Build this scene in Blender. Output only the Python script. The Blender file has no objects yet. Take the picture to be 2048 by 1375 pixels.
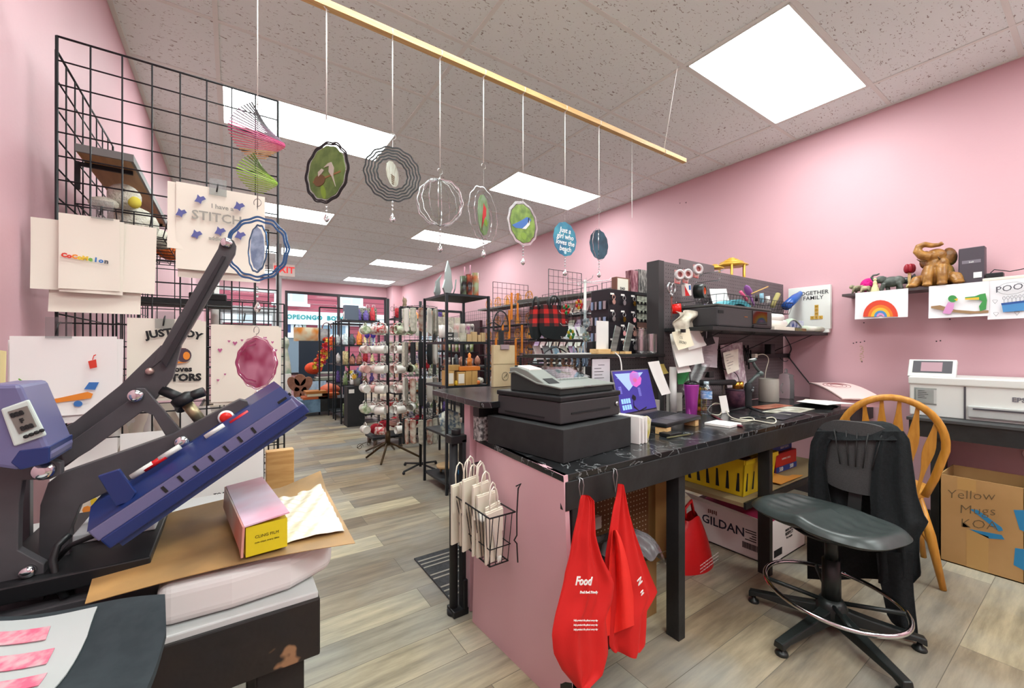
import bpy, math, random
from mathutils import Matrix, Vector, Euler
random.seed(7)
SC = bpy.context.scene
COL = SC.collection
PI = math.pi
# ---------------------------------------------------------------- camera
FPX, YAW, CY, CAMZ = 823.0, math.radians(34.24), 698.2, 1.2
cam_d = bpy.data.cameras.new('camera')
cam_d.sensor_width = 36.0
cam_d.lens = FPX / 2048 * 36.0
cam_d.shift_y = (CY - 687.5) / 2048
cam_d.clip_start = 0.02
cam_d.clip_end = 200
cam = bpy.data.objects.new('camera', cam_d)
COL.objects.link(cam)
cam.location = (0, 0, CAMZ)
cam.rotation_euler = (PI / 2, 0, -YAW)
SC.camera = cam
# ---------------------------------------------------------------- world, exposure
W = bpy.data.worlds.new('overcast_sky')
SC.world = W
W.use_nodes = True
bgn = W.node_tree.nodes['Background']
bgn.inputs[0].default_value = (0.80, 0.90, 1.0, 1)
bgn.inputs[1].default_value = 1.6
SC.view_settings.view_transform = 'Standard'
SC.view_settings.look = 'None'
SC.view_settings.gamma = 1
SC.view_settings.use_curve_mapping = False
SC.view_settings.exposure = 0.8
SC.cycles.use_denoising = True
SC.cycles.max_bounces = 8
SC.cycles.diffuse_bounces = 4
SC.cycles.transparent_max_bounces = 16
SC.cycles.sample_clamp_indirect = 4.0
LIGHT_E = 10.5          # radiance of the ceiling troffers
# ---------------------------------------------------------------- geometry of the view
_c, _s = math.cos(YAW), math.sin(YAW)
def P(px, py, x=None, y=None, z=None):
 """point of the room that lies on the given wall/shelf/floor plane"""
 u, v = px - 1024.0, CY - py
 X = FPX * _s + u * _c; Y = FPX * _c - u * _s; Z = v
 t = (z - CAMZ) / Z if z is not None else (x / X if x is not None else y / Y)
 return Vector((X * t, Y * t, Z * t + CAMZ))
def C(h, a=1):
 r = []
 for i in (0, 2, 4):
  q = int(h[i:i + 2], 16) / 255
  r.append(q / 12.92 if q <= .04045 else ((q + .055) / 1.055) ** 2.4)
 return (*r, a)
# ---------------------------------------------------------------- materials
MATS = {}
def mat(name, col='888888', rough=.6, metal=0, spec=.5, alpha=1, trans=0, emit=None, es=0, noise=None, ns=20, bump=0, bs=80, stretch=None, coat=0, ior=1.45, nd=3):
 """noise = second colour mixed in by a noise texture of scale ns; bump = strength of a noise bump of scale bs"""
 if name in MATS: return MATS[name]
 m = bpy.data.materials.new(name); MATS[name] = m
 m.use_nodes = True
 nt = m.node_tree; b = nt.nodes['Principled BSDF']
 b.inputs['Base Color'].default_value = C(col)
 b.inputs['Roughness'].default_value = rough
 b.inputs['Metallic'].default_value = metal
 b.inputs['Specular IOR Level'].default_value = spec
 b.inputs['IOR'].default_value = ior
 b.inputs['Alpha'].default_value = alpha
 b.inputs['Transmission Weight'].default_value = trans
 b.inputs['Coat Weight'].default_value = coat
 if emit:
  b.inputs['Emission Color'].default_value = C(emit); b.inputs['Emission Strength'].default_value = es
 if noise or bump:
  tc = nt.nodes.new('ShaderNodeTexCoord'); mp = nt.nodes.new('ShaderNodeMapping')
  nt.links.new(tc.outputs['Object'], mp.inputs[0])
  if stretch: mp.inputs['Scale'].default_value = stretch
  if noise:
   n = nt.nodes.new('ShaderNodeTexNoise'); n.inputs['Scale'].default_value = ns; n.inputs['Detail'].default_value = nd
   nt.links.new(mp.outputs[0], n.inputs['Vector'])
   r = nt.nodes.new('ShaderNodeValToRGB')
   r.color_ramp.elements[0].position = .38; r.color_ramp.elements[0].color = C(col)
   r.color_ramp.elements[1].position = .62; r.color_ramp.elements[1].color = C(noise)
   nt.links.new(n.outputs[0], r.inputs[0]); nt.links.new(r.outputs[0], b.inputs['Base Color'])
  if bump:
   n2 = nt.nodes.new('ShaderNodeTexNoise'); n2.inputs['Scale'].default_value = bs; n2.inputs['Detail'].default_value = 2
   nt.links.new(mp.outputs[0], n2.inputs['Vector'])
   bp = nt.nodes.new('ShaderNodeBump'); bp.inputs['Strength'].default_value = bump; bp.inputs['Distance'].default_value = .01
   nt.links.new(n2.outputs[0], bp.inputs['Height']); nt.links.new(bp.outputs[0], b.inputs['Normal'])
 return m
def glassy(name, col='ffffff', mix=.12, rough=.03, edge=.35):
 """thin clear sheet: mostly see-through with a constant share of reflection"""
 if name in MATS: return MATS[name]
 m = bpy.data.materials.new(name); MATS[name] = m; m.use_nodes = True
 nt = m.node_tree; nt.nodes.clear()
 o = nt.nodes.new('ShaderNodeOutputMaterial'); t = nt.nodes.new('ShaderNodeBsdfTransparent'); g = nt.nodes.new('ShaderNodeBsdfGlossy')
 x = nt.nodes.new('ShaderNodeMixShader'); lw = nt.nodes.new('ShaderNodeLayerWeight'); mt = nt.nodes.new('ShaderNodeMath'); mt.operation = 'MULTIPLY_ADD'
 lw.inputs[0].default_value = .35; mt.inputs[1].default_value = edge; mt.inputs[2].default_value = mix
 nt.links.new(lw.outputs['Facing'], mt.inputs[0]); nt.links.new(mt.outputs[0], x.inputs[0])
 t.inputs[0].default_value = C(col); g.inputs['Roughness'].default_value = rough
 nt.links.new(t.outputs[0], x.inputs[1]); nt.links.new(g.outputs[0], x.inputs[2]); nt.links.new(x.outputs[0], o.inputs[0])
 return m
# ---------------------------------------------------------------- mesh builder
def F(loc=(0, 0, 0), rz=0, rx=0, ry=0):
 return Matrix.Translation(Vector(loc)) @ Euler((rx, ry, rz), 'XYZ').to_matrix().to_4x4()
def align(a, b):
 """matrix taking the z axis to the direction a->b, at a"""
 d = (Vector(b) - Vector(a)); q = d.to_track_quat('Z', 'Y')
 return Matrix.Translation(Vector(a)) @ q.to_matrix().to_4x4()
class B:
 def __init__(s): s.v = []; s.f = []; s.mi = []; s.sm = []; s.k = 0
 def m(s, k): s.k = k; return s
 def add(s, vs, fs, M=None, sm=False):
  o = len(s.v)
  s.v += [(M @ Vector(q)) if M is not None else Vector(q) for q in vs]
  for f in fs:
   s.f.append([o + i for i in f]); s.mi.append(s.k); s.sm.append(sm)
  return s
 def box(s, a, b, M=None):
  x0, y0, z0 = a; x1, y1, z1 = b
  vs = [(x0, y0, z0), (x1, y0, z0), (x1, y1, z0), (x0, y1, z0), (x0, y0, z1), (x1, y0, z1), (x1, y1, z1), (x0, y1, z1)]
  return s.add(vs, [(0, 3, 2, 1), (4, 5, 6, 7), (0, 1, 5, 4), (1, 2, 6, 5), (2, 3, 7, 6), (3, 0, 4, 7)], M)
 def cbox(s, c, d, M=None):
  return s.box([c[i] - d[i] / 2 for i in range(3)], [c[i] + d[i] / 2 for i in range(3)], M)
 def bar(s, a, b, w, h=None, up=(0, 0, 1)):
  """box-section bar from a to b"""
  h = h or w; a = Vector(a); b = Vector(b); d = (b - a).normalized(); up = Vector(up)
  if abs(d.dot(up)) > .98: up = Vector((0, 1, 0))
  sx = d.cross(up).normalized() * w / 2; sy = sx.cross(d).normalized() * h / 2
  vs = [a - sx - sy, a + sx - sy, a + sx + sy, a - sx + sy, b - sx - sy, b + sx - sy, b + sx + sy, b - sx + sy]
  return s.add(vs, [(0, 3, 2, 1), (4, 5, 6, 7), (0, 1, 5, 4), (1, 2, 6, 5), (2, 3, 7, 6), (3, 0, 4, 7)])
 def tube(s, pts, r, n=6, closed=False, M=None, flat=1.0):
  pts = [Vector(q) for q in pts]; L = len(pts); rings = []; ref = None
  rr = r if isinstance(r, (list, tuple)) else [r] * L
  for i, q in enumerate(pts):
   a = pts[(i - 1) % L] if (closed or i > 0) else q
   b = pts[(i + 1) % L] if (closed or i < L - 1) else q
   t = (b - a)
   t = t.normalized() if t.length > 1e-9 else Vector((0, 0, 1))
   if ref is None:
    ref = Vector((0, 0, 1)) if abs(t.z) < .9 else Vector((0, 1, 0))
   u = (ref - t * ref.dot(t))
   u = u.normalized() if u.length > 1e-6 else t.orthogonal().normalized()
   w = t.cross(u); ref = u
   rings.append([q + (u * math.cos(2 * PI * k / n) + w * math.sin(2 * PI * k / n) * flat) * rr[i] for k in range(n)])
  vs = [p for rg in rings for p in rg]; fs = []
  for i in range(L if closed else L - 1):
   j = (i + 1) % L
   for k in range(n):
    k2 = (k + 1) % n
    fs.append((i * n + k, i * n + k2, j * n + k2, j * n + k))
  if not closed:
   fs.append(tuple(range(n))[::-1]); fs.append(tuple((L - 1) * n + k for k in range(n)))
  return s.add(vs, fs, M, sm=n > 4)
 def cyl(s, a, b, r, r2=None, n=16):
  return s.tube([a, b], [r, r if r2 is None else r2], n)
 def lathe(s, prof, n=24, M=None, cap=True, sx=1, sy=1):
  vs = []; fs = []
  for (r, z) in prof:
   for k in range(n):
    a = 2 * PI * k / n; vs.append((r * math.cos(a) * sx, r * math.sin(a) * sy, z))
  for i in range(len(prof) - 1):
   for k in range(n):
    k2 = (k + 1) % n
    fs.append((i * n + k, i * n + k2, (i + 1) * n + k2, (i + 1) * n + k))
  if cap:
   fs.append(tuple(range(n))[::-1]); fs.append(tuple((len(prof) - 1) * n + k for k in range(n)))
  return s.add(vs, fs, M, sm=True)
 def prism(s, poly, h0, h1, M=None):
  """polygon in local xy, extruded h0..h1 along local z"""
  n = len(poly)
  ar = sum(poly[i][0] * poly[(i + 1) % n][1] - poly[(i + 1) % n][0] * poly[i][1] for i in range(n))
  if ar < 0: poly = poly[::-1]
  vs = [(p[0], p[1], h0) for p in poly] + [(p[0], p[1], h1) for p in poly]
  fs = [tuple(range(n))[::-1], tuple(range(n, 2 * n))] + [(i, (i + 1) % n, n + (i + 1) % n, n + i) for i in range(n)]
  return s.add(vs, fs, M)
 def slab(s, pts, off):
  """3-D polygon given thickness by an offset vector"""
  pts = [Vector(p) for p in pts]; off = Vector(off); n = len(pts)
  fs = [tuple(range(n))[::-1], tuple(range(n, 2 * n))] + [(i, (i + 1) % n, n + (i + 1) % n, n + i) for i in range(n)]
  return s.add(pts + [p + off for p in pts], fs)
 def ball(s, c, r, n=12, M=None, sc=(1, 1, 1)):
  vs = []; fs = []; m = n // 2 + 1; c = Vector(c)
  for i in range(m + 1):
   th = PI * i / m
   for k in range(n):
    a = 2 * PI * k / n
    vs.append(c + Vector((r * sc[0] * math.sin(th) * math.cos(a), r * sc[1] * math.sin(th) * math.sin(a), r * sc[2] * math.cos(th))))
  for i in range(m):
   for k in range(n):
    k2 = (k + 1) % n
    fs.append((i * n + k, (i + 1) * n + k, (i + 1) * n + k2, i * n + k2))
  return s.add(vs, fs, M, sm=True)
 def surf(s, fn, nu, nv, M=None, th=0, closed_u=False):
  """surface fn(u,v) u,v in 0..1; th gives a second skin below along z or a given vector"""
  vs = [Vector(fn(i / nu, j / nv)) for j in range(nv + 1) for i in range(nu + 1)]; W_ = nu + 1
  fs = [(j * W_ + i, j * W_ + i + 1, (j + 1) * W_ + i + 1, (j + 1) * W_ + i) for j in range(nv) for i in range(nu)]
  if th:
   off = Vector((0, 0, -th)) if not isinstance(th, (tuple, Vector)) else Vector(th)
   s.add([v + off for v in vs], [f[::-1] for f in fs], M, sm=True)
   rim = []
   for i in range(nu): rim.append((i + 1, i)); a = nv * W_ + i; rim.append((a, a + 1))
   for j in range(nv): a = j * W_; b = (j + 1) * W_; rim.append((a, b)); rim.append((b + nu, a + nu))
   for a, b in rim: s.add([vs[a], vs[b], vs[b] + off, vs[a] + off], [(0, 1, 2, 3)], M)
  return s.add(vs, fs, M, sm=True)
 def merge(s, o, M=None):
  k0 = s.k
  off = len(s.v); s.v += [(M @ q) if M is not None else q.copy() for q in o.v]
  s.f += [[off + i for i in f] for f in o.f]; s.mi += o.mi; s.sm += o.sm
  return s
 def mesh(s, name, mats, shift=None):
  me = bpy.data.meshes.new(name)
  vs = s.v if shift is None else [v - shift for v in s.v]
  me.from_pydata([tuple(v) for v in vs], [], s.f)
  me.polygons.foreach_set('material_index', s.mi); me.polygons.foreach_set('use_smooth', s.sm)
  for q in (mats if isinstance(mats, (list, tuple)) else [mats]): me.materials.append(q)
  me.update(); return me
 def build(s, name, mats, root=None, world=False, bevel=0, seg=2, label=None, sub=0):
  """link as ONE mesh object; world=1 means coordinates are the room's, otherwise the parent's"""
  if root is not None and world:
   Wm = chain(root).inverted(); s.v = [Wm @ v for v in s.v]
  me = s.mesh(name, mats); o = bpy.data.objects.new(name, me); COL.objects.link(o)
  if root is not None: o.parent = root
  mods(o, bevel, seg, sub)
  if label: o['label'] = label
  return o
def mods(o, bevel=0, seg=2, sub=0):
 if bevel:
  md = o.modifiers.new('bevel', 'BEVEL'); md.width = bevel; md.segments = seg; md.limit_method = 'ANGLE'; md.angle_limit = math.radians(40)
 if sub:
  md = o.modifiers.new('sub', 'SUBSURF'); md.levels = sub; md.render_levels = sub
def chain(o):
 M = Matrix.Identity(4)
 while o is not None:
  M = Matrix.LocRotScale(o.location, o.rotation_euler, o.scale) @ M; o = o.parent
 return M
def tag(o, label, cat, group=None, kind=None):
 o['label'] = label; o['category'] = cat
 if group: o['group'] = group
 if kind: o['kind'] = kind
 return o
def T(name, label, cat, loc=(0, 0, 0), rz=0, group=None, rx=0, ry=0):
 """a thing: an Empty at its base that parents its parts"""
 o = bpy.data.objects.new(name, None); COL.objects.link(o); o.empty_display_size = .05
 o.location = Vector(loc); o.rotation_euler = (rx, ry, rz)
 return tag(o, label, cat, group)
def one(name, label, cat, b, mats, group=None, bevel=0, sub=0, kind=None, seg=2):
 """a thing that is a single mesh, coordinates in the room, origin at the middle of its base"""
 xs = [v.x for v in b.v]; ys = [v.y for v in b.v]; zs = [v.z for v in b.v]
 c = Vector(((min(xs) + max(xs)) / 2, (min(ys) + max(ys)) / 2, min(zs)))
 me = b.mesh(name, mats, c); o = bpy.data.objects.new(name, me); COL.objects.link(o); o.location = c
 mods(o, bevel, seg, sub)
 return tag(o, label, cat, group, kind)
def dup(root, loc, rz=None, label=None, group=None, rot=None):
 def cp(o, par):
  c = o.copy(); COL.objects.link(c)
  if par is not None: c.parent = par
  for ch in list(o.children): cp(ch, c)
  return c
 r = cp(root, None); r.location = loc
 if rz is not None: r.rotation_euler[2] = rz
 if rot is not None: r.rotation_euler = rot
 if label: r['label'] = label
 if group: r['group'] = group
 return r
def struct(name, b, mats, bevel=0):
 o = b.build(name, mats, bevel=bevel); o['kind'] = 'structure'; return o
FONTS = {}
def text(s_, size, M, m, root=None, name='lettering', th=.0006, world=1, align_='CENTER', bold=0, spacing=1.0, shear=0):
 """lettering as real thin geometry; M places its xy plane in the room"""
 cu = bpy.data.curves.new('tmp', 'FONT'); cu.body = s_; cu.size = size; cu.align_x = align_; cu.align_y = 'CENTER'
 cu.extrude = th / 2; cu.offset = bold; cu.space_character = spacing; cu.shear = shear; cu.resolution_u = 2
 ob = bpy.data.objects.new('tmp', cu); COL.objects.link(ob)
 dg = bpy.context.evaluated_depsgraph_get(); me = bpy.data.meshes.new_from_object(ob.evaluated_get(dg))
 bpy.data.objects.remove(ob); bpy.data.curves.remove(cu)
 me.materials.clear(); me.materials.append(m); me.name = name
 if root is not None and world: M = chain(root).inverted() @ M
 me.transform(M)
 o = bpy.data.objects.new(name, me); COL.objects.link(o)
 if root is not None: o.parent = root
 return o
def frame3(o, xdir, ydir):
 """matrix with given x and y axes at o"""
 x = Vector(xdir).normalized(); y = Vector(ydir); y = (y - x * y.dot(x)).normalized(); z = x.cross(y)
 M = Matrix((x, y, z)).transposed().to_4x4(); M.translation = Vector(o); return M
# common materials
PINK = mat('pink_wall_paint', 'd3a8b0', .6, noise='d0a4ac', ns=1.3, bump=.05, bs=60)
BLACKM = mat('black_metal', '1b1c1f', .45, metal=.3)
GRIDM = mat('black_wire', '17171a', .5, metal=.2)
BLKP = mat('black_plastic', '18191b', .42)
BLKM2 = mat('matt_black_plastic', '222326', .65)
BLKM = BLKM2
GREYP = mat('grey_plastic', '6b6e70', .5)
WHITEP = mat('white_plastic', 'e6e6e2', .35)
PAPER = mat('white_paper', 'eceae6', .8)
PAPER2 = mat('cream_paper', 'e4ddcf', .8)
INK = mat('black_ink', '1a1a1c', .7)
STEEL = mat('brushed_steel', 'b5b8ba', .3, metal=1)
CHROME = mat('chrome', 'd8dadc', .12, metal=1)
BRASS = mat('brass', '8a6a35', .35, metal=1)
GOLD = mat('gold', 'd3a648', .25, metal=1)
CLEAR = glassy('clear_glass', 'f4fafa', .10)
ACRY = glassy('clear_acrylic', 'f0f6fa', .16)
PLBAG = glassy('clear_film', 'e9ecec', .07, .35, .2)
RED = mat('red_plastic', 'c8181c', .4)
CARD = mat('cardboard', 'b5915f', .8, noise='ad8856', ns=6)
KRAFT = mat('kraft_paper', 'c3b08c', .85, noise='bba682', ns=9)
WOODL = mat('light_wood', 'cfa368', .5, noise='bf9055', ns=6, stretch=(2, 14, 14))
PINE = mat('pine', 'dfbd85', .55, noise='d3ab70', ns=5, stretch=(1.5, 20, 20))
ORWOOD = mat('orange_wood', 'd07a26', .5, noise='c26a1c', ns=8)
CERAM = mat('white_ceramic', 'e8e6df', .15, coat=.4)
BLKWOOD = mat('black_painted_wood', '1d1e1e', .5, noise='27292a', ns=9, bump=.1, bs=40)
# ================================================================ the room
CZ = 2.994; XL, XR = -.53, 4.0; YF, YB = 11.95, -3.6
GX0, GY0, TX, TY = -.0739, .9346, 1.2192, .6096
def plank_material():
 m = bpy.data.materials.new('vinyl_plank'); m.use_nodes = True; nt = m.node_tree; b = nt.nodes['Principled BSDF']
 N = nt.nodes.new; L = nt.links.new
 tc = N('ShaderNodeTexCoord')
 br = N('ShaderNodeTexBrick'); br.offset = .37; br.offset_frequency = 2; br.squash = 1
 br.inputs['Scale'].default_value = 1; br.inputs['Brick Width'].default_value = 1.22; br.inputs['Row Height'].default_value = .18
 br.inputs['Mortar Size'].default_value = .0012; br.inputs['Mortar Smooth'].default_value = .1; br.inputs['Bias'].default_value = 0
 br.inputs['Color1'].default_value = (0, 0, 0, 1); br.inputs['Color2'].default_value = (1, 1, 1, 1); br.inputs['Mortar'].default_value = (.5, .5, .5, 1)
 L(tc.outputs['Object'], br.inputs['Vector'])
 rp = N('ShaderNodeValToRGB'); rp.color_ramp.interpolation = 'LINEAR'
 cols = [(0, 'b0a084'), (.2, '7e6f5c'), (.4, 'cdbf9c'), (.58, '76736d'), (.76, 'a08c6e'), (1, '8c8577')]
 e = rp.color_ramp.elements; e[0].position = 0; e[0].color = C(cols[0][1]); e[1].position = 1; e[1].color = C(cols[-1][1])
 for p_, c_ in cols[1:-1]: q = e.new(p_); q.color = C(c_)
 L(br.outputs['Color'], rp.inputs[0])
 mp = N('ShaderNodeMapping'); mp.inputs['Scale'].default_value = (1.1, 9, 1); L(tc.outputs['Object'], mp.inputs[0])
 # shift the grain from plank to plank
 vm = N('ShaderNodeVectorMath'); vm.operation = 'MULTIPLY_ADD'; L(br.outputs['Color'], vm.inputs[0]); vm.inputs[1].default_value = (7, 3, 5); L(mp.outputs[0], vm.inputs[2])
 n1 = N('ShaderNodeTexNoise'); n1.inputs['Scale'].default_value = 2.6; n1.inputs['Detail'].default_value = 7; n1.inputs['Roughness'].default_value = .65; L(vm.outputs[0], n1.inputs['Vector'])
 mr = N('ShaderNodeMapRange'); mr.inputs[1].default_value = .3; mr.inputs[2].default_value = .72; mr.inputs[3].default_value = .5; mr.inputs[4].default_value = 1.22; L(n1.outputs[0], mr.inputs[0])
 mx = N('ShaderNodeVectorMath'); mx.operation = 'SCALE'; L(rp.outputs[0], mx.inputs[0]); L(mr.outputs[0], mx.inputs['Scale'])
 n2 = N('ShaderNodeTexNoise'); n2.inputs['Scale'].default_value = 1.6; n2.inputs['Detail'].default_value = 4; L(tc.outputs['Object'], n2.inputs['Vector'])
 mix = N('ShaderNodeMix'); mix.data_type = 'RGBA'; mix.inputs[7].default_value = C('9da3a3')
 mr2 = N('ShaderNodeMapRange'); mr2.inputs[1].default_value = .45; mr2.inputs[2].default_value = .75; mr2.inputs[3].default_value = 0; mr2.inputs[4].default_value = .55; L(n2.outputs[0], mr2.inputs[0])
 L(mr2.outputs[0], mix.inputs[0]); L(mx.outputs[0], mix.inputs[6])
 mo = N('ShaderNodeMix'); mo.data_type = 'RGBA'; mo.inputs[7].default_value = C('5e574c'); L(br.outputs['Fac'], mo.inputs[0]); L(mix.outputs[2], mo.inputs[6])
 L(mo.outputs[2], b.inputs['Base Color']); b.inputs['Roughness'].default_value = .42
 bp = N('ShaderNodeBump'); bp.inputs['Strength'].default_value = .12; bp.inputs['Distance'].default_value = .01; L(n1.outputs[0], bp.inputs['Height']); L(bp.outputs[0], b.inputs['Normal'])
 return m
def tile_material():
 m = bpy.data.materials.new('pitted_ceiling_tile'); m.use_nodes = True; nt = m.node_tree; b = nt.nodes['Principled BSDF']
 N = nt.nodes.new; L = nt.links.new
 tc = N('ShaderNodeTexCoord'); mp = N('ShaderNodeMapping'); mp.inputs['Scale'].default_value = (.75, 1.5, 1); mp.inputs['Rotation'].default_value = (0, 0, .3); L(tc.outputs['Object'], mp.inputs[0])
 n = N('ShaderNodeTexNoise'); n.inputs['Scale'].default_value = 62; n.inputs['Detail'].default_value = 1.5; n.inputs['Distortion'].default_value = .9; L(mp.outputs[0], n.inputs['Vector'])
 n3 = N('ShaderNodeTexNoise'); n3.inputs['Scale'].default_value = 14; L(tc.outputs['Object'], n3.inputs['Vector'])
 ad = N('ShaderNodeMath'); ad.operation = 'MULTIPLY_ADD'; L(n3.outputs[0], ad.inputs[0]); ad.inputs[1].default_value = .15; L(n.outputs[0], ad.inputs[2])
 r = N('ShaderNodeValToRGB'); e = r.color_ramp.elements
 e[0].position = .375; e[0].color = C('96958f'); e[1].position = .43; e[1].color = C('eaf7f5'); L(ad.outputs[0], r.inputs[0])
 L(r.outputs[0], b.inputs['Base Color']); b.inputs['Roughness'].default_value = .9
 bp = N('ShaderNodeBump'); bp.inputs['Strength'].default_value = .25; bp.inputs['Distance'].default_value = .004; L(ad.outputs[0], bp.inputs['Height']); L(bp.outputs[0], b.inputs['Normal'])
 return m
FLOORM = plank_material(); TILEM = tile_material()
TBAR = mat('ceiling_grid_paint', 'e4ebe6', .6)
b = B(); b.box((XL - .1, YB - .1, -.1), (XR + .1, YF + .12, 0)); struct('floor', b, FLOORM)
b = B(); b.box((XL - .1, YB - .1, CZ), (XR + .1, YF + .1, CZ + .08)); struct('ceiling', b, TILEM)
b = B()
for i in range(0, 4):
 x = GX0 + TX * i; b.box((x - .012, YB, CZ - .005), (x + .012, YF, CZ + .002))
for j in range(-7, 19):
 y = GY0 + TY * j; b.box((XL, y - .012, CZ - .0045), (XR, y + .012, CZ + .002))
b.box((XL, YB, CZ - .006), (XL + .022, YF, CZ + .002)); b.box((XR - .022, YB, CZ - .006), (XR, YF, CZ + .002)); b.box((XL, YF - .022, CZ - .006), (XR, YF, CZ + .002))
struct('trim_1', b, TBAR)
b = B(); b.box((XL - .1, YB - .1, 0), (XL, YF + .1, CZ)); struct('wall_left', b, PINK)
b = B(); b.box((XR, YB - .1, 0), (XR + .1, YF + .1, CZ)); struct('wall_right', b, PINK)
b = B(); b.box((XL, YB - .1, 0), (XR, YB, CZ)); struct('wall_back', b, PINK)
# storefront wall with an opening for the window and the door
WX0, WX1, WZ0, WZ1 = 1.12, 3.72, .55, 2.70
b = B(); b.box((XL, YF, WZ1), (XR, YF + .12, CZ)); b.box((WX1, YF, 0), (XR, YF + .12, WZ1)); b.box((WX0, YF, 0), (WX1, YF + .12, WZ0)); b.box((1.0, YF, 0), (WX0, YF + .12, WZ1))
b.box((XL, YF, 0), (-.35, YF + .12, WZ1))
struct('wall_front', b, PINK)
b = B(); b.box((3.72, 11.45, 0), (XR, YF, CZ)); struct('trim_2', b, PINK)
DKFR = mat('dark_window_frame', '2a2026', .5)
b = B()
b.box((WX0, YF - .03, WZ1 - .06), (WX1, YF + .06, WZ1)); b.box((WX0, YF - .03, WZ0), (WX1, YF + .06, WZ0 + .05))
for x in (WX0, 2.38, 3.66): b.box((x, YF - .03, WZ0 + .05), (x + .06, YF + .06, WZ1 - .06))
wf = struct('window_1', b, DKFR)
b = B(); b.box((WX0 + .06, YF + .01, WZ0 + .05), (2.38, YF + .018, WZ1 - .06)); WGL = glassy('window_glass', 'fafdfd', .005, .03, .05); b.build('window_pane', WGL, wf)
b = B(); b.box((2.44, YF + .01, WZ0 + .05), (3.66, YF + .018, WZ1 - .06)); b.build('window_pane', WGL, wf)
ALU = mat('grey_aluminium_frame', 'a9adb0', .4, metal=.5)
b = B(); b.box((-.35, YF - .02, 2.15), (1.0, YF + .06, 2.25)); b.box((-.35, YF - .02, 0), (-.28, YF + .06, 2.15)); b.box((.93, YF - .02, 0), (1.0, YF + .06, 2.15))
b.box((-.28, YF - .02, 0), (-.18, YF + .04, 2.15)); b.box((.83, YF - .02, 0), (.93, YF + .04, 2.15)); b.box((-.18, YF - .02, 0), (.83, YF + .04, .2)); b.box((-.18, YF - .02, 2.05), (.83, YF + .04, 2.15)); b.box((-.35, YF - .02, 2.62), (1.0, YF + .06, 2.7))
dr = struct('door_1', b, ALU)
b = B(); b.box((-.18, YF + .005, .2), (.83, YF + .013, 2.05)); b.box((-.35, YF + .005, 2.25), (1.0, YF + .013, 2.62)); b.build('door_pane', WGL, dr)
b = B(); b.box((-.18, YF - .06, 1.0), (.83, YF - .03, 1.05)); b.build('door_handle', STEEL, dr)
for (nm, a, c) in (('baseboard_right', (XR - .012, YB, 0), (XR, YF, .09)), ('baseboard_left', (XL, YB, 0), (XL + .012, YF, .09))):
 b = B(); b.box(a, c); struct(nm, b, mat('baseboard_paint', '3a3234', .5))
# partition panel with a metal post near the door, seen through the wire grid
b = B(); b.box((.62, 8.0, 0), (.70, 8.08, CZ)); struct('trim_3', b, mat('grey_post', 'b5b9bb', .5))
# ceiling light troffers (4 x 2 ft, two columns)
DIFF = mat('troffer_diffuser', 'ffffff', .5, emit='f1fbf8', es=LIGHT_E)
proto = None
order = ['nearest', 'second', 'third', 'fourth', 'farthest']
spots = [(0, 2, 0), (1, 2, 4), (2, 2, 8), (3, 2, 12), (4, 2, 16), (0, 0, 0), (1, 0, 4), (2, 0, 8), (3, 0, 12), (4, 0, 16), (-1, 2, -3), (-2, 0, -3), (-3, 2, -5), (-4, 0, -5)]  # the last ones are unseen panels added behind the viewer as fill light
for (k, ci, rj) in spots:
 x = GX0 + TX * (ci + .5); y = GY0 + TY * (rj + .5)
 lab = ('recessed ceiling light panel, %s one in the row beside the right wall' % order[k] if ci else 'recessed ceiling light panel, %s one in the row on the left' % order[k]) if k >= 0 else 'unseen fill light panel added in the ceiling behind the viewer, %s' % ['', 'near right', 'near left', 'far right', 'far left'][-k]
 if proto is None:
  proto = T('ceiling_light', lab, 'ceiling light', (x, y, CZ - .006), group='ceiling light panels')
  fr = B(); hx, hy = TX / 2 - .012, TY / 2 - .012
  fr.box((-hx, -hy, -.001), (hx, -hy + .012, .004)); fr.box((-hx, hy - .012, -.001), (hx, hy, .004)); fr.box((-hx, -hy, -.001), (-hx + .012, hy, .004)); fr.box((hx - .012, -hy, -.001), (hx, hy, .004))
  fr.build('light_frame', TBAR, proto)
  df = B(); df.box((-hx + .012, -hy + .012, .0), (hx - .012, hy - .012, .003)); df.build('diffuser', DIFF, proto)
 else:
  dup(proto, (x, y, CZ - .006), label=lab)
# exit sign under the ceiling
e0 = P(568, 540, y=7.9)
t = T('exit_sign', 'red and white exit sign hanging under the ceiling by the grey post', 'sign', (e0.x, e0.y, e0.z - .1))
b = B(); b.box((-.16, -.02, 0), (.16, .02, .2)); b.build('sign_box', mat('exit_face', 'e8d8d2', .5), t)
b = B(); b.box((-.01, -.01, .2), (.01, .01, CZ - (e0.z - .1))); b.build('stem', ALU, t)
text('EXIT', .15, frame3((0, -.022, .1), (1, 0, 0), (0, 0, 1)), mat('exit_red', 'c02a2a', .5, emit='c02a2a', es=.6), t, world=False, bold=.004)
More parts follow.
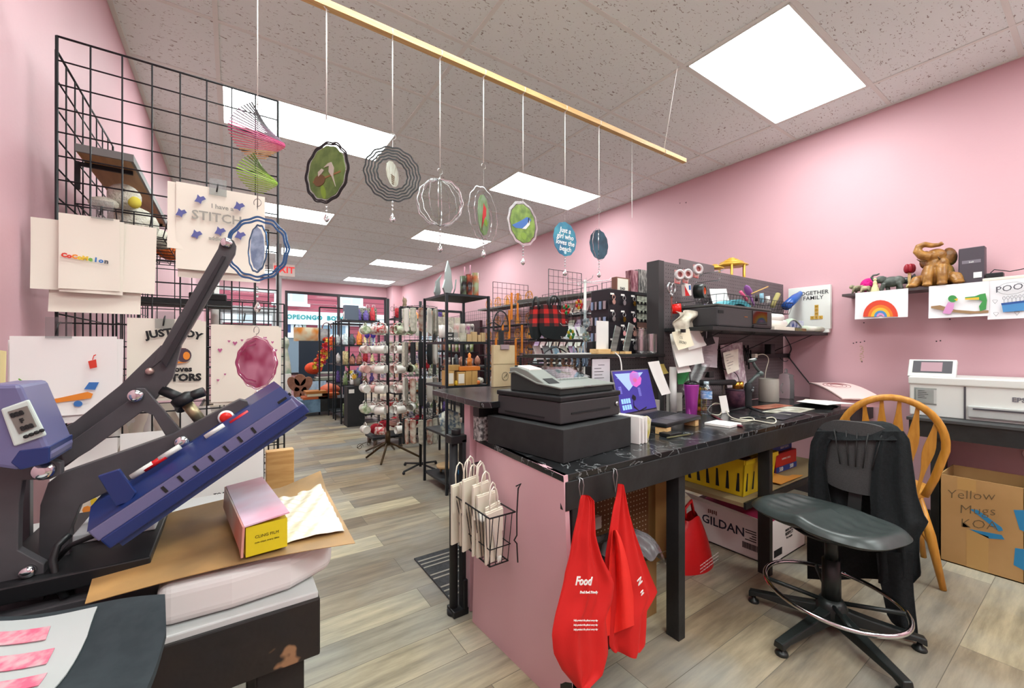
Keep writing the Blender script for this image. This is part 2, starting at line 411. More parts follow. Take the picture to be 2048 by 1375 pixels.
# ---------------------------------------------------------------- outside the window: street and building across
b = B(); b.box((-14, YF + .12, -.25), (20, 23.0, -.12)); struct('ground', b, mat('asphalt', '84868a', .9, noise='767a7e', ns=3))
BX, BY = 0, 23.0
t = T('building', 'red clapboard building with a white shop fascia across the street', 'building', (2.5, BY, -.15))
def siding():
 m = mat('red_siding', 'b04a55', .7); nt = m.node_tree; w = nt.nodes.new('ShaderNodeTexWave'); w.bands_direction = 'Z'; w.inputs['Scale'].default_value = 1.3
 tc = nt.nodes.new('ShaderNodeTexCoord'); nt.links.new(tc.outputs['Object'], w.inputs['Vector']); r = nt.nodes.new('ShaderNodeValToRGB')
 r.color_ramp.elements[0].position = .03; r.color_ramp.elements[0].color = C('7c3a44'); r.color_ramp.elements[1].position = .12; r.color_ramp.elements[1].color = C('a8505b')
 nt.links.new(w.outputs[0], r.inputs[0]); nt.links.new(r.outputs[0], nt.nodes['Principled BSDF'].inputs['Base Color']); return m
b = B(); b.box((-8, BY, -.12), (14, BY + 4, 7.5)); b.build('wall', siding(), t, world=1)
WTRIM = mat('white_trim_paint', 'eef0ee', .5)
def q(px, py, y=BY): return P(px, py, y=y)
a0, a1 = q(540, 622), q(700, 652)
b = B(); b.box((-8, BY - .25, a1.z), (14, BY, a0.z + .05)); b.build('fascia', WTRIM, t, world=1)
text('OPEONGO  BOWLDR', .30, frame3((q(573, 633, BY - .27)), (1, 0, 0), (0, 0, 1)), mat('teal_letters', '1d8d8b', .5), t, bold=.012, th=.02, spacing=1.12, align_='LEFT')
def win(px0, py0, px1, py1, name='window', glass='c9d6de'):
 p0, p1 = q(px0, py1), q(px1, py0)
 b = B(); b.box((p0.x - .14, BY - .08, p0.z - .14), (p1.x + .14, BY + .02, p1.z + .14)); b.box((p0.x - .26, BY - .16, p0.z - .26), (p1.x + .26, BY, p0.z - .12)); f = b.build(name, WTRIM, t, world=1)
 b = B(); b.box((p0.x, BY - .1, p0.z), (p1.x, BY - .07, p1.z)); b.build('window_pane', mat('pane_' + glass, glass, .1), f, world=1)
 b = B(); xm = (p0.x + p1.x) / 2; b.box((xm - .04, BY - .11, p0.z), (xm + .04, BY - .1, p1.z)); b.build('mullion', WTRIM, f, world=1)
win(555, 570, 608, 600); win(684, 585, 720, 606)
win(550, 646, 581, 664, glass='3a4d78'); win(641, 646, 690, 668, glass='7f95a5')
p0, p1 = q(578, 674), q(612, 645)
b = B(); b.box((p0.x, BY - .06, -.12), (p1.x, BY, p1.z)); b.build('door_surround', mat('pale_green_paint', 'c9d3c6', .6), t, world=1)
b = B(); p0 = q(550, 672); p1 = q(609, 668); b.box((p0.x, BY - .1, -.12), (p1.x, BY - .02, p0.z)); b.build('shop_front', mat('grey_shopfront', '737a80', .5), t, world=1)
ck = q(597, 653, BY - .12)
t = T('wall_clock', 'round clock with black rim on the wall across the street', 'clock', (ck.x, ck.y, ck.z - .2))
b = B(); b.tube([(0, 0, .2), (0, .06, .2)], [.2, .2], 24); b.build('clock_rim', BLKP, t)
b = B(); b.tube([(0, -.006, .2), (0, 0, .2)], [.155, .155], 24); b.build('clock_face', PAPER, t)
b = B(); b.bar((0, -.01, .2), (.07, -.01, .24), .012); b.bar((0, -.01, .2), (-.02, -.01, .32), .012); b.build('hand', INK, t)
# ================================================================ wind spinners on the hanging stick
SY = 1.54
sz = 2.392
st = T('hanging_stick', 'long thin pine stick hanging level under the ceiling', 'stick', (1.2, SY, sz))
b = B(); b.box((-.42, SY - .013, sz - .012), (2.372, SY + .013, sz + .012)); b.build('stick', PINE, st, world=1)
b = B(); e = P(1365, 140, z=CZ); b.tube([(2.16, SY, sz + .012), (2.30, SY, CZ - .01)], .0018, 5); b.tube([(.02, SY, sz + .012), (.02, SY, CZ - .01)], .0018, 5)
b.tube([(2.16 + .002 * math.cos(a) * 0, SY + .016 * math.cos(a), sz + .016 * math.sin(a)) for a in [i * PI / 6 for i in range(12)]], .0022, 5, closed=True)
b.build('cord', mat('white_string', 'dcdad4', .8), st, world=1)
STRING = MATS['white_string']; WIRE = mat('thin_wire', 'a9a9a6', .3, metal=1)
SIL = mat('silver_metal', 'c9cbcc', .25, metal=1); DKSIL = mat('dark_steel', '26282a', .45, metal=.3)
def wavy_ring(R, rx, w, n_s=12, amp=.045, n=96, th=.0022, zc=0):
 """flat scalloped ring standing upright in the xz plane of its own frame, squeezed to rx*R in x"""
 b = B(); vs = []; fs = []
 for i in range(n):
  a = 2 * PI * i / n; k = 1 + amp * math.cos(n_s * a) * .5
  for (rr, yy) in ((R * k - w / 2, -th / 2), (R * k + w / 2, -th / 2), (R * k + w / 2, th / 2), (R * k - w / 2, th / 2)):
   vs.append((rr * math.cos(a) * rx, yy, zc + rr * math.sin(a)))
 for i in range(n):
  j = (i + 1) % n
  for k in range(4):
   k2 = (k + 1) % 4; fs.append((i * 4 + k, j * 4 + k, j * 4 + k2, i * 4 + k2))
 b.add(vs, fs); return b
def crystal(b, z, r=.011, n=8):
 b.lathe([(.0012, z), (r * .55, z - r * .9), (r, z - r * 1.9), (r * .6, z - r * 2.7), (.001, z - r * 3.1)], n, cap=False)
def spinner(px, ytop, cy, R, label, rings, ringmat, disc_r=0, disc_rx=1.0, face=0.0, spread=8, w=.005, disc_mat=None, pic=None, bottom=None, n_s=12, string_top=True, group=None, discM=None):
 """rings: list of (radius, turn about the vertical in degrees)"""
 p = P(px, cy, y=SY); z = p.z
 t = T('wind_spinner', label, 'wind spinner', (p.x, SY, z), rz=face, group=None)
 zt = P(px, ytop, y=SY).z - z
 if string_top:
  b = B(); b.tube([(0, 0, sz - .013 - z), (0, 0, zt)], .0024, 5)
  b.tube([(.0, .016 * math.cos(a), sz - z + .016 * math.sin(a)) for a in [i * PI / 6 for i in range(12)]], .002, 4, closed=True)
  b.build('string', STRING, t)
 b = B(); hz = zt
 b.tube([(.012 * math.sin(a) , 0, hz - .016 - .012 * math.cos(a)) for a in [-.2 + i * PI / 8 for i in range(15)]], .0011, 5)
 b.tube([(-.0, 0, hz - .028), (0, 0, R * 1.02)], .001, 4)
 b.build('hook', WIRE, t)
 for (r, a) in rings:
  rb = wavy_ring(r, 1.0, w, n_s); M = F(rz=math.radians(a)); rb.v = [M @ v for v in rb.v]; rb.build('ring', ringmat if not isinstance(ringmat, list) else ringmat[0], t)
 if disc_r:
  M = F(rz=math.radians(discM or 0)); b = B()
  pts = [(disc_r * math.cos(2 * PI * i / 48) * disc_rx * (1 + .02 * math.cos(12 * 2 * PI * i / 48)), disc_r * math.sin(2 * PI * i / 48) * (1 + .02 * math.cos(12 * 2 * PI * i / 48))) for i in range(48)]
  b.prism(pts, -.0012, .0012, M @ frame3((0, 0, 0), (1, 0, 0), (0, 0, 1)))
  d = b.build('picture_disc', disc_mat, t)
  if pic: pic(d, M, disc_r)
 zb = (P(px, bottom, y=SY).z - z) if bottom else -R - .07
 b = B(); b.tube([(0, 0, -R), (0, 0, zb + .03)], .0008, 4); z0 = -R - .004
 while z0 > zb + .04: b.ball((0, 0, z0), .0045, 8); z0 -= .0135
 crystal(b, zb + .034); b.build('crystal_drop', mat('clear_crystal', 'f4f8fa', .03, trans=1, ior=1.5), t)
 return t
def shape(name, m, d, M, poly, lift=.0022):
 b = B(); b.prism(poly, .0013, lift, M @ frame3((0, 0, 0), (1, 0, 0), (0, 0, 1))); return b.build(name, m, d)
def ell(cx, cy, rx, ry, n=18, rot=0):
 c_, s_ = math.cos(rot), math.sin(rot)
 return [(cx + rx * math.cos(a) * c_ - ry * math.sin(a) * s_, cy + rx * math.cos(a) * s_ + ry * math.sin(a) * c_) for a in [2 * PI * i / n for i in range(n)]]
def pic_hum(d, M, r):
 shape('branch', mat('branch_brown', '8d6a42', .6), d, M, [(-.7 * r, -.3 * r), (.75 * r, -.12 * r), (.75 * r, -.06 * r), (-.7 * r, -.22 * r)])
 shape('nest', mat('nest_brown', '6d5236', .8), d, M, ell(-.35 * r, -.25 * r, .3 * r, .22 * r), .003)
 shape('bird', mat('bird_grey', 'b9b4a6', .6), d, M, [(.1 * r, .32 * r), (.28 * r, .34 * r), (.42 * r, .1 * r), (.38 * r, -.2 * r), (.5 * r, -.62 * r), (.3 * r, -.2 * r), (.14 * r, 0), (.16 * r, .22 * r), (-.12 * r, .2 * r)], .0032)
 shape('bird', MATS['bird_grey'], d, M, [(-.42 * r, .08 * r), (-.22 * r, .18 * r), (-.1 * r, .1 * r), (-.22 * r, 0), (-.4 * r, -.1 * r)], .0036)
 shape('leaf', mat('leaf_green', '7fa03a', .6), d, M, ell(-.15 * r, -.72 * r, .12 * r, .28 * r, rot=.3))
def pic_card(d, M, r):
 shape('bird', mat('bird_red', 'c8202a', .6), d, M, [(-.02 * r, .6 * r), (.1 * r, .5 * r), (.3 * r, .42 * r), (.28 * r, .05 * r), (.08 * r, -.15 * r), (-.22 * r, -.7 * r), (-.28 * r, -.65 * r), (-.12 * r, .1 * r)])
 shape('leaf', MATS['leaf_green'], d, M, ell(.25 * r, -.3 * r, .2 * r, .2 * r, 9)); shape('tail', mat('bird_brown', '5d4a3a', .6), d, M, [(-.2 * r, -.2 * r), (-.08 * r, -.2 * r), (-.2 * r, -.85 * r), (-.3 * r, -.8 * r)])
def pic_jay(d, M, r):
 shape('bird', mat('bird_blue', '3c6db5', .5), d, M, [(-.85 * r, -.25 * r), (-.2 * r, .1 * r), (.25 * r, .4 * r), (.5 * r, .42 * r), (.62 * r, .3 * r), (.45 * r, .15 * r), (.3 * r, -.12 * r), (-.1 * r, -.28 * r), (-.6 * r, -.35 * r)])
 shape('breast', mat('bird_white', 'dfe0dc', .6), d, M, [(.5 * r, .28 * r), (.5 * r, .05 * r), (.2 * r, -.25 * r), (-.1 * r, -.3 * r), (.2 * r, -.05 * r)], .003)
 shape('leaf', MATS['leaf_green'], d, M, ell(.05 * r, -.65 * r, .22 * r, .2 * r, 9)); shape('stripe', INK, d, M, [(.4 * r, .4 * r), (.46 * r, .42 * r), (.42 * r, .1 * r), (.38 * r, .1 * r)], .0034)
def pic_owl(d, M, r):
 for k in range(5): shape('feather', mat('feather_brown', '7d6b57', .7), d, M, ell(0, (-.15 - .16 * k) * r, .34 * r * (1 - k * .12), .05 * r, 10))
def pic_txt(d, M, r):
 for i, s_ in enumerate(['Just a', 'girl who', 'loves the', 'beach']):
  text(s_, r * .42, M @ frame3((0, -.0018, (.5 - i * .36) * r), (1, 0, 0), (0, 0, 1)), mat('white_print', 'e8ecec', .5), d, world=False, shear=.2, bold=.0006)
 shape('bubble', mat('pale_blue_print', 'bfe0ea', .5), d, M, ell(0, -.78 * r, .1 * r, .1 * r))
green = mat('green_photo_print', '4f6b34', .35, noise='6c8747', ns=22); green2 = mat('bright_green_print', '5e7d33', .35, noise='86a548', ns=26)
H = PI / 2
spinner(653, 240, 345, .1, 'green wind spinner with two small birds at a nest, left of the black ringed one', [(.103, 0), (.097, 0)], DKSIL, .091, .95, face=-1.03, disc_mat=green, pic=pic_hum, bottom=445)
spinner(785, 265, 348, .1, 'black many-ringed wind spinner with a feathered white disc in its centre', [(.101, 0), (.090, 3), (.079, 5), (.068, 8), (.057, 12)], DKSIL, .046, .95, face=-0.25, w=.0055, disc_mat=mat('feather_print', 'c5c9bd', .5, noise='a9a593', ns=40, stretch=(4, 1, .6)), pic=pic_owl, bottom=445, n_s=14, discM=55)
spinner(880, 335, 405, .09, 'bare silver wind spinner twisted into a cage', [(.092, -60 + 22 * k) for k in range(6)], SIL, face=0.2, w=.0028, bottom=505)
spinner(967, 325, 430, .105, 'silver wind spinner with a red bird on a narrow green disc', [(.118, 14), (.100, 24)], SIL, .086, .7, face=0.25, w=.0035, disc_mat=mat('pale_green_print', '7f9a78', .4, noise='5f8044', ns=20), pic=pic_card, bottom=515, discM=22)
spinner(1046, 355, 447, .1, 'green wind spinner with a blue jay', [(.099, 0), (.093, 0)], SIL, .087, .95, face=0.2, w=.005, disc_mat=green2, pic=pic_jay, bottom=530)
spinner(1130, 390, 478, .09, 'round turquoise beach wind spinner with white script', [], SIL, .084, .95, face=0.07, disc_mat=mat('turquoise_print', '3f97ad', .3, noise='2a6f93', ns=12), pic=pic_txt, bottom=552)
spinner(1198, 415, 489, .088, 'small dark teal wind spinner, farthest right on the stick', [(.083, 20), (.076, 40)], SIL, .078, .9, face=0.03, w=.003, disc_mat=mat('dark_teal_print', '1f3d4c', .25, noise='2f5c6e', ns=10), bottom=555)
# a bare string with nothing on it
a_, z_ = P(1264, 300, y=SY), P(1262, 435, y=SY)
b = B(); b.tube([(a_.x, SY, sz - .012), (a_.x, SY, z_.z)], .0012, 4); one('loose_string', 'thin bare string hanging from the right end of the stick', 'string', b, WIRE)
# spiral, blue ringed and rose spinners one below the other on the leftmost string
sx_ = P(515, 300, y=SY).x
top, bot = P(513, 225, y=SY).z, P(513, 385, y=SY).z
t = T('spiral_spinner', 'spiral wind spinner of thin rods fading from pink to lime green', 'wind spinner', (sx_, SY, bot), rz=-YAW)
b = B(); b.tube([(0, 0, sz - .012 - bot), (0, 0, top - bot + .01)], .0018, 5); b.build('string', STRING, t)
b = B(); b.tube([(0, 0, top - bot + .02), (0, 0, -.05)], .0014, 5); b.tube([(.013 * math.cos(a), 0, top - bot + .015 + .013 * math.sin(a)) for a in [i * PI / 6 for i in range(12)]], .0013, 4, closed=True); b.build('spindle', WIRE, t)
Hh = top - bot
for (z0, z1, cols) in ((.42, 1.0, ['c49a62', 'c86a7c', 'b03a68', '8f7a8c', '77777c']), (0.0, .40, ['7fa81e', '8ab822', '86a838', '7a9458'])):
 N_ = 24 if z0 else 16
 for i in range(N_):
  f = i / (N_ - 1); z = (z0 + (z1 - z0) * f) * Hh; L_ = (.026 + .052 * math.sin(PI * (.12 + .8 * f)) ) * (1 if z0 else .72)
  a = -.5 + 2.2 * f; cm = cols[min(len(cols) - 1, int(f * len(cols)))]
  b = B(); b.bar((-L_ * math.cos(a), -L_ * math.sin(a), z + .012), (L_ * math.cos(a), L_ * math.sin(a), z - .008), .0042, .0022); b.build('rod', mat('spin_' + cm, cm, .3, metal=.4), t)
bl = mat('blue_anodised_metal', '3f6c99', .3, metal=.5)
spinner(515, 395, 497, .12, 'blue wavy-ringed wind spinner with a narrow pale feather in front of the prints', [(.099, 0), (.088, 4), (.073, -38)], bl, .068, .33, face=-0.6, w=.006, disc_mat=mat('pale_blue_feather', 'a9c3d8', .35, noise='7a93b0', ns=30), bottom=625, string_top=False)
rose = mat('rose_print', 'a8325f', .25, noise='d793ad', ns=16, nd=1)
tt = spinner(513, 650, 725, .082, 'pink rose wind spinner in clear acrylic, lowest one on the leftmost string', [(.082, 0), (.070, 14), (.058, 24)], mat('pink_acrylic', 'c85a8a', .15, trans=.5), .079, .97, face=-0.95, w=.004, disc_mat=rose, bottom=800, string_top=False, discM=0)
# ================================================================ left side: wire grid, prints, shelf
def grid_panel(b, o, xd, w, h, cell=.0762, r=.0026, rows=None, post=.0045, z0=0):
 """one welded wire panel; o = lower corner, xd = direction along the wall"""
 o = Vector(o); xd = Vector(xd).normalized(); n = round(w / cell); m = round(h / cell)
 for i in range(n + 1):
  p = o + xd * (w * i / n); rr = post if i in (0, n) else r
  b.tube([p, p + Vector((0, 0, h))], rr, 5)
 for j in range(m + 1):
  p = o + Vector((0, 0, h * j / m)); b.tube([p, p + xd * w], r if j not in (0, m) else post * .8, 5)
def grid_thing(label, o, xd, w, h, cell=.0762, group='black wire grid panels', r=.0026):
 t = T('display_grid', label, 'grid panel', o); b = B(); grid_panel(b, (0, 0, 0), xd, w, h, cell, r); b.build('wire_mesh', GRIDM, t)
 b = B(); o2 = Vector(xd).normalized() * w
 for q in ((0, 0, 0), o2): b.cbox((q[0], q[1], .006), (.03, .03, .012))
 b.build('foot', BLKP, t); return t
GY = 1.885
grid_thing('tall black wire grid panel on the left that carries the T-shirt prints', (-.458, GY, 0), (1, 0, 0), .61, 2.19, .0762)
grid_thing('black wire grid panel standing along the left wall behind the bracketed wood shelf', (-.466, GY + .03, 0), (0, 1, 0), .76, 2.16, .095)
grid_thing('lower black wire grid panel further along the left wall', (-.466, GY + .86, 0), (0, 1, 0), .9, 1.95, .09)
grid_thing('wire grid panel across the aisle end behind the prints', (-.42, 3.0, 0), (1, 0, 0), .61, 1.95, .0762)
grid_thing('second wire grid panel across the aisle end, right of the first', (-.10, 2.6, 0), (1, 0, 0), .34, 1.45, .0485)
# wood shelf on brackets along the left grid
s1, s2 = P(150, 300, x=-.44), P(262, 318, x=-.18)
shz = 1.875
t = T('wall_shelf', 'wood shelf board with grey edge on brackets high on the left grid', 'shelf', (-.3, 2.5, shz))
b = B(); b.box((-.44, 1.995, shz), (-.30, 2.97, shz + .022)); b.build('board', mat('oak_laminate', 'b0875c', .5, noise='9d754b', ns=3, stretch=(9, 1, 9)), t, world=1)
b = B(); b.box((-.44, 1.987, shz - .002), (-.30, 1.995, shz + .024)); b.box((-.30, 1.987, shz - .002), (-.292, 2.97, shz + .024)); b.build('edge_strip', mat('grey_edge', '6d6a68', .5), t, world=1)
for y in (2.1, 2.9): b = B(); b.bar((-.46, y, shz - .008), (-.31, y, shz - .008), .01, .014); b.bar((-.458, y, shz - .1), (-.458, y, shz), .012); b.build('bracket', GRIDM, t, world=1)
# wire basket shelf with plush rabbit and orange knit below it
bz = 1.50
def wire_basket(name, label, x0, y0, z0, x1, y1, z1, nx=7, ny=7, r=.0018, mat_=GRIDM, taper=.02, ribs=True):
 t = T(name, label, 'basket', ((x0 + x1) / 2, (y0 + y1) / 2, z0)); b = B()
 def rect(z, k): return [(x0 + k, y0 + k, z), (x1 - k, y0 + k, z), (x1 - k, y1 - k, z), (x0 + k, y1 - k, z)]
 b.tube(rect(z1, 0), r * 1.5, 5, closed=True); b.tube(rect(z0, taper), r * 1.2, 5, closed=True); b.tube(rect((z0 + z1) / 2, taper / 2), r, 5, closed=True)
 for i in range(nx + 1):
  f = i / nx; X0 = x0 + (x1 - x0) * f; X1 = x0 + taper + (x1 - x0 - 2 * taper) * f
  b.tube([(X0, y0, z1), (X1, y0 + taper, z0), (X1, y1 - taper, z0), (X0, y1, z1)], r, 4)
 for i in range(ny + 1):
  f = i / ny; Y0 = y0 + (y1 - y0) * f; Y1 = y0 + taper + (y1 - y0 - 2 * taper) * f
  b.tube([(x0, Y0, z1), (x0 + taper, Y1, z0), (x1 - taper, Y1, z0), (x1, Y0, z1)], r, 4)
 b.build('wire_frame', mat_, t, world=1); return t
wire_basket('wire_basket', 'black wire basket holding the white plush rabbit on the left grid', -.45, 2.05, 1.63, -.20, 2.75, 1.71, 5, 9)
PLUSH = mat('white_plush', 'e2dfd2', .95, noise='d3cfbf', ns=40, bump=.8, bs=120)
t = T('plush_rabbit', 'white plush rabbit with a yellow patch lying in the wire basket', 'plush toy', (-.34, 2.3, 1.64))
b = B()
b.ball((-.34, 2.32, 1.725), .075, 16, sc=(1.1, 1.3, .95)); b.ball((-.35, 2.20, 1.80), .052, 16, sc=(1, 1, .95)); b.ball((-.40, 2.15, 1.75), .04, 12, sc=(1.1, .8, .6)); b.ball((-.28, 2.45, 1.70), .055, 12, sc=(1.2, 1.4, .8)); b.build('body', PLUSH, t, world=1)
b = B(); b.ball((-.315, 2.165, 1.775), .026, 12, sc=(.8, .6, .9)); b.build('yellow_patch', mat('yellow_plush', 'd9c94e', .9), t, world=1)
b = B(); b.ball((-.345, 2.147, 1.812), .006, 8); b.build('eye', BLKP, t, world=1)
t = one('knitted_toy', 'orange crocheted toy in the basket on the left grid', 'toy', B().ball((-.255, 2.64, 1.70), .058, 16, sc=(1, 1.1, 1)), mat('orange_crochet', 'e0733a', .9, bump=1, bs=90))
# EVERY stack of prints hangs on a clip from the front of the grid
def sheet(b, x0, x1, z0, z1, y, rot=0, curl=.01, th=.0012, seed=0, ny=8):
 rnd = random.Random(seed); cx, cz = (x0 + x1) / 2, (z0 + z1) / 2; ph = rnd.random() * 6
 def f(u, v):
  x = x0 + (x1 - x0) * u; z = z1 + (z0 - z1) * v
  yy = y - curl * v * v - .004 * math.sin(u * 4 + ph) * v
  dx, dz = x - cx, z - cz
  return (cx + dx * math.cos(rot) - dz * math.sin(rot), yy, cz + dx * math.sin(rot) + dz * math.cos(rot))
 b.surf(f, 6, ny, th=(0, th, 0))
def prints(label, box_px, sheets, y=1.862, clip=None, texts=(), deco=None, m=PAPER2):
 """sheets: list of (px0, py0, px1, py1, rot) in front-to-back order"""
 t = T('shirt_print_stack', label, 'print', P((box_px[0] + box_px[2]) / 2, box_px[3], y=y))
 for i, sh in enumerate(sheets):
  yy = y + i * .004 ; a, c_ = P(sh[0], sh[3], y=yy), P(sh[2], sh[1], y=yy)
  # heights measured at the sheet's middle
  mx = (sh[0] + sh[2]) / 2; zt, zb = P(mx, sh[1], y=yy).z, P(mx, sh[3], y=yy).z
  b = B(); sheet(b, a.x, c_.x, zb, zt, yy, sh[4] if len(sh) > 4 else 0, seed=i + len(label), curl=.010); b.build('sheet', m, t, world=1)
 if clip:
  p = P(clip[0], clip[1], y=y - .002)
  b = B(); b.box((p.x - .026, y - .006, p.z - .03), (p.x + .026, y - .002, p.z + .03)); b.build('clip_pocket', PLBAG, t, world=1)
  b = B(); b.tube([(p.x - .004, y - .012, p.z - .02), (p.x, y - .014, p.z + .008), (p.x - .002, y + .02, p.z + .016)], .0025, 5); b.build('hook', BLKP, t, world=1)
 for (s_, px, py, size, col, kw) in texts:
  p = P(px, py, y=y - .012); kw = dict(kw); sh_ = kw.pop('tilt', 0); kw.setdefault('bold', .0006)
  text(s_, size, frame3(p, (math.cos(sh_), 0, math.sin(sh_)), (-math.sin(sh_), 0, math.cos(sh_))), col, t, **kw)
 if deco: deco(t, y - .012)
 return t
def flat(t, name, m, pts, y, dep=.0008):
 P3 = [P(px, py, y=y) for px, py in pts]; b = B(); b.slab(P3, (0, dep, 0)); return b.build(name, m, t, world=1)
def ep(cx, cy, rx, ry, n=18, rot=0):
 return ell(cx, cy, rx, ry, n, rot)
cR, cO, cY, cG, cB, cP, cGr = [mat('print_' + h, h, .6) for h in ('d8402f', 'e58a2e', 'e3c02f', '6fae45', '3d74b8', 'b05a86', '5a5a5e')]
LTG = mat('print_grey_outline', '9a988f', .6)
# behind sheets first
def d_coco(t, y):
 pass
prints('stack of white shirt prints with rainbow lettering across the bottom, leftmost upper stack', (60, 425, 312, 600), [(118, 432, 240, 580, .01), (122, 436, 247, 587, -.01), (62, 440, 180, 580, .01), (200, 448, 312, 585, -.02), (98, 560, 282, 626, 0)], clip=(205, 420), y=1.850,
 texts=[(ch, 128 + i * 10.6, 510 + i * 1.6, .017 if ch.isupper() else .019, [cR, cR, cO, cY, cY, cG, cB, cB, cGr][i], dict(bold=.0012, tilt=-.08)) for i, ch in enumerate('CoCoMelon')])
def d_st(t, y):
 p = [(400, 398), (362, 425), (478, 412), (393, 468), (440, 462), (480, 470)]
 for i, (px, py) in enumerate(p): flat(t, 'splash', mat('print_indigo', '5a5f9a', .6), [(px + r_ * math.cos(a * .7), py + 1.1 * r_ * math.sin(a * .7)) for a, r_ in enumerate((12, 5, 9, 6, 12, 7, 10, 4, 9))], y);
prints('cream shirt print with outlined STITCH lettering behind the blue ringed spinner', (332, 372, 532, 560), [(352, 378, 530, 545, .0), (335, 376, 500, 505, .0), (356, 390, 520, 560, 0)], clip=(436, 375),
 texts=[('I have a', 445, 415, .022, LTG, {}), ('STITCH', 435, 436, .045, LTG, dict(bold=.0008)), ('addiction', 440, 478, .018, LTG, {})], deco=d_st)
def d_hero(t, y):
 flat(t, 'soda_cup', cR, [(176, 722), (192, 718), (194, 734), (180, 737)], y); flat(t, 'soda_straw', cR, [(184, 719), (187, 710), (192, 708), (192, 710), (188, 712), (186, 719)], y)
 flat(t, 'book', cB, [(178, 764), (198, 764), (190, 779), (168, 778)], y); flat(t, 'pencil', cG, [(36, 758), (38, 756), (62, 773), (60, 776)], y)
 flat(t, 'skateboard', cO, [(60, 806), (120, 795), (175, 783), (186, 787), (182, 796), (120, 804), (62, 812)], y); flat(t, 'wheel', cB, ep(80, 815, 10, 6), y - .001); flat(t, 'wheel', cB, ep(156, 807, 9, 6), y - .001)
 flat(t, 'eraser', cR, [(32, 773), (46, 774), (42, 780), (30, 778)], y)
prints('white shirt print with a skateboard, red cup and blue book, beside the blue control box', (18, 670, 245, 845), [(20, 672, 235, 830, .01), (28, 676, 246, 836, -.01), (16, 680, 240, 845, 0)], clip=(118, 655), y=1.7, deco=d_hero, m=PAPER)
def d_tr(t, y):
 flat(t, 'tractor_body', mat('print_maroon', '8a3a3a', .6), [(318, 708), (340, 694), (372, 696), (378, 712), (330, 716)], y)
 flat(t, 'tyre', mat('print_tyre', '4b3a44', .6), ep(368, 710, 15, 14), y - .001); flat(t, 'hub', cO, ep(373, 711, 7, 8), y - .002); flat(t, 'orange_stripe', cO, [(345, 722), (378, 724), (350, 727)], y)  # tractor wheel with an orange stripe printed below it
prints('cream shirt print about a boy who loves tractors, partly behind the press handle', (252, 635, 412, 795), [(254, 637, 402, 792, .0), (262, 640, 412, 800, 0)], clip=(330, 640), y=1.858,
 texts=[('JUST', 318, 667, .034, INK, dict(tilt=.18, bold=.0016)), ('A', 348, 660, .03, INK, dict(bold=.0014)), ('BOY', 380, 668, .034, INK, dict(tilt=-.3, bold=.0016)), ('WHO', 322, 740, .026, INK, dict(bold=.001)), ('Loves', 362, 738, .026, INK, dict(bold=.0012)), ('TRACTORS', 340, 756, .034, INK, dict(bold=.0018))], deco=d_tr)
def d_ht(t, y):
 for i, (px, py, s_) in enumerate([(440, 700, 5), (458, 682, 3), (470, 686, 5), (484, 680, 3), (530, 676, 4), (545, 684, 3), (552, 700, 3), (436, 760, 3), (450, 748, 2.5), (545, 745, 3), (552, 722, 2.5)]):
  flat(t, 'heart', cP, [(px, py + s_), (px - s_, py - s_ * .3), (px - s_ * .5, py - s_ * .8), (px, py - s_ * .3), (px + s_ * .5, py - s_ * .8), (px + s_, py - s_ * .3)], y)
prints('cream shirt print of scattered pink hearts right behind the rose spinner', (420, 648, 562, 805), [(422, 650, 558, 800, .0), (428, 652, 562, 806, -.01)], clip=(490, 632), deco=d_ht)
for i, (bx, lab) in enumerate([((100, 880, 235, 1020), 'plain white shirt print hanging low on the grid behind the press'), ((240, 860, 420, 1010), 'white shirt print hanging low behind the blue platen'), ((400, 870, 527, 1030), 'white shirt print with small scribbled lettering, lowest beside the aisle')]):
 x0, y0, x1, y1 = bx
 prints(lab, bx, [(x0, y0, x1, y1, 0), (x0 + 8, y0 + 6, x1 - 3, y1 + 16, .01)], y=1.86, m=PAPER, texts=[('TO BE LOVED', 460, 985, .016, INK, {})] if i == 2 else ())
b = B(); p0, p1 = P(160, 1035, y=1.60), P(232, 975, y=1.60)
t = prints('bright orange and red floral print peeking out between the press arms', (150, 985, 235, 1050), [(150, 985, 236, 1052, .5)], y=1.66, deco=lambda t, y: [flat(t, 'petal', m_, ep(px, py, 11, 9, 8, k), y - .001 * k) for k, (px, py, m_) in enumerate([(175, 1020, cO), (190, 1005, cY), (205, 1010, cR), (220, 1000, cR), (188, 1030, cY), (212, 992, cG)])])
# folded white garments and jewellery cards on hooks behind the grid
for i, (px, py) in enumerate([(270, 860), (300, 855), (330, 850), (245, 870), (215, 868), (390, 855)]):
 p = P(px, py, y=2.2); b = B(); rnd = random.Random(i)
 b.surf(lambda u, v: (p.x + (u - .5) * .12 * (1 - .3 * v) + .01 * math.sin(v * 9 + i), 2.2 + .02 * math.sin(u * 7 + i) * (.3 + v), p.z + .09 - .22 * v), 10, 8, th=(0, .004, 0))
 one('hanging_bib', ['white gauzy bib', 'pale cream bib', 'white cotton bib', 'striped white bib', 'grey white bib', 'small white bib'][i] + ' on a hook behind the grid' + (', %s from the left' % ['third', 'fourth', 'fifth', 'second', 'first', 'sixth'][i]), 'bib', b, PAPER if i % 2 else PAPER2, group='white bibs behind the wire grid')
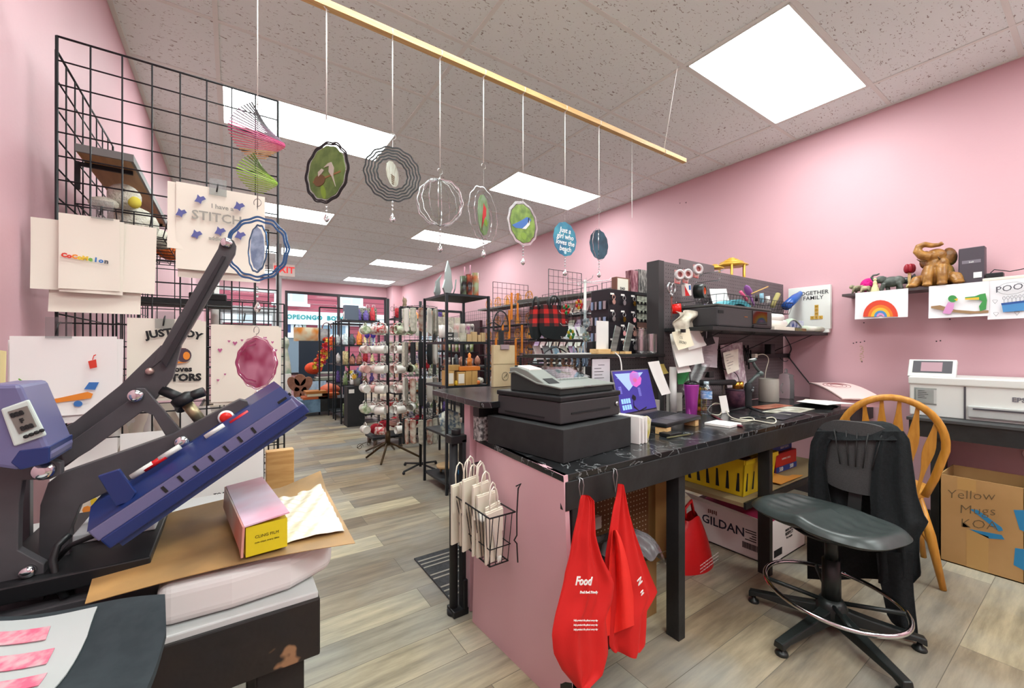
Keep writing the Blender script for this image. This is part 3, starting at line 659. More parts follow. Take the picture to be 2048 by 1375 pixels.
# grey price-gun like scanner tray & shelf behind the grid
p = P(345, 600, y=2.4)
b = B(); b.box((-.465, 2.3, p.z - .02), (.0, 2.55, p.z)); one('wire_grid_shelf', 'dark shelf board behind the grid, beside the upper prints', 'shelf', b, BLKM2)
b = B(); b.box((-.16, 2.33, p.z), (-.02, 2.45, p.z + .035)); b.box((-.13, 2.35, p.z + .035), (-.07, 2.42, p.z + .06)); one('black_case', 'black case on the dark shelf behind the grid', 'case', b, BLKP, bevel=.006)
b = B(); b.cyl(P(430, 520, y=2.6), P(430, 720, y=2.6), .018, n=12); one('white_pole', 'white round pole behind the grid prints', 'pole', b, WHITEP)
# yellow note pinned at the far left
b = B(); b.slab([P(0, 700, y=1.45), P(12, 702, y=1.45), P(10, 765, y=1.45), P(0, 765, y=1.45)][::-1], (0, .003, 0)); one('yellow_note', 'pale yellow card at the extreme left edge beside the print', 'note', b, mat('pale_yellow_card', 'e6dca0', .8))
# ---------------------------------------------------------------- foreground work table
TZ = .70
t = T('work_table', 'worn black painted work table in the left foreground', 'table', (-.2, 1.2, 0))
WORN = mat('worn_black_paint', '1d1c1c', .55, noise='241f1b', ns=12, bump=.3, bs=30)
nt = WORN.node_tree  # chips of bare wood along edges
r_ = [n for n in nt.nodes if n.type == 'VALTORGB'][0]; r_.color_ramp.elements[1].position = .62; q_ = r_.color_ramp.elements.new(.66); q_.color = C('957050')
b = B(); b.box((-.50, .93, TZ - .03), (.148, 1.75, TZ)); b.build('table_top', mat('table_top_white', 'c4c6c4', .5), t, world=1, bevel=.003)
b = B(); b.box((-.50, .925, TZ - .13), (.151, .965, TZ - .012)); b.box((.113, .965, TZ - .13), (.151, 1.75, TZ - .012)); b.build('apron', WORN, t, world=1, bevel=.004)
for (x, y) in ((.04, .955), (.04, 1.62), (-.46, 1.62), (-.46, .955)):
 b = B(); b.box((x, y, 0), (x + .085, y + .085, TZ - .03)); b.build('leg', WORN, t, world=1, bevel=.003)
# white padded board and brown baking paper
t = T('pressing_pad', 'stack of white pressing foam sheets on the work table under the brown paper', 'pad', (0, 1.1, TZ))
def pad(u, v):
 x = -.46 + .66 * u; y = .935 + .36 * v
 return (x, y, .785)
b = B()
outl = [(-.112, .95), (.0, .945), (.10, .955), (.185, 1.0), (.205, 1.10), (.20, 1.25), (.15, 1.36), (-.112, 1.36)]
n_ = 1
for k in range(n_):
 z0 = TZ + .001 + k * .0255; off = .006 * math.sin(k * 1.7) + (.012 * k / n_)
 b.prism([(x + off * (1 if x > -.4 else 0), y + off * .4) for x, y in outl], z0, z0 + .078)
b.build('foam_sheet', mat('white_foam', 'dcd8d6', .7), t, world=1, bevel=.022, seg=5)
def brown(u, v):
 x = -.20 + .42 * u; y = .925 + .03 * (1 - u) + (.42 - .06 * (1 - u)) * v
 z = .782 + .010 * math.sin(u * 3.1) + .05 * max(0, u - .78) * 3 * (v * .9) + .03 * max(0, v - .8) * 4 * u
 return (x - .04 * v * (1 - u), y, z)
t = T('brown_baking_paper', 'scorched brown baking paper curling over the white foam sheets', 'paper', (0, 1.1, .785))
b = B(); b.surf(brown, 26, 20, th=.0012)
bp_ = mat('scorched_paper', 'c0935a', .5, noise='8a6d48', ns=4, nd=5, bump=.25, bs=9); b.build('sheet', bp_, t, world=1)
def crin(u, v):
 x = .075 + .135 * u; y = .98 + .30 * v
 return (x, y, .7915 + .006 * math.sin(u * 3.1) + .0035 * math.sin(x * 140 + y * 60) * math.cos(y * 130) + .055 * max(0, u - .55) * (v * .9))
b = B(); b.surf(crin, 30, 40, th=.0008); b.build('waxed_patch', mat('waxed_white_paper', 'ddd3bd', .25, noise='e9e4d8', ns=30), t, world=1)
# cling film box
t = T('film_box', 'long yellow cling film carton with white and pink lid on the brown paper', 'box', (.05, 1.08, .797))
A_, B_ = P(530, 1112, z=.797), P(492, 1010, z=.797)
ang = math.atan2(B_.y - A_.y, B_.x - A_.x); L_ = .30
Mx = F((.058, .952, .797), rz=math.radians(96))
YEL = mat('carton_yellow', 'd9c51e', .45);
b = B(); b.box((0, -.036, 0), (L_, .036, .058), Mx); b.build('carton', YEL, t, world=1)
b = B(); b.add([(-.004, -.039, .068), (-.004, .039, .060), (L_, .039, .060), (L_, -.039, .068), (-.004, -.039, .071), (-.004, .039, .063), (L_, .039, .063), (L_, -.039, .071)], [(0, 1, 2, 3), (4, 7, 6, 5), (0, 4, 5, 1), (1, 5, 6, 2), (2, 6, 7, 3), (3, 7, 4, 0)], Mx); b.build('lid', mat('carton_lid', 'dcd6e6', .25, noise='e0a6b8', ns=5), t, world=1)
b = B(); b.add([(-.006, .038, .062), (-.006, .041, .004), (.02, .041, .012), (L_, .041, .012), (L_, .038, .062), (-.006, .042, .062), (-.006, .045, .004), (.02, .045, .012), (L_, .045, .012), (L_, .042, .062)], [(0, 1, 2, 3, 4), (5, 9, 8, 7, 6), (0, 5, 6, 1), (1, 6, 7, 2), (2, 7, 8, 3), (3, 8, 9, 4), (4, 9, 5, 0)], Mx); b.build('side_flap', mat('carton_flap', 'cfc8c0', .4, noise='c9563e', ns=4), t, world=1)
text('CLING FILM', .008, Mx @ frame3((-.0006, .0, .035), (0, -1, 0), (0, 0, 1)), mat('dark_olive_print', '5b5410', .6), t)
text('cuts clean every time', .005, Mx @ frame3((-.0006, .0, .024), (0, -1, 0), (0, 0, 1)), MATS['dark_olive_print'], t)
b = B(); b.box((.085, 1.44, TZ), (.16, 1.475, TZ + .19)); one('wood_block', 'upright block of light wood standing behind the film carton', 'wood block', b, WOODL, bevel=.002)
# ---------------------------------------------------------------- heat press
t = T('heat_press', 'large blue and grey clamshell heat press opened on the work table', 'heat press', (-.2, 1.25, TZ))
GRP = mat('press_grey_paint', '4a484b', .42, noise='464447', ns=30); BLUE = mat('press_blue_paint', '1e3066', .32); BLUE2 = mat('press_lilac_blue', '68678c', .35)
def plate(px_list, y, th, name, m, root=t, bevel=.0015, label=None):
 b = B(); b.slab([P(a, c_, y=y) for a, c_ in px_list], (0, th, 0)); return b.build(name, m, root, world=1, bevel=bevel, label=label)
YA = 1.20
def disc_at(px, py, y, r, name, m, th=.012, root=t):
 p = P(px, py, y=y); b = B(); b.lathe([(r, 0), (r, th * .5), (r * .8, th), (r * .3, th * 1.1)], 20, align(p, p + Vector((0, -1, 0)))); return b.build(name, m, root, world=1)
# long handle lever, with rounded tip
lev = [(436, 497), (440, 484), (449, 476), (459, 475), (468, 481), (473, 492), (471, 504), (360, 700), (322, 760), (262, 800), (120, 900), (60, 948), (38, 940), (60, 905), (150, 845), (232, 770), (303, 724), (330, 680)]
plate([(436, 497), (440, 484), (449, 476), (459, 475), (468, 481), (473, 492), (471, 504), (360, 692), (300, 738), (318, 700)], YA, .035, 'lever', GRP)
plate([(322, 690), (362, 690), (345, 755), (310, 800), (128, 935), (90, 925), (92, 878), (150, 842), (240, 770)], YA + .004, .03, 'lever_arm', GRP)
plate([(445, 510), (452, 512), (356, 690), (332, 735), (322, 722)], YA - .012, .012, 'lever_edge', mat('lever_dark', '2a2b2e', .3))
disc_at(453, 486, YA - .001, .012, 'bolt', CHROME)
# linkage, main beam carrying the platen
plate([(258, 800), (272, 776), (290, 776), (372, 872), (382, 890), (366, 905), (345, 894), (306, 830), (285, 822), (180, 900), (130, 930), (118, 900)], YA - .02, .014, 'linkage', GRP)
plate([(96, 965), (118, 948), (345, 868), (480, 798), (495, 802), (502, 826), (392, 882), (238, 972), (160, 1010), (140, 1060), (138, 1120), (150, 1190), (96, 1190), (76, 1100), (80, 1010)], YA + .045, .03, 'main_beam', GRP)
plate([(96, 965), (118, 948), (345, 868), (480, 798), (495, 802), (502, 826), (392, 882), (238, 972), (160, 1010), (140, 1060), (138, 1120), (150, 1190), (96, 1190), (76, 1100), (80, 1010)], YA - .05, .02, 'side_beam', GRP)
for (px, py, r_, yy) in [(272, 791, .014, YA - .021), (364, 883, .014, YA - .051), (256, 822, .006, YA), (300, 742, .008, YA), (88, 940, .016, YA - .12), (57, 1141, .011, YA - .12)]: disc_at(px, py, yy, r_, 'bolt', CHROME if r_ > .01 else mat('pinkish_bolt', 'b59a92', .35, metal=.8))
disc_at(452, 834, YA - .051, .013, 'power_button', mat('button_red', 'd61f14', .3)); disc_at(452, 834, YA - .0505, .016, 'button_ring', WHITEP, th=.008)
# rear upright plates at the left
plate([(-60, 925), (95, 918), (122, 925), (122, 948), (100, 958), (45, 960), (38, 1010), (36, 1100), (88, 1128), (87, 1200), (-60, 1210)], YA - .12, .02, 'upright_plate', GRP)
plate([(-60, 925), (60, 918), (60, 1200), (-60, 1210)], YA + .14, .02, 'upright_plate', GRP)
# spring and knob of the pressure adjuster
b = B(); a0, a1 = P(372, 805, y=YA + .01), P(402, 842, y=YA + .01); b.cyl(a0, a1, .012, n=14); b.build('adjuster_screw', mat('dull_brass', 'b3a582', .4, metal=.8), t, world=1)
b = B(); k0 = P(368, 800, y=YA); d_ = (a0 - a1).normalized(); b.lathe([(.018, 0), (.023, .006), (.023, .02), (.012, .026)], 16, align(k0 - d_ * .01, k0 + d_))
for k in range(3):
 dd = F(rz=0) @ Vector((math.cos(k * 2.1 + .4), 0, math.sin(k * 2.1 + .4))); b.tube([k0 + d_ * .004, k0 + d_ * .008 + Vector((dd.x * .045, -.01 + .02 * k, dd.z * .03))], .011, 10)
b.build('adjuster_knob', BLKP, t, world=1)
# the platen: a tilted box, its long side toward the viewer
p0, p1 = P(172, 1062, y=1.03), P(582, 794, y=1.03)
ex = Vector((p1.x - p0.x, 0, p1.z - p0.z)); Lp = ex.length; ex.normalize(); ez = Vector((-ex.z, 0, ex.x))
Mp = frame3(p0, ex, (0, 1, 0)) ; Mp = Matrix((ex, Vector((0, 1, 0)), ez)).transposed().to_4x4(); Mp.translation = p0
b = B(); b.box((0, 0, -.028), (Lp, .36, -.002), Mp); b.build('platen_cover', BLUE2, t, world=1, bevel=.003)
b = B(); b.box((.004, -.004, -.050), (Lp + .012, .364, -.026), Mp); b.build('platen_body', BLUE, t, world=1, bevel=.003)
b = B(); b.box((.016, .006, -.060), (Lp, .35, -.05), Mp); b.build('heating_plate', mat('teflon_blue', '2b3a63', .35), t, world=1)
b = B(); b.add([(0, 0, -.002), (Lp, 0, -.002), (Lp, .09, .022), (.0, .09, .022), (0, .36, -.002), (Lp, .36, -.002), (Lp, .28, .022), (0, .28, .022)], [(0, 1, 2, 3), (3, 2, 6, 7), (7, 6, 5, 4), (0, 3, 7, 4), (1, 5, 6, 2)], Mp); b.build('platen_top', BLUE, t, world=1)
for k in range(7):
 x = Lp * (.30 + .075 * k); b = B(); b.box((x, -.0015, -.022), (x + .005, .002, -.008), Mp); b.build('vent_slot', INK, t, world=1)
for k in range(2):
 b = B(); b.box((Lp * .93 + .012 * k, .01 + .02 * k, -.001), (Lp * .93 + .02 + .012 * k, .016 + .02 * k, .006), Mp); b.build('vent_slot', INK, t, world=1)
plate([(195, 952), (238, 938), (272, 985), (262, 1002), (232, 1012)], 1.045, .01, 'blue_bracket', BLUE)
for (px, py) in ((285, 940), (310, 925), (340, 905), (430, 862), (480, 835)):
 p = P(px, py, y=1.1); b = B(); b.cyl(p - ex * .02, p + ex * .02, .006, n=8); b.build('terminal', RED if px in (310, 480) else mat('terminal_white', 'cfcfca', .4), t, world=1)
# rails over the platen
for yy in (1.10, 1.30):
 a, c_ = P(350, 915, y=YA), P(500, 830, y=YA); b = B(); b.bar(Vector((a.x, yy, a.z)), Vector((c_.x, yy, c_.z)), .012, .018); b.build('platen_rail', GRP, t, world=1)
# lower platen and base
b = B(); b.box((-.5, 1.0, TZ + .001), (-.12, 1.5, TZ + .012)); b.build('base_plate', BLKM2, t, world=1)
b = B(); b.box((-.27, 1.20, TZ + .10), (-.14, 1.42, TZ + .12)); b.build('lower_pad', mat('white_silicone', 'd6dadb', .5), t, world=1, bevel=.003)
b = B(); b.box((-.36, 1.05, TZ + .07), (-.13, 1.43, TZ + .10)); b.build('lower_platen', BLKP, t, world=1, bevel=.003)
b = B(); b.box((-.5, 1.05, TZ + .0), (-.10, 1.08, TZ + .05)); b.box((-.5, 1.38, TZ), (-.10, 1.41, TZ + .05)); b.box((-.24, 1.08, TZ + .02), (-.18, 1.38, TZ + .08)); b.build('base_frame', GRP, t, world=1, bevel=.003)
# coil cable
cp = [P(228, 1005, y=1.12), P(222, 1030, y=1.08), P(205, 1058, y=1.05), P(185, 1072, y=1.06), P(140, 1090, y=1.08), P(112, 1120, y=1.1)]
b = B(); b.tube(cp, .0045, 8); b.tube([P(140, 1068, y=1.1), P(115, 1090, y=1.09), P(105, 1120, y=1.08), P(112, 1160, y=1.07), P(130, 1195, y=1.06)], .006, 8); b.build('cable', BLKP, t, world=1)
# control box with display
Pc = [P(-40, 770, y=1.0), P(40, 768, y=1.0), P(102, 908, y=1.0), P(98, 925, y=1.0), P(30, 940, y=1.0), P(-40, 930, y=1.0)]
b = B(); b.slab(Pc, (0, .12, 0)); b.build('control_box', BLUE2, t, world=1, bevel=.006)
b = B(); b.slab([P(38, 900, y=.999), P(100, 892, y=.999), P(98, 925, y=.999), P(40, 940, y=.999), P(20, 925, y=.999)], (0, .12, 0)); b.build('control_box_base', BLUE, t, world=1, bevel=.002)
b = B(); b.slab([P(0, 818, y=.995), P(57, 798, y=.995), P(93, 870, y=.995), P(27, 893, y=.995)], (0, .005, 0)); b.build('display_bezel', mat('display_bezel_white', 'c6d3cd', .4), t, world=1, bevel=.003)
b = B(); b.slab([P(15, 823, y=.993), P(54, 811, y=.993), P(73, 852, y=.993), P(38, 868, y=.993)], (0, .003, 0)); b.build('display', mat('display_glass', '77736c', .2), t, world=1)
for k, s_ in enumerate(['888', 'F', '888']):
 p = P(34 + k * 10, 828 + k * 13, y=.9915); text(s_, .010, frame3(p, P(54, 811, y=.99) - P(15, 823, y=.99), (0, 0, 1)), INK, t, bold=.0005, name='display_digits')
for k in range(4):
 p = P(53 + k * 10.5, 872 - k * 4, y=.993); b = B(); b.cyl(p, p + Vector((0, -.004, 0)), .003, n=8); b.build('button', INK, t, world=1)
# ---------------------------------------------------------------- T-shirt in the very front
t = T('folded_tshirt', 'dark grey T-shirt with pink print draped over the near edge of the work table', 't-shirt', (-.25, .85, TZ))
def shirt(u, v):
 x = -.44 + .36 * u - .03 * u * abs(v - .7); ym = .86 + max(0, -.09 - x) * .57; y = .62 + (ym - .62) * v
 z = .792 + .012 * math.sin(u * 6 + v * 2) + .008 * math.sin(v * 9) - .05 * max(0, u - .75) * 4 * (1 - v) - .12 * max(0, .35 - v) ** 1.0
 return (x, y, z)
b = B(); b.surf(shirt, 24, 20, th=.012); b.build('cloth', mat('charcoal_cotton', '2c3438', .95, noise='262e32', ns=40), t, world=1)
b = B(); b.surf(lambda u, v: tuple(Vector(shirt(.04 + .68 * u + .04 * v, .10 + .82 * v)) + Vector((0, 0, .004))), 14, 12, th=.002); b.build('print_panel', mat('clear_grey_film', 'b7bdbb', .3), t, world=1)
for k, (u, v, w_, h_) in enumerate([(.46, .74, .16, .08), (.50, .60, .16, .08), (.54, .46, .14, .08), (.40, .66, .05, .05), (.42, .50, .05, .05)]):
 b = B(); b.surf(lambda a, c_: tuple(Vector(shirt(u + w_ * a, v + h_ * c_)) + Vector((0, 0, .0065))), 6, 4, th=.001); b.build('print_block', mat('pink_print', 'd9627f', .7, noise='c9a5ab', ns=60), t, world=1)
b = B(); b.box((-.52, .62, TZ - .001), (-.16, .98, TZ + .065)); one('folded_shirt_pile', 'pile of folded dark shirts under the T-shirt with pink print', 'clothes', b, mat('navy_cotton', '23293a', .95), bevel=.015)
# ================================================================ service desk and what stands on it
DZ = .80                      # desk top
MARB = mat('black_marble_laminate', '151617', .22, noise='26282a', ns=3.5, nd=5)
def veins(m, col='8d9192', th_=.012):
 nt = m.node_tree; b_ = nt.nodes['Principled BSDF']; N = nt.nodes.new; L = nt.links.new
 src = b_.inputs['Base Color'].links[0].from_socket; tc = N('ShaderNodeTexCoord'); n = N('ShaderNodeTexNoise'); n.inputs['Scale'].default_value = 5.5; n.inputs['Detail'].default_value = 5; n.inputs['Distortion'].default_value = 1.6
 L(tc.outputs['Object'], n.inputs['Vector']); s_ = N('ShaderNodeMath'); s_.operation = 'SUBTRACT'; L(n.outputs[0], s_.inputs[0]); s_.inputs[1].default_value = .5
 a = N('ShaderNodeMath'); a.operation = 'ABSOLUTE'; L(s_.outputs[0], a.inputs[0]); mr = N('ShaderNodeMapRange'); mr.inputs[1].default_value = 0; mr.inputs[2].default_value = th_; mr.inputs[3].default_value = .75; mr.inputs[4].default_value = 0; L(a.outputs[0], mr.inputs[0])
 mx = N('ShaderNodeMix'); mx.data_type = 'RGBA'; L(mr.outputs[0], mx.inputs[0]); L(src, mx.inputs[6]); mx.inputs[7].default_value = C(col); L(mx.outputs[2], b_.inputs['Base Color'])
veins(MARB)
PANELP = mat('pink_panel_paint', 'e6bcc4', .5, noise='e2b6bf', ns=2)
DX1 = 3.98
desk = T('service_desk', 'long black desk with a marbled top and a pink end panel', 'desk', (2.1, 1.3, 0))
b = B(); b.prism([(.868, .985), (DX1, 1.03), (DX1, 1.62), (.925, 1.66)], DZ - .022, DZ); b.build('desk_top', MARB, desk, world=1, bevel=.002)
b = B(); b.prism([(.875, .982), (DX1, 1.027), (DX1, 1.055), (.875, 1.010)], DZ - .115, DZ - .022); b.build('apron', BLKWOOD, desk, world=1, bevel=.002)
q0, q1, q2, q3 = [Vector(v) for v in ((.912, .985, 0), (.877, 1.60, 0), (.930, 1.655, DZ), (.868, .985, DZ))]
b = B(); b.surf(lambda u, v: tuple((q0.lerp(q1, u)).lerp(q3.lerp(q2, u), v)), 12, 12, th=(.018, 0, 0)); b.build('end_panel', PANELP, desk, world=1)
for (x, y, w) in ((.905, .985, .05), (1.515, 1.01, .044), (2.345, 1.03, .036), (3.44, 1.04, .044)):
 b = B(); b.box((x, y, 0), (x + w, y + .06, DZ - .022)); b.build('leg', BLKWOOD, desk, world=1, bevel=.002)
b = B(); b.box((1.0, 1.50, .12), (1.96, 1.512, .70)); b.build('pegboard_back', mat('brown_hardboard', '6b4526', .7), desk, world=1)
# rows of hole dots; the desk's pale ones have light from behind painted in
def dots(b, o, xd, yd, nx, ny, st, r, n=6, off=.0):
 o, xd, yd = Vector(o), Vector(xd), Vector(yd); nn = xd.cross(yd)
 for i in range(nx):
  for j in range(ny):
   c_ = o + xd * (i * st) + yd * (j * st) + nn * off; b.add([c_ + xd * (r * math.cos(2 * PI * k / n)) + yd * (r * math.sin(2 * PI * k / n)) for k in range(n)], [tuple(range(n))])
b = B(); dots(b, (1.02, 1.4985, .16), (1, 0, 0), (0, 0, 1), 37, 21, .0254, .0036); o = b.build('peg_holes', mat('lit_hole_paint', 'd9cdb2', .9), desk, world=1)
b = B(); b.box((1.97, 1.46, 0), (2.07, 1.54, DZ - .03)); b.build('post', mat('raw_wood', '94703f', .7), desk, world=1)
# lower storage shelf below the desk
b = B(); b.box((2.18, 1.08, .385), (3.47, 1.62, .405)); b.build('storage_shelf', mat('raw_board', '8f7a58', .7), desk, world=1)
b = B(); b.box((2.18, 1.07, .375), (3.47, 1.082, .41)); b.build('shelf_lip', BLKWOOD, desk, world=1)
# raised customer counter and upper ledge behind
HZ = .98
t = T('raised_counter', 'raised marbled black counter behind the cash register', 'counter', (1.4, 1.8, 0))
b = B(); b.prism([(.86, 1.50), (.90, 1.475), (1.66, 1.50), (1.66, 2.10), (.95, 2.13), (.90, 2.09)], HZ - .028, HZ); b.build('counter_top', MARB, t, world=1, bevel=.003)
b = B(); b.box((.90, 1.665, 0), (.955, 1.72, HZ - .028)); b.build('pink_post', PANELP, t, world=1)
b = B(); b.box((.955, 1.70, 0), (1.66, 1.715, HZ - .028)); b.build('front_panel', PANELP, t, world=1)
UZ = 1.172
t = T('upper_ledge', 'narrow black ledge along the top of the low pegboard wall', 'shelf', (1.8, 1.75, UZ - .02))
b = B(); b.box((1.40, 1.63, UZ - .02), (2.30, 1.95, UZ)); b.build('ledge_board', BLKWOOD, t, world=1, bevel=.002)
PEGM = mat('dark_pegboard_paint', '2b2627', .55); HOLE = mat('peg_hole_dark', '0b0a0a', .9)
t = T('low_pegboard', 'low dark pegboard wall behind the laptop', 'pegboard', (1.98, 1.655, DZ + .001))
b = B(); b.box((1.665, 1.645, DZ + .001), (2.24, 1.66, UZ - .022)); b.build('board', PEGM, t, world=1)
b = B(); dots(b, (1.80, 1.644, DZ + .03), (1, 0, 0), (0, 0, 1), 17, 13, .0254, .0033); b.build('peg_holes', HOLE, t, world=1)
t = T('printed_notice', 'white printed notice taped up left of the laptop', 'notice', (1.72, 1.64, .86))
b = B(); b.box((1.655, 1.638, .855), (1.795, 1.6435, 1.145)); b.build('sheet', mat('lilac_white_paper', 'd9d2d8', .8), t, world=1)
b = B(); rnd = random.Random(3)
for k in range(14):
 z = 1.11 - k * .018; w_ = .10 * (.4 + .6 * rnd.random()) if k else .05; x0 = 1.67 if k else 1.70; b.box((x0, 1.6372, z), (x0 + w_, 1.638, z + .0025))
b.build('printed_lines', INK, t, world=1)
# ---- cash register on its riser
t = T('register_riser', 'matt black wooden riser box under the cash register', 'riser', (1.2, 1.3, DZ))
ra = math.atan2(1.13 - 1.085, 1.385 - .975)
RB = Matrix.Translation((.955, 1.085, DZ + .001)) @ Matrix.Rotation(math.radians(7), 4, 'Z')
b = B(); b.box((0, 0, 0), (.42, .43, .118), RB); b.build('box', mat('riser_black', '242526', .65, noise='2a2b2c', ns=20), t, world=1, bevel=.002)
t = T('cash_register', 'dark grey electronic cash register with a wide cash drawer', 'cash register', (1.2, 1.3, DZ + .12))
RR = Matrix.Translation((.985, 1.135, DZ + .1195)) @ Matrix.Rotation(math.radians(7), 4, 'Z')
DKG = mat('register_dark_grey', '39383a', .45); MID = mat('register_grey', '7d827c', .42)
W_, D_ = .37, .36
b = B(); b.box((0, 0, .006), (W_, D_, .088), RR); b.build('cash_drawer', DKG, t, world=1, bevel=.006)
b = B(); b.box((.06, -.003, .038), (.30, .001, .045), RR); b.box((-.002, .08, .020), (.001, .31, .026), RR); b.build('drawer_groove', INK, t, world=1)
b = B(); p = RR @ Vector((.345, -.001, .055)); b.cyl(p, p + Vector((0, -.006, 0)), .009, n=14); b.build('lock', STEEL, t, world=1)
b = B(); b.box((-.004, -.004, .088), (W_ + .004, D_ + .004, .108), RR); b.build('drawer_lid', BLKP, t, world=1, bevel=.005)
def wedge(b, x0, x1, prof, M):   # profile in local (y, z), extruded along x
 n = len(prof); vs = [(x0, y, z) for y, z in prof] + [(x1, y, z) for y, z in prof]
 b.add(vs, [tuple(range(n)), tuple(range(n, 2 * n))[::-1]] + [(i, n + i, n + (i + 1) % n, (i + 1) % n) for i in range(n)], M)
b = B(); wedge(b, .02, .35, [(.02, .108), (.30, .108), (.30, .18), (.27, .186), (.14, .146), (.02, .134)], RR); b.build('register_body', mat('register_black_green', '2a3130', .35), t, world=1, bevel=.005)
b = B(); wedge(b, .015, .355, [(.012, .132), (.14, .144), (.272, .184), (.305, .179), (.305, .186), (.27, .192), (.14, .152), (.012, .14)], RR); b.build('keyboard_deck', MID, t, world=1, bevel=.003)
b = B(); wedge(b, .02, .12, [(.10, .142), (.305, .184), (.305, .205), (.26, .209), (.20, .196), (.10, .15)], RR); b.build('printer_cover', MID, t, world=1, bevel=.005)
b = B(); wedge(b, .035, .105, [(.20, .196), (.27, .209), (.27, .213), (.20, .201)], RR); b.build('receipt_paper', PAPER, t, world=1)
b = B(); wedge(b, .04, .095, [(.09, .146), (.13, .163), (.13, .1655), (.09, .1485)], RR); b.build('display', INK, t, world=1)
sl = (.186 - .148) / .13
kb = B()
for i in range(9):
 for j in range(5):
  x = .14 + i * .023; y = .145 + j * .024; z = .150 + (y - .14) * sl + .003
  kb.box((x, y, z), (x + .018, y + .018, z + .007), RR)
kk = kb.build('keys', mat('key_grey_white', 'dcdfd8', .4), t, world=1, bevel=.0015)
b = B(); wedge(b, .13, .35, [(.14, .160), (.272, .199), (.272, .2005), (.14, .1615)], RR); b.build('key_cover_film', ACRY, t, world=1)
b = B(); b.box((.15, .008, .136), (.19, .012, .139), RR); b.build('logo_plate', STEEL, t, world=1)
b = B(); b.box((.20, .03, .1085), (.33, .05, .1105), RR); b.build('ruler', STEEL, t, world=1)
# keys and fob lying on top
t = T('key_fob', 'black key fob with two keys lying on the register keyboard', 'keys', RR @ Vector((.27, .25, .204)))
b = B(); b.ball((0, 0, .004), .014, 12, sc=(1, 1, .4)); b.build('fob', BLKP, t)
b = B(); b.bar((.01, -.005, .004), (.06, -.03, .002), .004, .002); b.bar((.01, 0, .004), (.065, -.015, .002), .004, .002); b.build('key', BRASS, t)
# things tucked under the raised counter
t = T('patterned_can', 'grey patterned paper carton with a black lid beside the pink post', 'carton', P(968, 878, z=DZ))
q = P(972, 880, z=DZ + .001); b = B(); b.box((q.x - .035, q.y, DZ + .001), (q.x + .035, q.y + .05, DZ + .105)); b.build('carton', mat('doodle_print', 'b7b2b0', .6, noise='4b4748', ns=70), t, world=1)
b = B(); b.box((q.x - .036, q.y - .001, DZ + .105), (q.x + .036, q.y + .051, DZ + .145)); b.build('lid', BLKP, t, world=1)
t = T('gold_napkin_box', 'small box with a gold and black geometric pattern under the counter', 'box', (1.15, 1.58, DZ + .05))
gq = P(1008, 825, y=1.60); b = B(); b.box((gq.x - .045, 1.58, DZ + .001), (gq.x + .05, 1.63, DZ + .145)); b.build('box', mat('black_card', '1b1714', .5), t, world=1)
b = B()
for i in range(5):
 for j in range(5):
  c_ = Vector((gq.x - .035 + i * .019, 1.5795, DZ + .06 + j * .018))
  b.add([c_ + Vector(v) for v in ((-.008, 0, -.007), (.008, 0, -.007), (0, 0, .007))], [(0, 1, 2)]) if (i + j) % 2 else b.add([c_ + Vector(v) for v in ((-.008, 0, .007), (0, 0, -.007), (.008, 0, .007))], [(0, 1, 2)])
b.build('gold_pattern', GOLD, t, world=1)
# ---- envelopes and bag stack right of the riser
for k in range(6):
 M = Matrix.Translation((1.412 + .011 * k, 1.125 + .006 * (k % 2), DZ + .001)) @ Matrix.Rotation(math.radians(8), 4, 'Z')
 b = B(); b.box((0, 0, 0), (.006, .15, .115 - .003 * (k % 3)), M)
 one('paper_bag', ['small white paper bag standing against the riser, nearest the riser', 'small white paper bag in the row beside the riser, second from it', 'small white paper bag in the row beside the riser, third from it', 'small white paper bag in the row beside the riser, fourth from it', 'small white paper bag in the row beside the riser, fifth from it', 'small white paper bag in the row beside the riser, farthest from it'][k], 'paper bag', b, PAPER, group='small white paper bags beside the riser', bevel=.001)
b = B(); rnd = random.Random(5)
b.surf(lambda u, v: (1.50 + .03 * math.sin(u * 6) + .02 * v, 1.15 + .12 * u, DZ + .002 + .09 * v + .008 * math.sin(u * 14 + v * 9)), 14, 8, th=(.004, 0, 0)); one('crumpled_bag', 'crumpled clear bag with yellow sticker beside the white paper bags', 'bag', b, mat('crumpled_film', 'd5d3c4', .3, noise='c9b33a', ns=14))
# ---- laptop on wooden blocks
LM = Matrix.Translation((1.66, 1.17, DZ + .036)) @ Matrix.Rotation(math.radians(8), 4, 'Z')
t = T('laptop', 'open dark silver laptop showing a purple desktop, raised on wood blocks', 'laptop', (1.8, 1.3, DZ + .03))
LAPM = mat('laptop_silver', '7e7a80', .35, metal=.6); LAPK = mat('laptop_deck', '413d45', .35, metal=.3)
LW, LD = .37, .245
b = B(); b.box((0, 0, 0), (LW, LD, .018), LM); b.build('base', BLKP, t, world=1, bevel=.004)
b = B(); b.box((.002, .002, .018), (LW - .002, LD - .004, .0195), LM); b.build('deck', LAPK, t, world=1)
b = B()
for i in range(15):
 for j in range(5): b.box((.02 + i * .0222, .115 + j * .0215, .0195), (.02 + i * .0222 + .0185, .115 + j * .0215 + .0175, .0212), LM)
b.build('keyboard', mat('laptop_keys', '17171a', .5), t, world=1)
b = B(); b.box((.125, .018, .0195), (.245, .095, .0202), LM); b.build('touchpad', mat('touchpad', '55505b', .3, metal=.3), t, world=1)
S_ = LM @ Matrix.Translation((0, LD, .016)) @ Matrix.Rotation(math.radians(-14), 4, 'X')
b = B(); b.box((0, -.003, 0), (LW, .004, .245), S_); b.build('lid', LAPM, t, world=1, bevel=.004)
b = B(); b.box((.008, -.0045, .014), (LW - .008, -.003, .238), S_); b.build('screen', mat('screen_purple', '2c2768', .25, emit='342e86', es=.55), t, world=1)
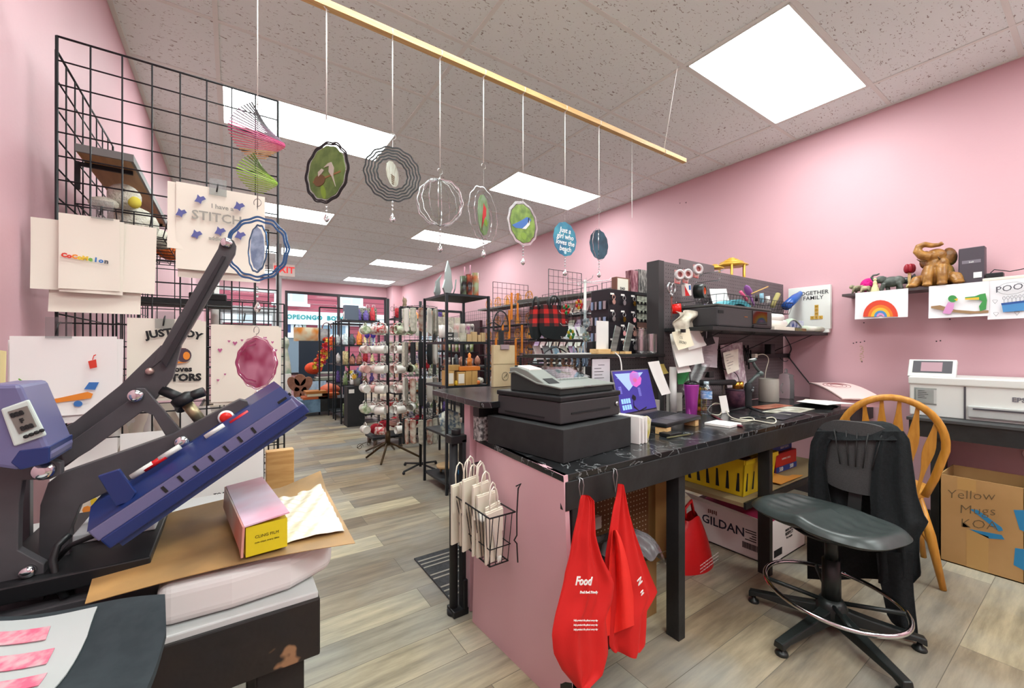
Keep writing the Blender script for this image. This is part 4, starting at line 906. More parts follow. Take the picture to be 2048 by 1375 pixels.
def scr(name, m, x0, z0, x1, z1, pts=None):
 b = B()
 if pts: b.add([(x, -.0052, z) for x, z in pts], [tuple(range(len(pts)))], S_)
 else: b.add([(x0, -.0052, z0), (x1, -.0052, z0), (x1, -.0052, z1), (x0, -.0052, z1)], [(0, 1, 2, 3)], S_)
 b.build(name, m, t, world=1)
E1 = mat('screen_white', 'cfd6e8', .3, emit='cfd6e8', es=.55); E2 = mat('screen_magenta', 'b04f9b', .3, emit='b04f9b', es=.5); E3 = mat('screen_cyan', '7fa9e6', .3, emit='7fa9e6', es=.5); E4 = mat('screen_lilac', '7a78c0', .3, emit='7a78c0', es=.5); E5 = mat('screen_dark', '0d1020', .3)
scr('sky_patch', mat('screen_pale', '8ba1d6', .3, emit='8ba1d6', es=.45), 0, 0, 0, 0, [(.02, .225), (.12, .13), (.30, .225)])
scr('flower_picture', E2, 0, 0, 0, 0, [(x + .20, z + .19) for x, z in [(-.05, 0), (-.04, -.03), (0, -.045), (.05, -.03), (.07, 0), (.05, .035), (0, .045), (-.04, .03)]])
scr('flower_heart', mat('screen_red', 'd05050', .3, emit='d05050', es=.5), 0, 0, 0, 0, ell(.20, .185, .02, .012, 10))
for i in range(4):
 for j in range(2): scr('app_icon', E3, .03 + i * .022, .035 + j * .032, .048 + i * .022, .060 + j * .032)
for j in range(12): scr('text_column', E4, .03, .155 - j * .005 if j < 8 else .2, .055, .157 - j * .005 if j < 8 else .202); scr('text_column', E4, .21, .140 - j * .004, .235, .1415 - j * .004)
scr('dark_shape', E5, 0, 0, 0, 0, [(.15, .11), (.175, .095), (.17, .08), (.155, .075), (.13, .09)]); scr('dark_shape', E5, 0, 0, 0, 0, [(.15, .085), (.14, .05), (.18, .02), (.26, .035), (.255, .025), (.18, .015), (.13, .04), (.145, .085)])
scr('task_bar', E5, .008, .014, LW - .008, .02)
for k, (x, y, lab) in enumerate([(.01, .02, 'small light wood block under the near left corner of the laptop'), (.33, .03, 'small light wood block under the right side of the laptop')]):
 M = LM @ Matrix.Translation((x, y, -.035)); b = B(); b.box((-.005, -.02, 0), (.035, .04, .0335), M); one('wood_block', lab, 'wood block', b, PINE, group=None, bevel=.002)
b = B(); b.tube([(1.60, 1.125, DZ + .006), (1.76, 1.115, DZ + .006)], .004, 6); one('pen', 'olive green pen lying in front of the laptop', 'pen', b, mat('olive_plastic', '5d5a3a', .4))
b = B(); b.box((1.63, 1.13, DZ + .001), (1.72, 1.19, DZ + .018)); one('laptop_adapter', 'small black adapter half under the laptop', 'adapter', b, BLKP, bevel=.003)
# ---- tumbler, bottle, notes, gimbal and cables
q = P(1377, 828, z=DZ); q = Vector((2.27, 1.43, DZ + .001))
t = T('tumbler', 'magenta insulated tumbler with a black straw', 'tumbler', q)
PUR = mat('magenta_steel', 'a33a9b', .3, metal=.35, coat=.3)
b = B(); b.lathe([(.028, 0), (.031, .004), (.036, .10), (.0435, .185), (.0435, .19)], 24); b.build('cup', PUR, t)
b = B(); b.lathe([(.0435, .19), (.043, .196), (.036, .203), (.018, .212), (.012, .213)], 24); b.build('lid', mat('smoked_lid', '1b1a1e', .2), t)
b = B(); b.tube([(-.012, 0, .20), (-.016, 0, .255)], .004, 8); b.build('straw', BLKP, t)
q = Vector((2.37, 1.395, DZ + .001)); t = T('water_bottle', 'clear ribbed water bottle with a blue label', 'bottle', q)
prof = [(.024, 0), (.031, .004)]
for k in range(7): z = .012 + k * .0125; prof += [(.032, z), (.030, z + .004), (.032, z + .008)]
prof += [(.032, .10), (.032, .15), (.027, .168), (.014, .188), (.0125, .20)]
b = B(); b.lathe(prof, 20); b.build('bottle', glassy('pet_plastic', 'dceef6', .12, .06), t)
b = B(); b.lathe([(.0326, .102), (.0326, .148)], 20, cap=False); b.build('label', mat('bottle_label', '3f86c8', .4, noise='cfe0ee', ns=30, stretch=(1, 1, 3)), t)
b = B(); b.lathe([(.0145, .188), (.0145, .205)], 16); b.build('cap', mat('pale_blue_cap', 'bfd8e2', .4), t)
q = P(1459, 852, z=DZ)
NM = Matrix.Translation((2.08, 1.10, DZ + .001)) @ Matrix.Rotation(math.radians(4), 4, 'Z')
t = T('notepad', 'thick white notepad lying near the desk edge', 'notepad', NM.translation)
b = B(); b.box((0, 0, 0), (.135, .13, .012), NM); b.build('pages', PAPER, t, world=1, bevel=.001)
t = T('phone_gimbal', 'black phone gimbal standing on a small tripod', 'gimbal', (2.72, 1.32, DZ + .001))
GIM = mat('gimbal_grey', '55605e', .4)
b = B(); b.lathe([(.018, .03), (.020, .05), (.019, .10), (.021, .13), (.024, .15), (.022, .175), (.014, .185)], 16); b.build('handle', BLKM2, t)
for a in (.3, 2.4, 4.5): b = B(); b.tube([(0, 0, .032), (.11 * math.cos(a), .11 * math.sin(a), .006)], [.009, .005], 8); b.build('tripod_leg', BLKM2, t)
b = B(); b.tube([(0, 0, .18), (.02, -.01, .20), (.05, -.02, .225), (.082, -.03, .24)], .011, 10); b.ball((.088, -.03, .243), .022, 12, sc=(1, 1, .8)); b.build('arm', GIM, t)
b = B(); b.tube([(.088, -.03, .25), (.045, -.02, .29), (.02, -.015, .325)], .009, 10); b.tube([(.022, -.016, .325), (.018, -.014, .335)], .026, 16); b.build('clamp_arm', GIM, t)
b = B(); b.tube([(.0172, -.0135, .336), (.0168, -.0133, .338)], .02, 16); b.build('clamp_pad', PAPER, t)
b = B(); b.cyl((-.0, -.022, .14), (0, -.03, .14), .009, n=10); b.cyl((.012, -.02, .155), (.014, -.028, .157), .005, n=8); b.build('joystick', GREYP, t)
b = B(); b.surf(lambda u, v: (2.52 + .085 * u, 1.40 - .02 * v + .0, DZ + .002 + .105 * (1 - v)), 4, 4, th=(0, .002, 0)); one('blank_card', 'blank white card leaning up behind the cables, left of the gimbal', 'card', b, PAPER)
CW = mat('cream_cable', 'dcd6c2', .5)
def cable(lab, pts, r, m, name='cable', n=6):
 """smooth curve through the points"""
 out = []; pts = [Vector(p) for p in pts]
 for i in range(len(pts) - 1):
  p0 = pts[max(0, i - 1)]; p1 = pts[i]; p2 = pts[i + 1]; p3 = pts[min(len(pts) - 1, i + 2)]
  for k in range(8):
   s = k / 8; out.append(.5 * ((2 * p1) + (p2 - p0) * s + (2 * p0 - 5 * p1 + 4 * p2 - p3) * s * s + (3 * p1 - p0 - 3 * p2 + p3) * s ** 3))
 out.append(pts[-1]); b = B(); b.tube(out, r, n); return one(name, lab, 'cable', b, m)
D1 = DZ + .006
cable('cream charging cable looping over the desk around the gimbal', [P(1448, 770, y=1.5), P(1443, 800, z=DZ + .03), P(1442, 826, z=D1), P(1425, 828, z=D1), P(1416, 818, z=D1 + .01), P(1430, 806, z=D1 + .03), P(1448, 812, z=D1 + .02), P(1458, 830, z=D1), P(1475, 838, z=D1), P(1508, 840, z=D1), P(1545, 846, z=D1), P(1552, 840, z=D1), P(1545, 834, z=D1), P(1533, 836, z=D1)], .0032, CW)
cable('second cream cable lying flat beside the gimbal foot', [P(1462, 838, z=D1), P(1485, 842, z=D1), P(1508, 839, z=D1), P(1500, 834, z=D1), P(1480, 836, z=D1)], .0028, CW)
cable('white cable draped from the ledge down to the laptop', [P(1230, 705, y=1.6), P(1240, 716, y=1.58), P(1243, 745, y=1.56), P(1236, 770, y=1.55), P(1232, 800, y=1.52), P(1236, 835, z=D1)], .0036, WHITEP)
cable('grey cables bundled between laptop and tumbler', [P(1300, 842, z=D1), P(1330, 836, z=D1), P(1350, 820, z=D1), P(1362, 800, z=.86), P(1368, 790, z=.9)], .004, BLKP)
b = B(); b.tube([P(1424, 830, z=D1), P(1452, 845, z=D1)], .006, 6); one('marker_pen', 'dark red marker lying behind the notepad', 'marker', b, mat('maroon_plastic', '6a2432', .4))
b = B(); b.tube([P(1455, 846, z=D1), P(1484, 852, z=D1)], .006, 6); one('marker_pen', 'dark red marker lying under the cream cable end', 'marker', b, MATS['maroon_plastic'])
b = B(); rnd = random.Random(9); c0 = P(1372, 832, z=DZ + .001)
b.surf(lambda u, v: (c0.x - .05 + .10 * u, c0.y - .03 + .06 * v, DZ + .006 + .012 * abs(math.sin(u * 11 + v * 4)) * math.sin(v * 3.1)), 14, 8, th=.002); one('foil_wrapper', 'crumpled silver wrapper at the foot of the tumbler', 'wrapper', b, mat('foil', 'd5d0d2', .2, metal=.9))
# back row on the desk
def onD(px, y): return P(px, 800, y=y).x
q = Vector((2.52, 1.52, DZ + .001)); t = T('sticker_cylinder', 'tall yellow cup covered in dark cartoon bees and red spots', 'cup', q)
b = B(); b.lathe([(.035, 0), (.036, .15), (.036, .152)], 20); b.build('cup', mat('bee_yellow', 'cf9c2c', .45, noise='5c4416', ns=32), t)
b = B(); b.lathe([(.0364, .005), (.0364, .028)], 20, cap=False); b.build('red_band', mat('bee_red', 'a5382c', .5, noise='cf9c2c', ns=40), t)
q = Vector((2.92, 1.50, DZ + .001)); t = T('pencil_tub', 'dark purple patterned tub on the back of the desk', 'tub', q)
b = B(); b.lathe([(.06, 0), (.068, .115), (.068, .12)], 24); b.build('tub', mat('purple_pattern', '4b2f45', .5, noise='7d5566', ns=26), t)
b = B(); b.lathe([(.0685, .112), (.0705, .122), (.06, .122)], 24, cap=False); b.build('rim', mat('purple_rim', '3a2838', .4), t)
for i, x in enumerate((-.018, .032)):
 t = T('tape_roll', ['left gold metallic tape roll standing on the purple tub', 'right gold metallic tape roll standing on the purple tub'][i], 'tape', (2.94 + x, 1.50, DZ + .1245), group='gold tape rolls on the purple tub')
 b = B(); b.lathe([(.015, 0), (.024, 0), (.024, .048), (.015, .048), (.015, 0)], 18, cap=False); b.build('roll', GOLD, t)
q = Vector((3.40, 1.50, DZ + .001)); t = T('grey_canister', 'plain grey canister near the corner of the desk', 'canister', q)
b = B(); b.lathe([(.066, 0), (.068, .004), (.068, .172), (.064, .176), (.062, .176), (.062, .02)], 28); b.build('body', mat('canister_grey', 'a9a59b', .5), t)
q = Vector((3.74, 1.52, DZ + .001)); t = T('glass_jar', 'clear glass jar with handle and knobbed lid at the wall', 'jar', q)
b = B(); b.lathe([(.05, 0), (.058, .004), (.058, .15), (.048, .175), (.05, .18)], 24, cap=False); b.lathe([(.05, .002), (.0, .002)], 24, cap=False); b.build('jar_body', mat('jar_glass', 'eef4f4', .03, trans=.9, ior=1.2), t)
b = B(); b.lathe([(.054, .18), (.054, .19), (.03, .2), (.008, .21), (.014, .225), (.008, .24), (.001, .242)], 20, cap=False); b.build('lid', MATS['jar_glass'], t)
b = B(); b.tube([(-.058, 0, .12), (-.085, 0, .11), (-.088, 0, .07), (-.058, 0, .05)], .006, 8); b.build('handle', MATS['jar_glass'], t)
# pink bakery box
t = T('pink_box', 'open pink bakery carton with a printed lid at the corner of desk and wall', 'box', (3.75, 1.2, DZ + .001))
PB = mat('pink_carton', 'dca9ae', .6); PB2 = mat('pale_pink_lid', 'e6c9c6', .5)
z0 = DZ + .001; BA = Vector((.30, .31, 0)).normalized(); BX_ = Vector((BA.y, -BA.x, 0)); BM = frame3((3.52, 1.085, z0), BX_, BA)
x1, y1 = .24, .40
def lidh(v): return .062 + .075 * math.sin(min(1, v * 1.05) * PI / 2)
vs = []; n_ = 12
for k in range(n_ + 1): v = k / n_; vs += [(0, y1 * v, 0), (0, y1 * v, lidh(v) - .012), (x1, y1 * v, lidh(v) - .012), (x1, y1 * v, 0)]
fs = [(k * 4 + a, (k + 1) * 4 + a, (k + 1) * 4 + (a + 1) % 4, k * 4 + (a + 1) % 4) for k in range(n_) for a in range(4)] + [(3, 2, 1, 0), tuple(n_ * 4 + a for a in range(4))]
b = B(); b.add(vs, [f[::-1] for f in fs], BM); b.build('carton', PB, t, world=1)
b = B(); b.surf(lambda u, v: (-.006 + (x1 + .012) * u, -.03 + (y1 + .03) * v, lidh(v)), 6, 14, BM, th=.008); b.build('lid', PB2, t, world=1)
for (cu, cv, r_) in ((.45, .62, .085), (.55, .2, .06)):
 b = B()
 for rr in (1, .72, .45): b.tube([(x1 * cu + r_ * rr * math.cos(a), y1 * cv + r_ * rr * .9 * math.sin(a), lidh(cv + r_ * rr * .9 * math.sin(a) / y1) + .002) for a in [i * PI / 16 for i in range(32)]], .0024, 4, closed=True, M=BM)
 b.build('printed_badge', mat('badge_maroon', '8a4a50', .6), t, world=1)
b = B(); b.surf(lambda u, v: (3.30 + .26 * u, 1.07 + .22 * v + .03 * u, DZ + .004 + .028 * math.sin(u * PI) * math.sin(v * PI) + .004 * math.sin(u * 13)), 20, 12, th=.003); one('folded_black_cloth', 'dark green black cloth folded flat beside the pink carton', 'cloth', b, mat('dark_green_cloth', '1c2b2b', .8))
for k, (cx_, cy_, w_, h_, a_, lab, mm) in enumerate([(3.36, 1.12, .28, .2, -.25, 'white paper sheet lying over the black cloth', PAPER), (3.40, 1.20, .26, .16, .15, 'second white sheet under the pink carton edge', PAPER2), (3.0, 1.20, .42, .16, .05, 'stained white printed sheet lying behind the gimbal', mat('stained_paper', 'd0cec2', .6, noise='8f8a7a', ns=12)), (3.1, 1.36, .36, .12, -.1, 'orange and pink printed flyer lying before the grey canister', mat('flyer_print', 'c98f76', .5, noise='a5503c', ns=14)), (2.75, 1.13, .36, .12, .05, 'dark printed mat lying on the desk right of the notepad', mat('dark_mat', '45434a', .4, noise='2a2a2e', ns=6))]):
 M = Matrix.Translation((cx_, cy_, DZ + (.036 if k < 1 else .0315 if k == 1 else .0015))) @ Matrix.Rotation(a_, 4, 'Z'); b = B(); b.surf(lambda u, v: ((u - .5) * w_, (v - .5) * h_, .002 + .003 * math.sin(u * 5 + k) * (1 if k < 2 else .2)), 8, 5, M, th=.001); one('loose_sheet', lab, 'paper', b, mm)
# ================================================================ hung on and around the end panel
t = T('wire_bag_basket', 'black wire basket hung on the pink end panel', 'basket', (.82, 1.42, .39))
b = B(); x0, x1, y0, y1 = .755, .865, 1.25, 1.57; zt, zb = .60, .40
def rc(z, k): return [(x0 + k, y0 + k * 1.6, z), (x1, y0 + k * 1.6, z), (x1, y1 - k * 1.6, z), (x0 + k, y1 - k * 1.6, z)]
b.tube(rc(zt, 0), .0032, 6, closed=True); b.tube(rc(zb, .03), .003, 6, closed=True); b.tube(rc(.47, .02), .0022, 6, closed=True)
for i in range(13):
 f = i / 12; b.tube([(x0, y0 + (y1 - y0) * f, zt), (x0 + .03, y0 + .048 + (y1 - y0 - .096) * f, zb), (x1, y0 + .048 + (y1 - y0 - .096) * f, zb)], .0017, 5)
for i in range(4):
 f = (i + .5) / 4; X = x0 + (x1 - x0) * f
 for yy, s_ in ((y0, 1), (y1, -1)): b.tube([(X, yy, zt), (X + .012, yy + s_ * .048, zb)], .0017, 5)
b.build('wire_frame', GRIDM, t, world=1)
b = B()
for yy in (1.235, 1.58): b.tube([(.858, yy, .70), (.880 if yy < 1.5 else .90, yy, .705), (.868, yy, .69), (.862, yy, .60), (.862, yy, .52), (.85, yy, .505), (.862, yy, .49), (.866, yy, .42)], .0028, 6)
b.build('hook', GRIDM, t, world=1)
BAGW = mat('white_kraft_bag', 'efe9d8', .8)
bagp = None
rnd = random.Random(2)
places = [(1.585, .765, .66, 0), (1.56, .79, .675, .02), (1.53, .80, .66, -.02), (1.51, .775, .70, .03), (1.49, .815, .67, .0), (1.455, .79, .69, .02), (1.43, .80, .655, -.03), (1.395, .81, .62, .05), (1.37, .80, .61, .0)]
labs = ['leftmost', 'second', 'third', 'fourth', 'fifth', 'sixth', 'seventh', 'eighth', 'rightmost']
for k, (y, x, zt_, a) in enumerate(places):
 lab = 'white paper bag with twisted handles in the hung wire basket, %s of nine' % labs[k]
 y = 1.315 + (y - 1.37) * .98; x += .012; t = T('paper_bag', lab, 'paper bag', (x, y, .408), rz=.25 + a * 3, group='white handled bags in the wire basket')
 H_ = zt_ - .408; b = B(); b.box((-.045, -.004, 0), (.045, .004, H_ - .01)); b.box((-.045, -.0075, H_ * .5), (.045, -.004, H_ - .016)); b.build('bag', BAGW, t, bevel=.001)
 b = B(); b.tube([(-.02, 0, H_ - .02), (-.022, 0, H_ + .03), (-.014, 0, H_ + .062), (0, 0, H_ + .074), (.014, 0, H_ + .062), (.022, 0, H_ + .03), (.02, 0, H_ - .02)], .0028, 6); b.build('handle', mat('twisted_paper_cord', 'f2ecdc', .8), t)
b = B(); b.surf(lambda u, v: (.77 + .07 * v + .008 * math.sin(u * 17), 1.30 + .08 * u + .006 * math.sin(v * 8), .408 + .17 * math.sin(PI * min(1, v + .35)) + .01 * math.sin(u * 11)), 16, 12, th=.003); one('white_cloth', 'crumpled white translucent bag stuffed in the right end of the wire basket', 'bag', b, mat('milky_film', 'dcd9cf', .5))
# black gate posts beside the panel
t = T('gate_post', 'black metal safety gate post standing against the pink end panel', 'gate', (.86, 1.68, 0))
b = B(); b.tube([(.835, 1.70, .0), (.835, 1.70, .79)], .019, 16); b.tube([(.835, 1.70, 0), (.835, 1.70, .02)], .03, 16); b.build('tube', BLKM2, t, world=1)
b = B(); b.box((.862, 1.665, .01), (.880, 1.70, .79)); b.build('flat_bar', BLKM2, t, world=1)
b = B(); b.box((.808, 1.665, .775), (.885, 1.73, .812)); b.tube([(.845, 1.695, .812), (.845, 1.695, .838)], .022, 16); b.build('top_bracket', BLKP, t, world=1, bevel=.004)
b = B(); b.box((.815, 1.655, .0), (.89, 1.73, .03)); b.box((.862, 1.652, .03), (.884, 1.67, .16)); b.build('floor_bracket', BLKP, t, world=1, bevel=.004)
# door mat with stripes
t = T('door_mat', 'charcoal ribbed mat with pale stripes on the floor behind the gate post', 'mat', (1.13, 1.98, 0))
b = B(); b.box((.86, 1.75, .0), (1.45, 2.26, .008)); b.build('mat_base', mat('mat_charcoal', '3a3c3e', .95, noise='46484a', ns=60), t, world=1, bevel=.002)
for k, y in enumerate((1.81, 1.86, 1.90, 1.99, 2.03, 2.12, 2.16, 2.20)): b = B(); b.box((.865, y, .008), (1.445, y + .012, .0095)); b.build('stripe', mat('mat_stripe', '9a988e', .95), t, world=1)
# red shopping bags on wire hooks
REDB = mat('red_nonwoven', 'cf1b18', .75, bump=.05, bs=300)
def hook(t, x, y, z):
 b = B(); b.tube([(x, y + .012, z + .03), (x - .006, y - .004, z + .025), (x - .011, y - .005, z + .005), (x - .004, y - .005, z - .03), (x, y - .005, z - .055), (x + .004, y - .005, z - .03), (x + .011, y - .005, z + .005), (x + .006, y - .004, z + .025), (x, y + .012, z + .03)], .0016, 6); b.build('wire_hook', STEEL, t, world=1)
def red_bag(lab, x, y, ztop, outline, seed, text_items, thick=.03):
 """outline: rows (height, left, right) of the hanging cloth"""
 t = T('shopping_bag', lab, 'bag', P(x, outline[-1][0], y=y))
 rows = outline; nV = len(rows) - 1
 def f(u, v, s):
  i = min(nV - 1, int(v * nV)); q = v * nV - i; r0, r1 = rows[i], rows[i + 1]
  py, a, c_ = [r0[k] * (1 - q) + r1[k] * q for k in range(3)]; p = P(a + (c_ - a) * u, py, y=y)
  fold = .013 * math.sin(u * (8 + seed) + v * 2.5 + seed) * min(1, v * 2.5) + .006 * math.sin(u * 23 + seed * 2 + v * 3) * (1 - v * .5)
  return (p.x, y - .01 + s * thick * math.sin(PI * u) * min(1, .25 + v) + fold * (1 if s < 0 else .5), max(.01, p.z))
 b = B(); b.surf(lambda u, v: f(u, v, -1), 36, 40); b.surf(lambda u, v: f(1 - u, v, .5), 36, 40); b.build('bag_cloth', REDB, t, world=1)
 for (s_, px, py, sz_, tl) in text_items:
  p = P(px, py, y=y - .062); text(s_, sz_, frame3(p, (math.cos(tl), 0, math.sin(tl)), (-math.sin(tl), 0, math.cos(tl))), PAPER, t, bold=sz_ * .03, th=.0015)
 return t
h1, h2 = P(1165, 975, y=.965), P(1235, 955, y=.97)
t = red_bag('red cloth shopping bag with white lettering, hanging nearest the pink end panel', 1165, .915, 0, [(988, 1161, 1172), (998, 1158, 1182), (1030, 1154, 1183), (1067, 1146, 1184), (1112, 1139, 1197), (1142, 1131, 1212), (1162, 1127, 1220), (1197, 1117, 1216), (1230, 1107, 1203), (1262, 1100, 1207), (1300, 1102, 1210), (1333, 1118, 1199), (1352, 1134, 1172), (1364, 1143, 1152)], 1, [('Food', 1168, 1162, .032, -.32), ('Fresh food. Friendly', 1178, 1184, .009, -.32)])
for k in range(3): p = P(1172, 1240 + k * 9, y=.855); text('help protect the planet every day', .0075, frame3(p, (math.cos(-.36), 0, math.sin(-.36)), (.2, 0, 1)), PAPER, t, th=.001)
hook(t, h1.x, .975, h1.z)
t = red_bag('brighter red cloth shopping bag folded open, hanging second from the end panel', 1236, .945, 0, [(966, 1232, 1240), (985, 1229, 1243), (1010, 1222, 1250), (1060, 1213, 1265), (1110, 1204, 1283), (1150, 1202, 1298), (1180, 1206, 1311), (1200, 1208, 1300), (1218, 1210, 1288), (1250, 1208, 1286), (1285, 1210, 1283), (1298, 1220, 1272)], 3, [('N', 1279, 1162, .03, -1.2), ('N', 1284, 1185, .02, -1.2)])
hook(t, h2.x, .985, h2.z)
b = B(); b.surf(lambda u, v: tuple(P(1226 + 8 * u * (1 - v) - 20 * v + (74 * u) * v ** .8, 1060 + 215 * v - 30 * u * v, y=.905 + .02 * math.sin(u * 7))), 14, 14, th=(0, .003, 0)); b.build('folded_flap', mat('red_nonwoven_light', 'ee2c22', .75), t, world=1)
# ---- below the desk
t = T('carton', 'open brown carton standing under the desk behind the red bags', 'carton', (1.45, 1.3, 0))
b = B(); b.box((1.33, 1.18, 0), (1.60, 1.44, .27)); b.build('carton_body', mat('dark_cardboard', '87683c', .8), t, world=1)
b = B(); b.add([(1.33, 1.18, .27), (1.60, 1.18, .27), (1.61, 1.12, .31), (1.34, 1.11, .31)], [(0, 1, 2, 3)]); b.add([(1.60, 1.18, .27), (1.60, 1.44, .27), (1.66, 1.44, .22), (1.66, 1.18, .22)], [(0, 1, 2, 3)]); b.build('flap', MATS['dark_cardboard'], t, world=1)
b = B(); rnd = random.Random(4)
b.surf(lambda u, v: (1.33 + .29 * u + .02 * math.sin(v * 9), 1.12 + .22 * v + .02 * math.sin(u * 8), .318 + .07 * math.sin(PI * u) * math.sin(PI * v) + .014 * math.sin(u * 23 + v * 9) - .10 * max(0, u - .72) * 3), 26, 20, th=.002)
one('clear_bag', 'crumpled clear plastic bag spilling from the brown carton', 'plastic bag', b, mat('cloudy_film', '9b979a', .2, alpha=.55))
b = B(); b.box((1.18, 1.20, .285), (1.32, 1.35, .315)); b.cyl((1.24, 1.22, .315), (1.3, 1.3, .33), .02); one('black_gadgets', 'jumble of small black gadgets stacked between the red bags', 'gadget', b, BLKP, bevel=.004)
b = B(); b.box((.98, 1.14, .0), (1.31, 1.42, .284)); one('storage_box', 'black storage box under the desk behind the red bags', 'box', b, BLKM2, bevel=.006)
b = B(); b.box((1.42, 1.46, .30), (1.54, 1.49, .36)); one('white_carton', 'small white carton propped by the brown pegboard', 'carton', b, PAPER2, bevel=.002)
t = T('wooden_board', 'leaning wooden board under the desk by the pegboard back', 'board', (1.05, 1.44, .285)); b = B(); b.add([(.98, 1.36, .285), (1.12, 1.36, .285), (1.14, 1.44, .48), (1.0, 1.44, .50), (.98, 1.37, .285), (1.12, 1.37, .285), (1.14, 1.45, .48), (1.0, 1.45, .50)], [(0, 1, 2, 3), (4, 7, 6, 5), (0, 4, 5, 1), (1, 5, 6, 2), (2, 6, 7, 3), (3, 7, 4, 0)]); b.build('board', CARD, t, world=1)
# red bag on the floor
t = T('shopping_bag', 'red plastic shopping bag slumped on the floor under the desk', 'bag', (2.15, 1.45, 0))
b = B(); b.surf(lambda u, v: (2.12 + (.15 - .09 * v * v) * math.cos(2 * PI * u) * (1 + .06 * math.sin(u * 25)), 1.34 + (.10 - .06 * v) * math.sin(2 * PI * u), .001 + .27 * v + .012 * math.sin(u * 19) * v), 40, 14); b.build('bag_body', mat('red_film', 'c41418', .35, bump=.5, bs=14), t, world=1)
b = B(); b.tube([(2.07, 1.34, .26), (2.05, 1.33, .33), (2.11, 1.33, .36), (2.15, 1.34, .27)], .009, 6); b.build('handle', MATS['red_film'], t, world=1)
for k in range(3): text('every bag helps protect the planet', .012, frame3((2.13, 1.236, .07 - k * .018), (1, -.05, .18), (0, 0, 1)), PAPER, t)
# GILDAN carton
t = T('garment_carton', 'long white garment carton with black lettering on the floor under the desk', 'carton', (2.48, 1.3, 0))
gc = mat('white_carton', 'd5cdc9', .7)
b = B(); x0, x1, y0, y1 = 2.46, 2.92, 1.08, 1.55; hh = .235
b.box((x0, y0, 0), (x0 + .006, y1, hh)); b.box((x1 - .006, y0, 0), (x1, y1, hh)); b.box((x0, y0, 0), (x1, y0 + .006, hh)); b.box((x0, y1 - .006, 0), (x1, y1, hh)); b.box((x0, y0, 0), (x1, y1, .006)); b.build('carton_body', gc, t, world=1)
b = B(); b.slab([(x0, y0, hh), (x0, y1, hh), (x0 - .05, y1 + .02, hh + .05), (x0 - .03, y0 + .1, hh + .02)], (.004, 0, 0)); b.build('flap', gc, t, world=1)
text('GILDAN', .072, frame3((x0 - .0015, 1.345, .135), (0, -1, 0), (0, 0, 1)), mat('navy_print', '1c2233', .6), t, bold=.0012)
b = B()
for k in range(5): b.box((x0 - .0012, 1.38 + .012 * k, .18 + .004 * (k % 2)), (x0, 1.388 + .012 * k, .205))
b.build('logo_mark', mat('brown_print', '6d4a44', .6), t, world=1)
b = B(); rnd = random.Random(6)
for k in range(22): yy = 1.13 + k * .0045; b.box((x0 - .0012, yy, .05), (x0, yy + .0016 + .002 * rnd.random(), .085))
for k in range(5): b.box((x0 - .0012, 1.15, .10 + k * .014), (x0, 1.15 + .05 * rnd.random() + .02, .105 + k * .014))
b.build('barcode', INK, t, world=1); b = B()
for k in range(22): xx = x0 + .05 + k * .0045; b.box((xx, y0 - .0012, .03), (xx + .0016 + .002 * rnd.random(), y0, .07))
b.build('barcode', INK, t, world=1)
for i, s_ in enumerate(['MADE WITH', 'RESPECT', 'for people']): text(s_, .026 if i == 1 else .018, frame3((x0 + .24, y0 - .0015, .15 - i * .022), (1, 0, 0), (0, 0, 1)), INK, t, bold=.0006)
b = B(); b.surf(lambda u, v: (x0 + .02 + .40 * u, y0 + .02 + .42 * v, .205 + .03 * math.sin(u * 5) * math.sin(v * 7) + .02 * math.sin(v * 3)), 14, 14, th=.01); one('garment_pile', 'pink and dark folded garments filling the long white carton', 'clothes', b, mat('garment_pink', 'a8204c', .9, noise='1d1d22', ns=4))
# yellow crate
def crate(t, x0, x1, y0, y1, z0, z1, tk=.006, k=.02):
 def ring(z, e): return [(x0 - e, y0 - e), (x1 + e, y0 - e), (x1 + e, y1 + e), (x0 - e, y1 + e)]
 m = mat('yellow_crate', 'd6b51f', .4)
 for (a, c_) in ((0, 1), (1, 2), (2, 3), (3, 0)):
  lo, hi = ring(z0, 0), ring(z1, k); A, Bq, D_, E_ = lo[a], lo[c_], hi[c_], hi[a]
  cen = Vector(((x0 + x1) / 2, (y0 + y1) / 2, 0)); A3, B3, D3, E3_ = Vector((*A, z0)), Vector((*Bq, z0)), Vector((*D_, z1)), Vector((*E_, z1))
  mid = (A3 + B3) / 2; inn = (cen - Vector((mid.x, mid.y, 0))); inn.z = 0; inn = inn.normalized() * tk
  b = B(); b.slab([A3, B3, D3, E3_], inn); b.build('side', m, t, world=1)
  L_ = (B3 - A3).length; n_ = max(2, int(L_ / .055)); bb = B()
  for i in range(n_):
   f = (i + .5) / n_; base = A3.lerp(B3, f); top = E3_.lerp(D3, f); up = (top - base); e = (B3 - A3).normalized(); o_ = -inn.normalized() * .0012
   bb.add([base + up * .12 - e * .010 + o_, base + up * .12 + e * .010 + o_, base + up * .62 + e * .005 + o_, base + up * .62 - e * .005 + o_], [(0, 1, 2, 3)])
  bb.build('slot_row', INK, t, world=1)
 b = B(); b.box((x0, y0, z0), (x1, y1, z0 + tk)); b.build('bottom', m, t, world=1)
 hi = ring(z1, k + .008); lo = ring(z1, k - .004)
 for (a, c_) in ((0, 1), (1, 2), (2, 3), (3, 0)):
  b = B(); b.bar((*ring(0, k)[a], z1 - .012), (*ring(0, k)[c_], z1 - .012), .014, .024); b.build('rim', m, t, world=1)
t = T('plastic_crate', 'yellow plastic crate on the storage shelf under the desk', 'crate', (2.45, 1.25, .407)); crate(t, 2.27, 2.60, 1.13, 1.52, .407, .61)
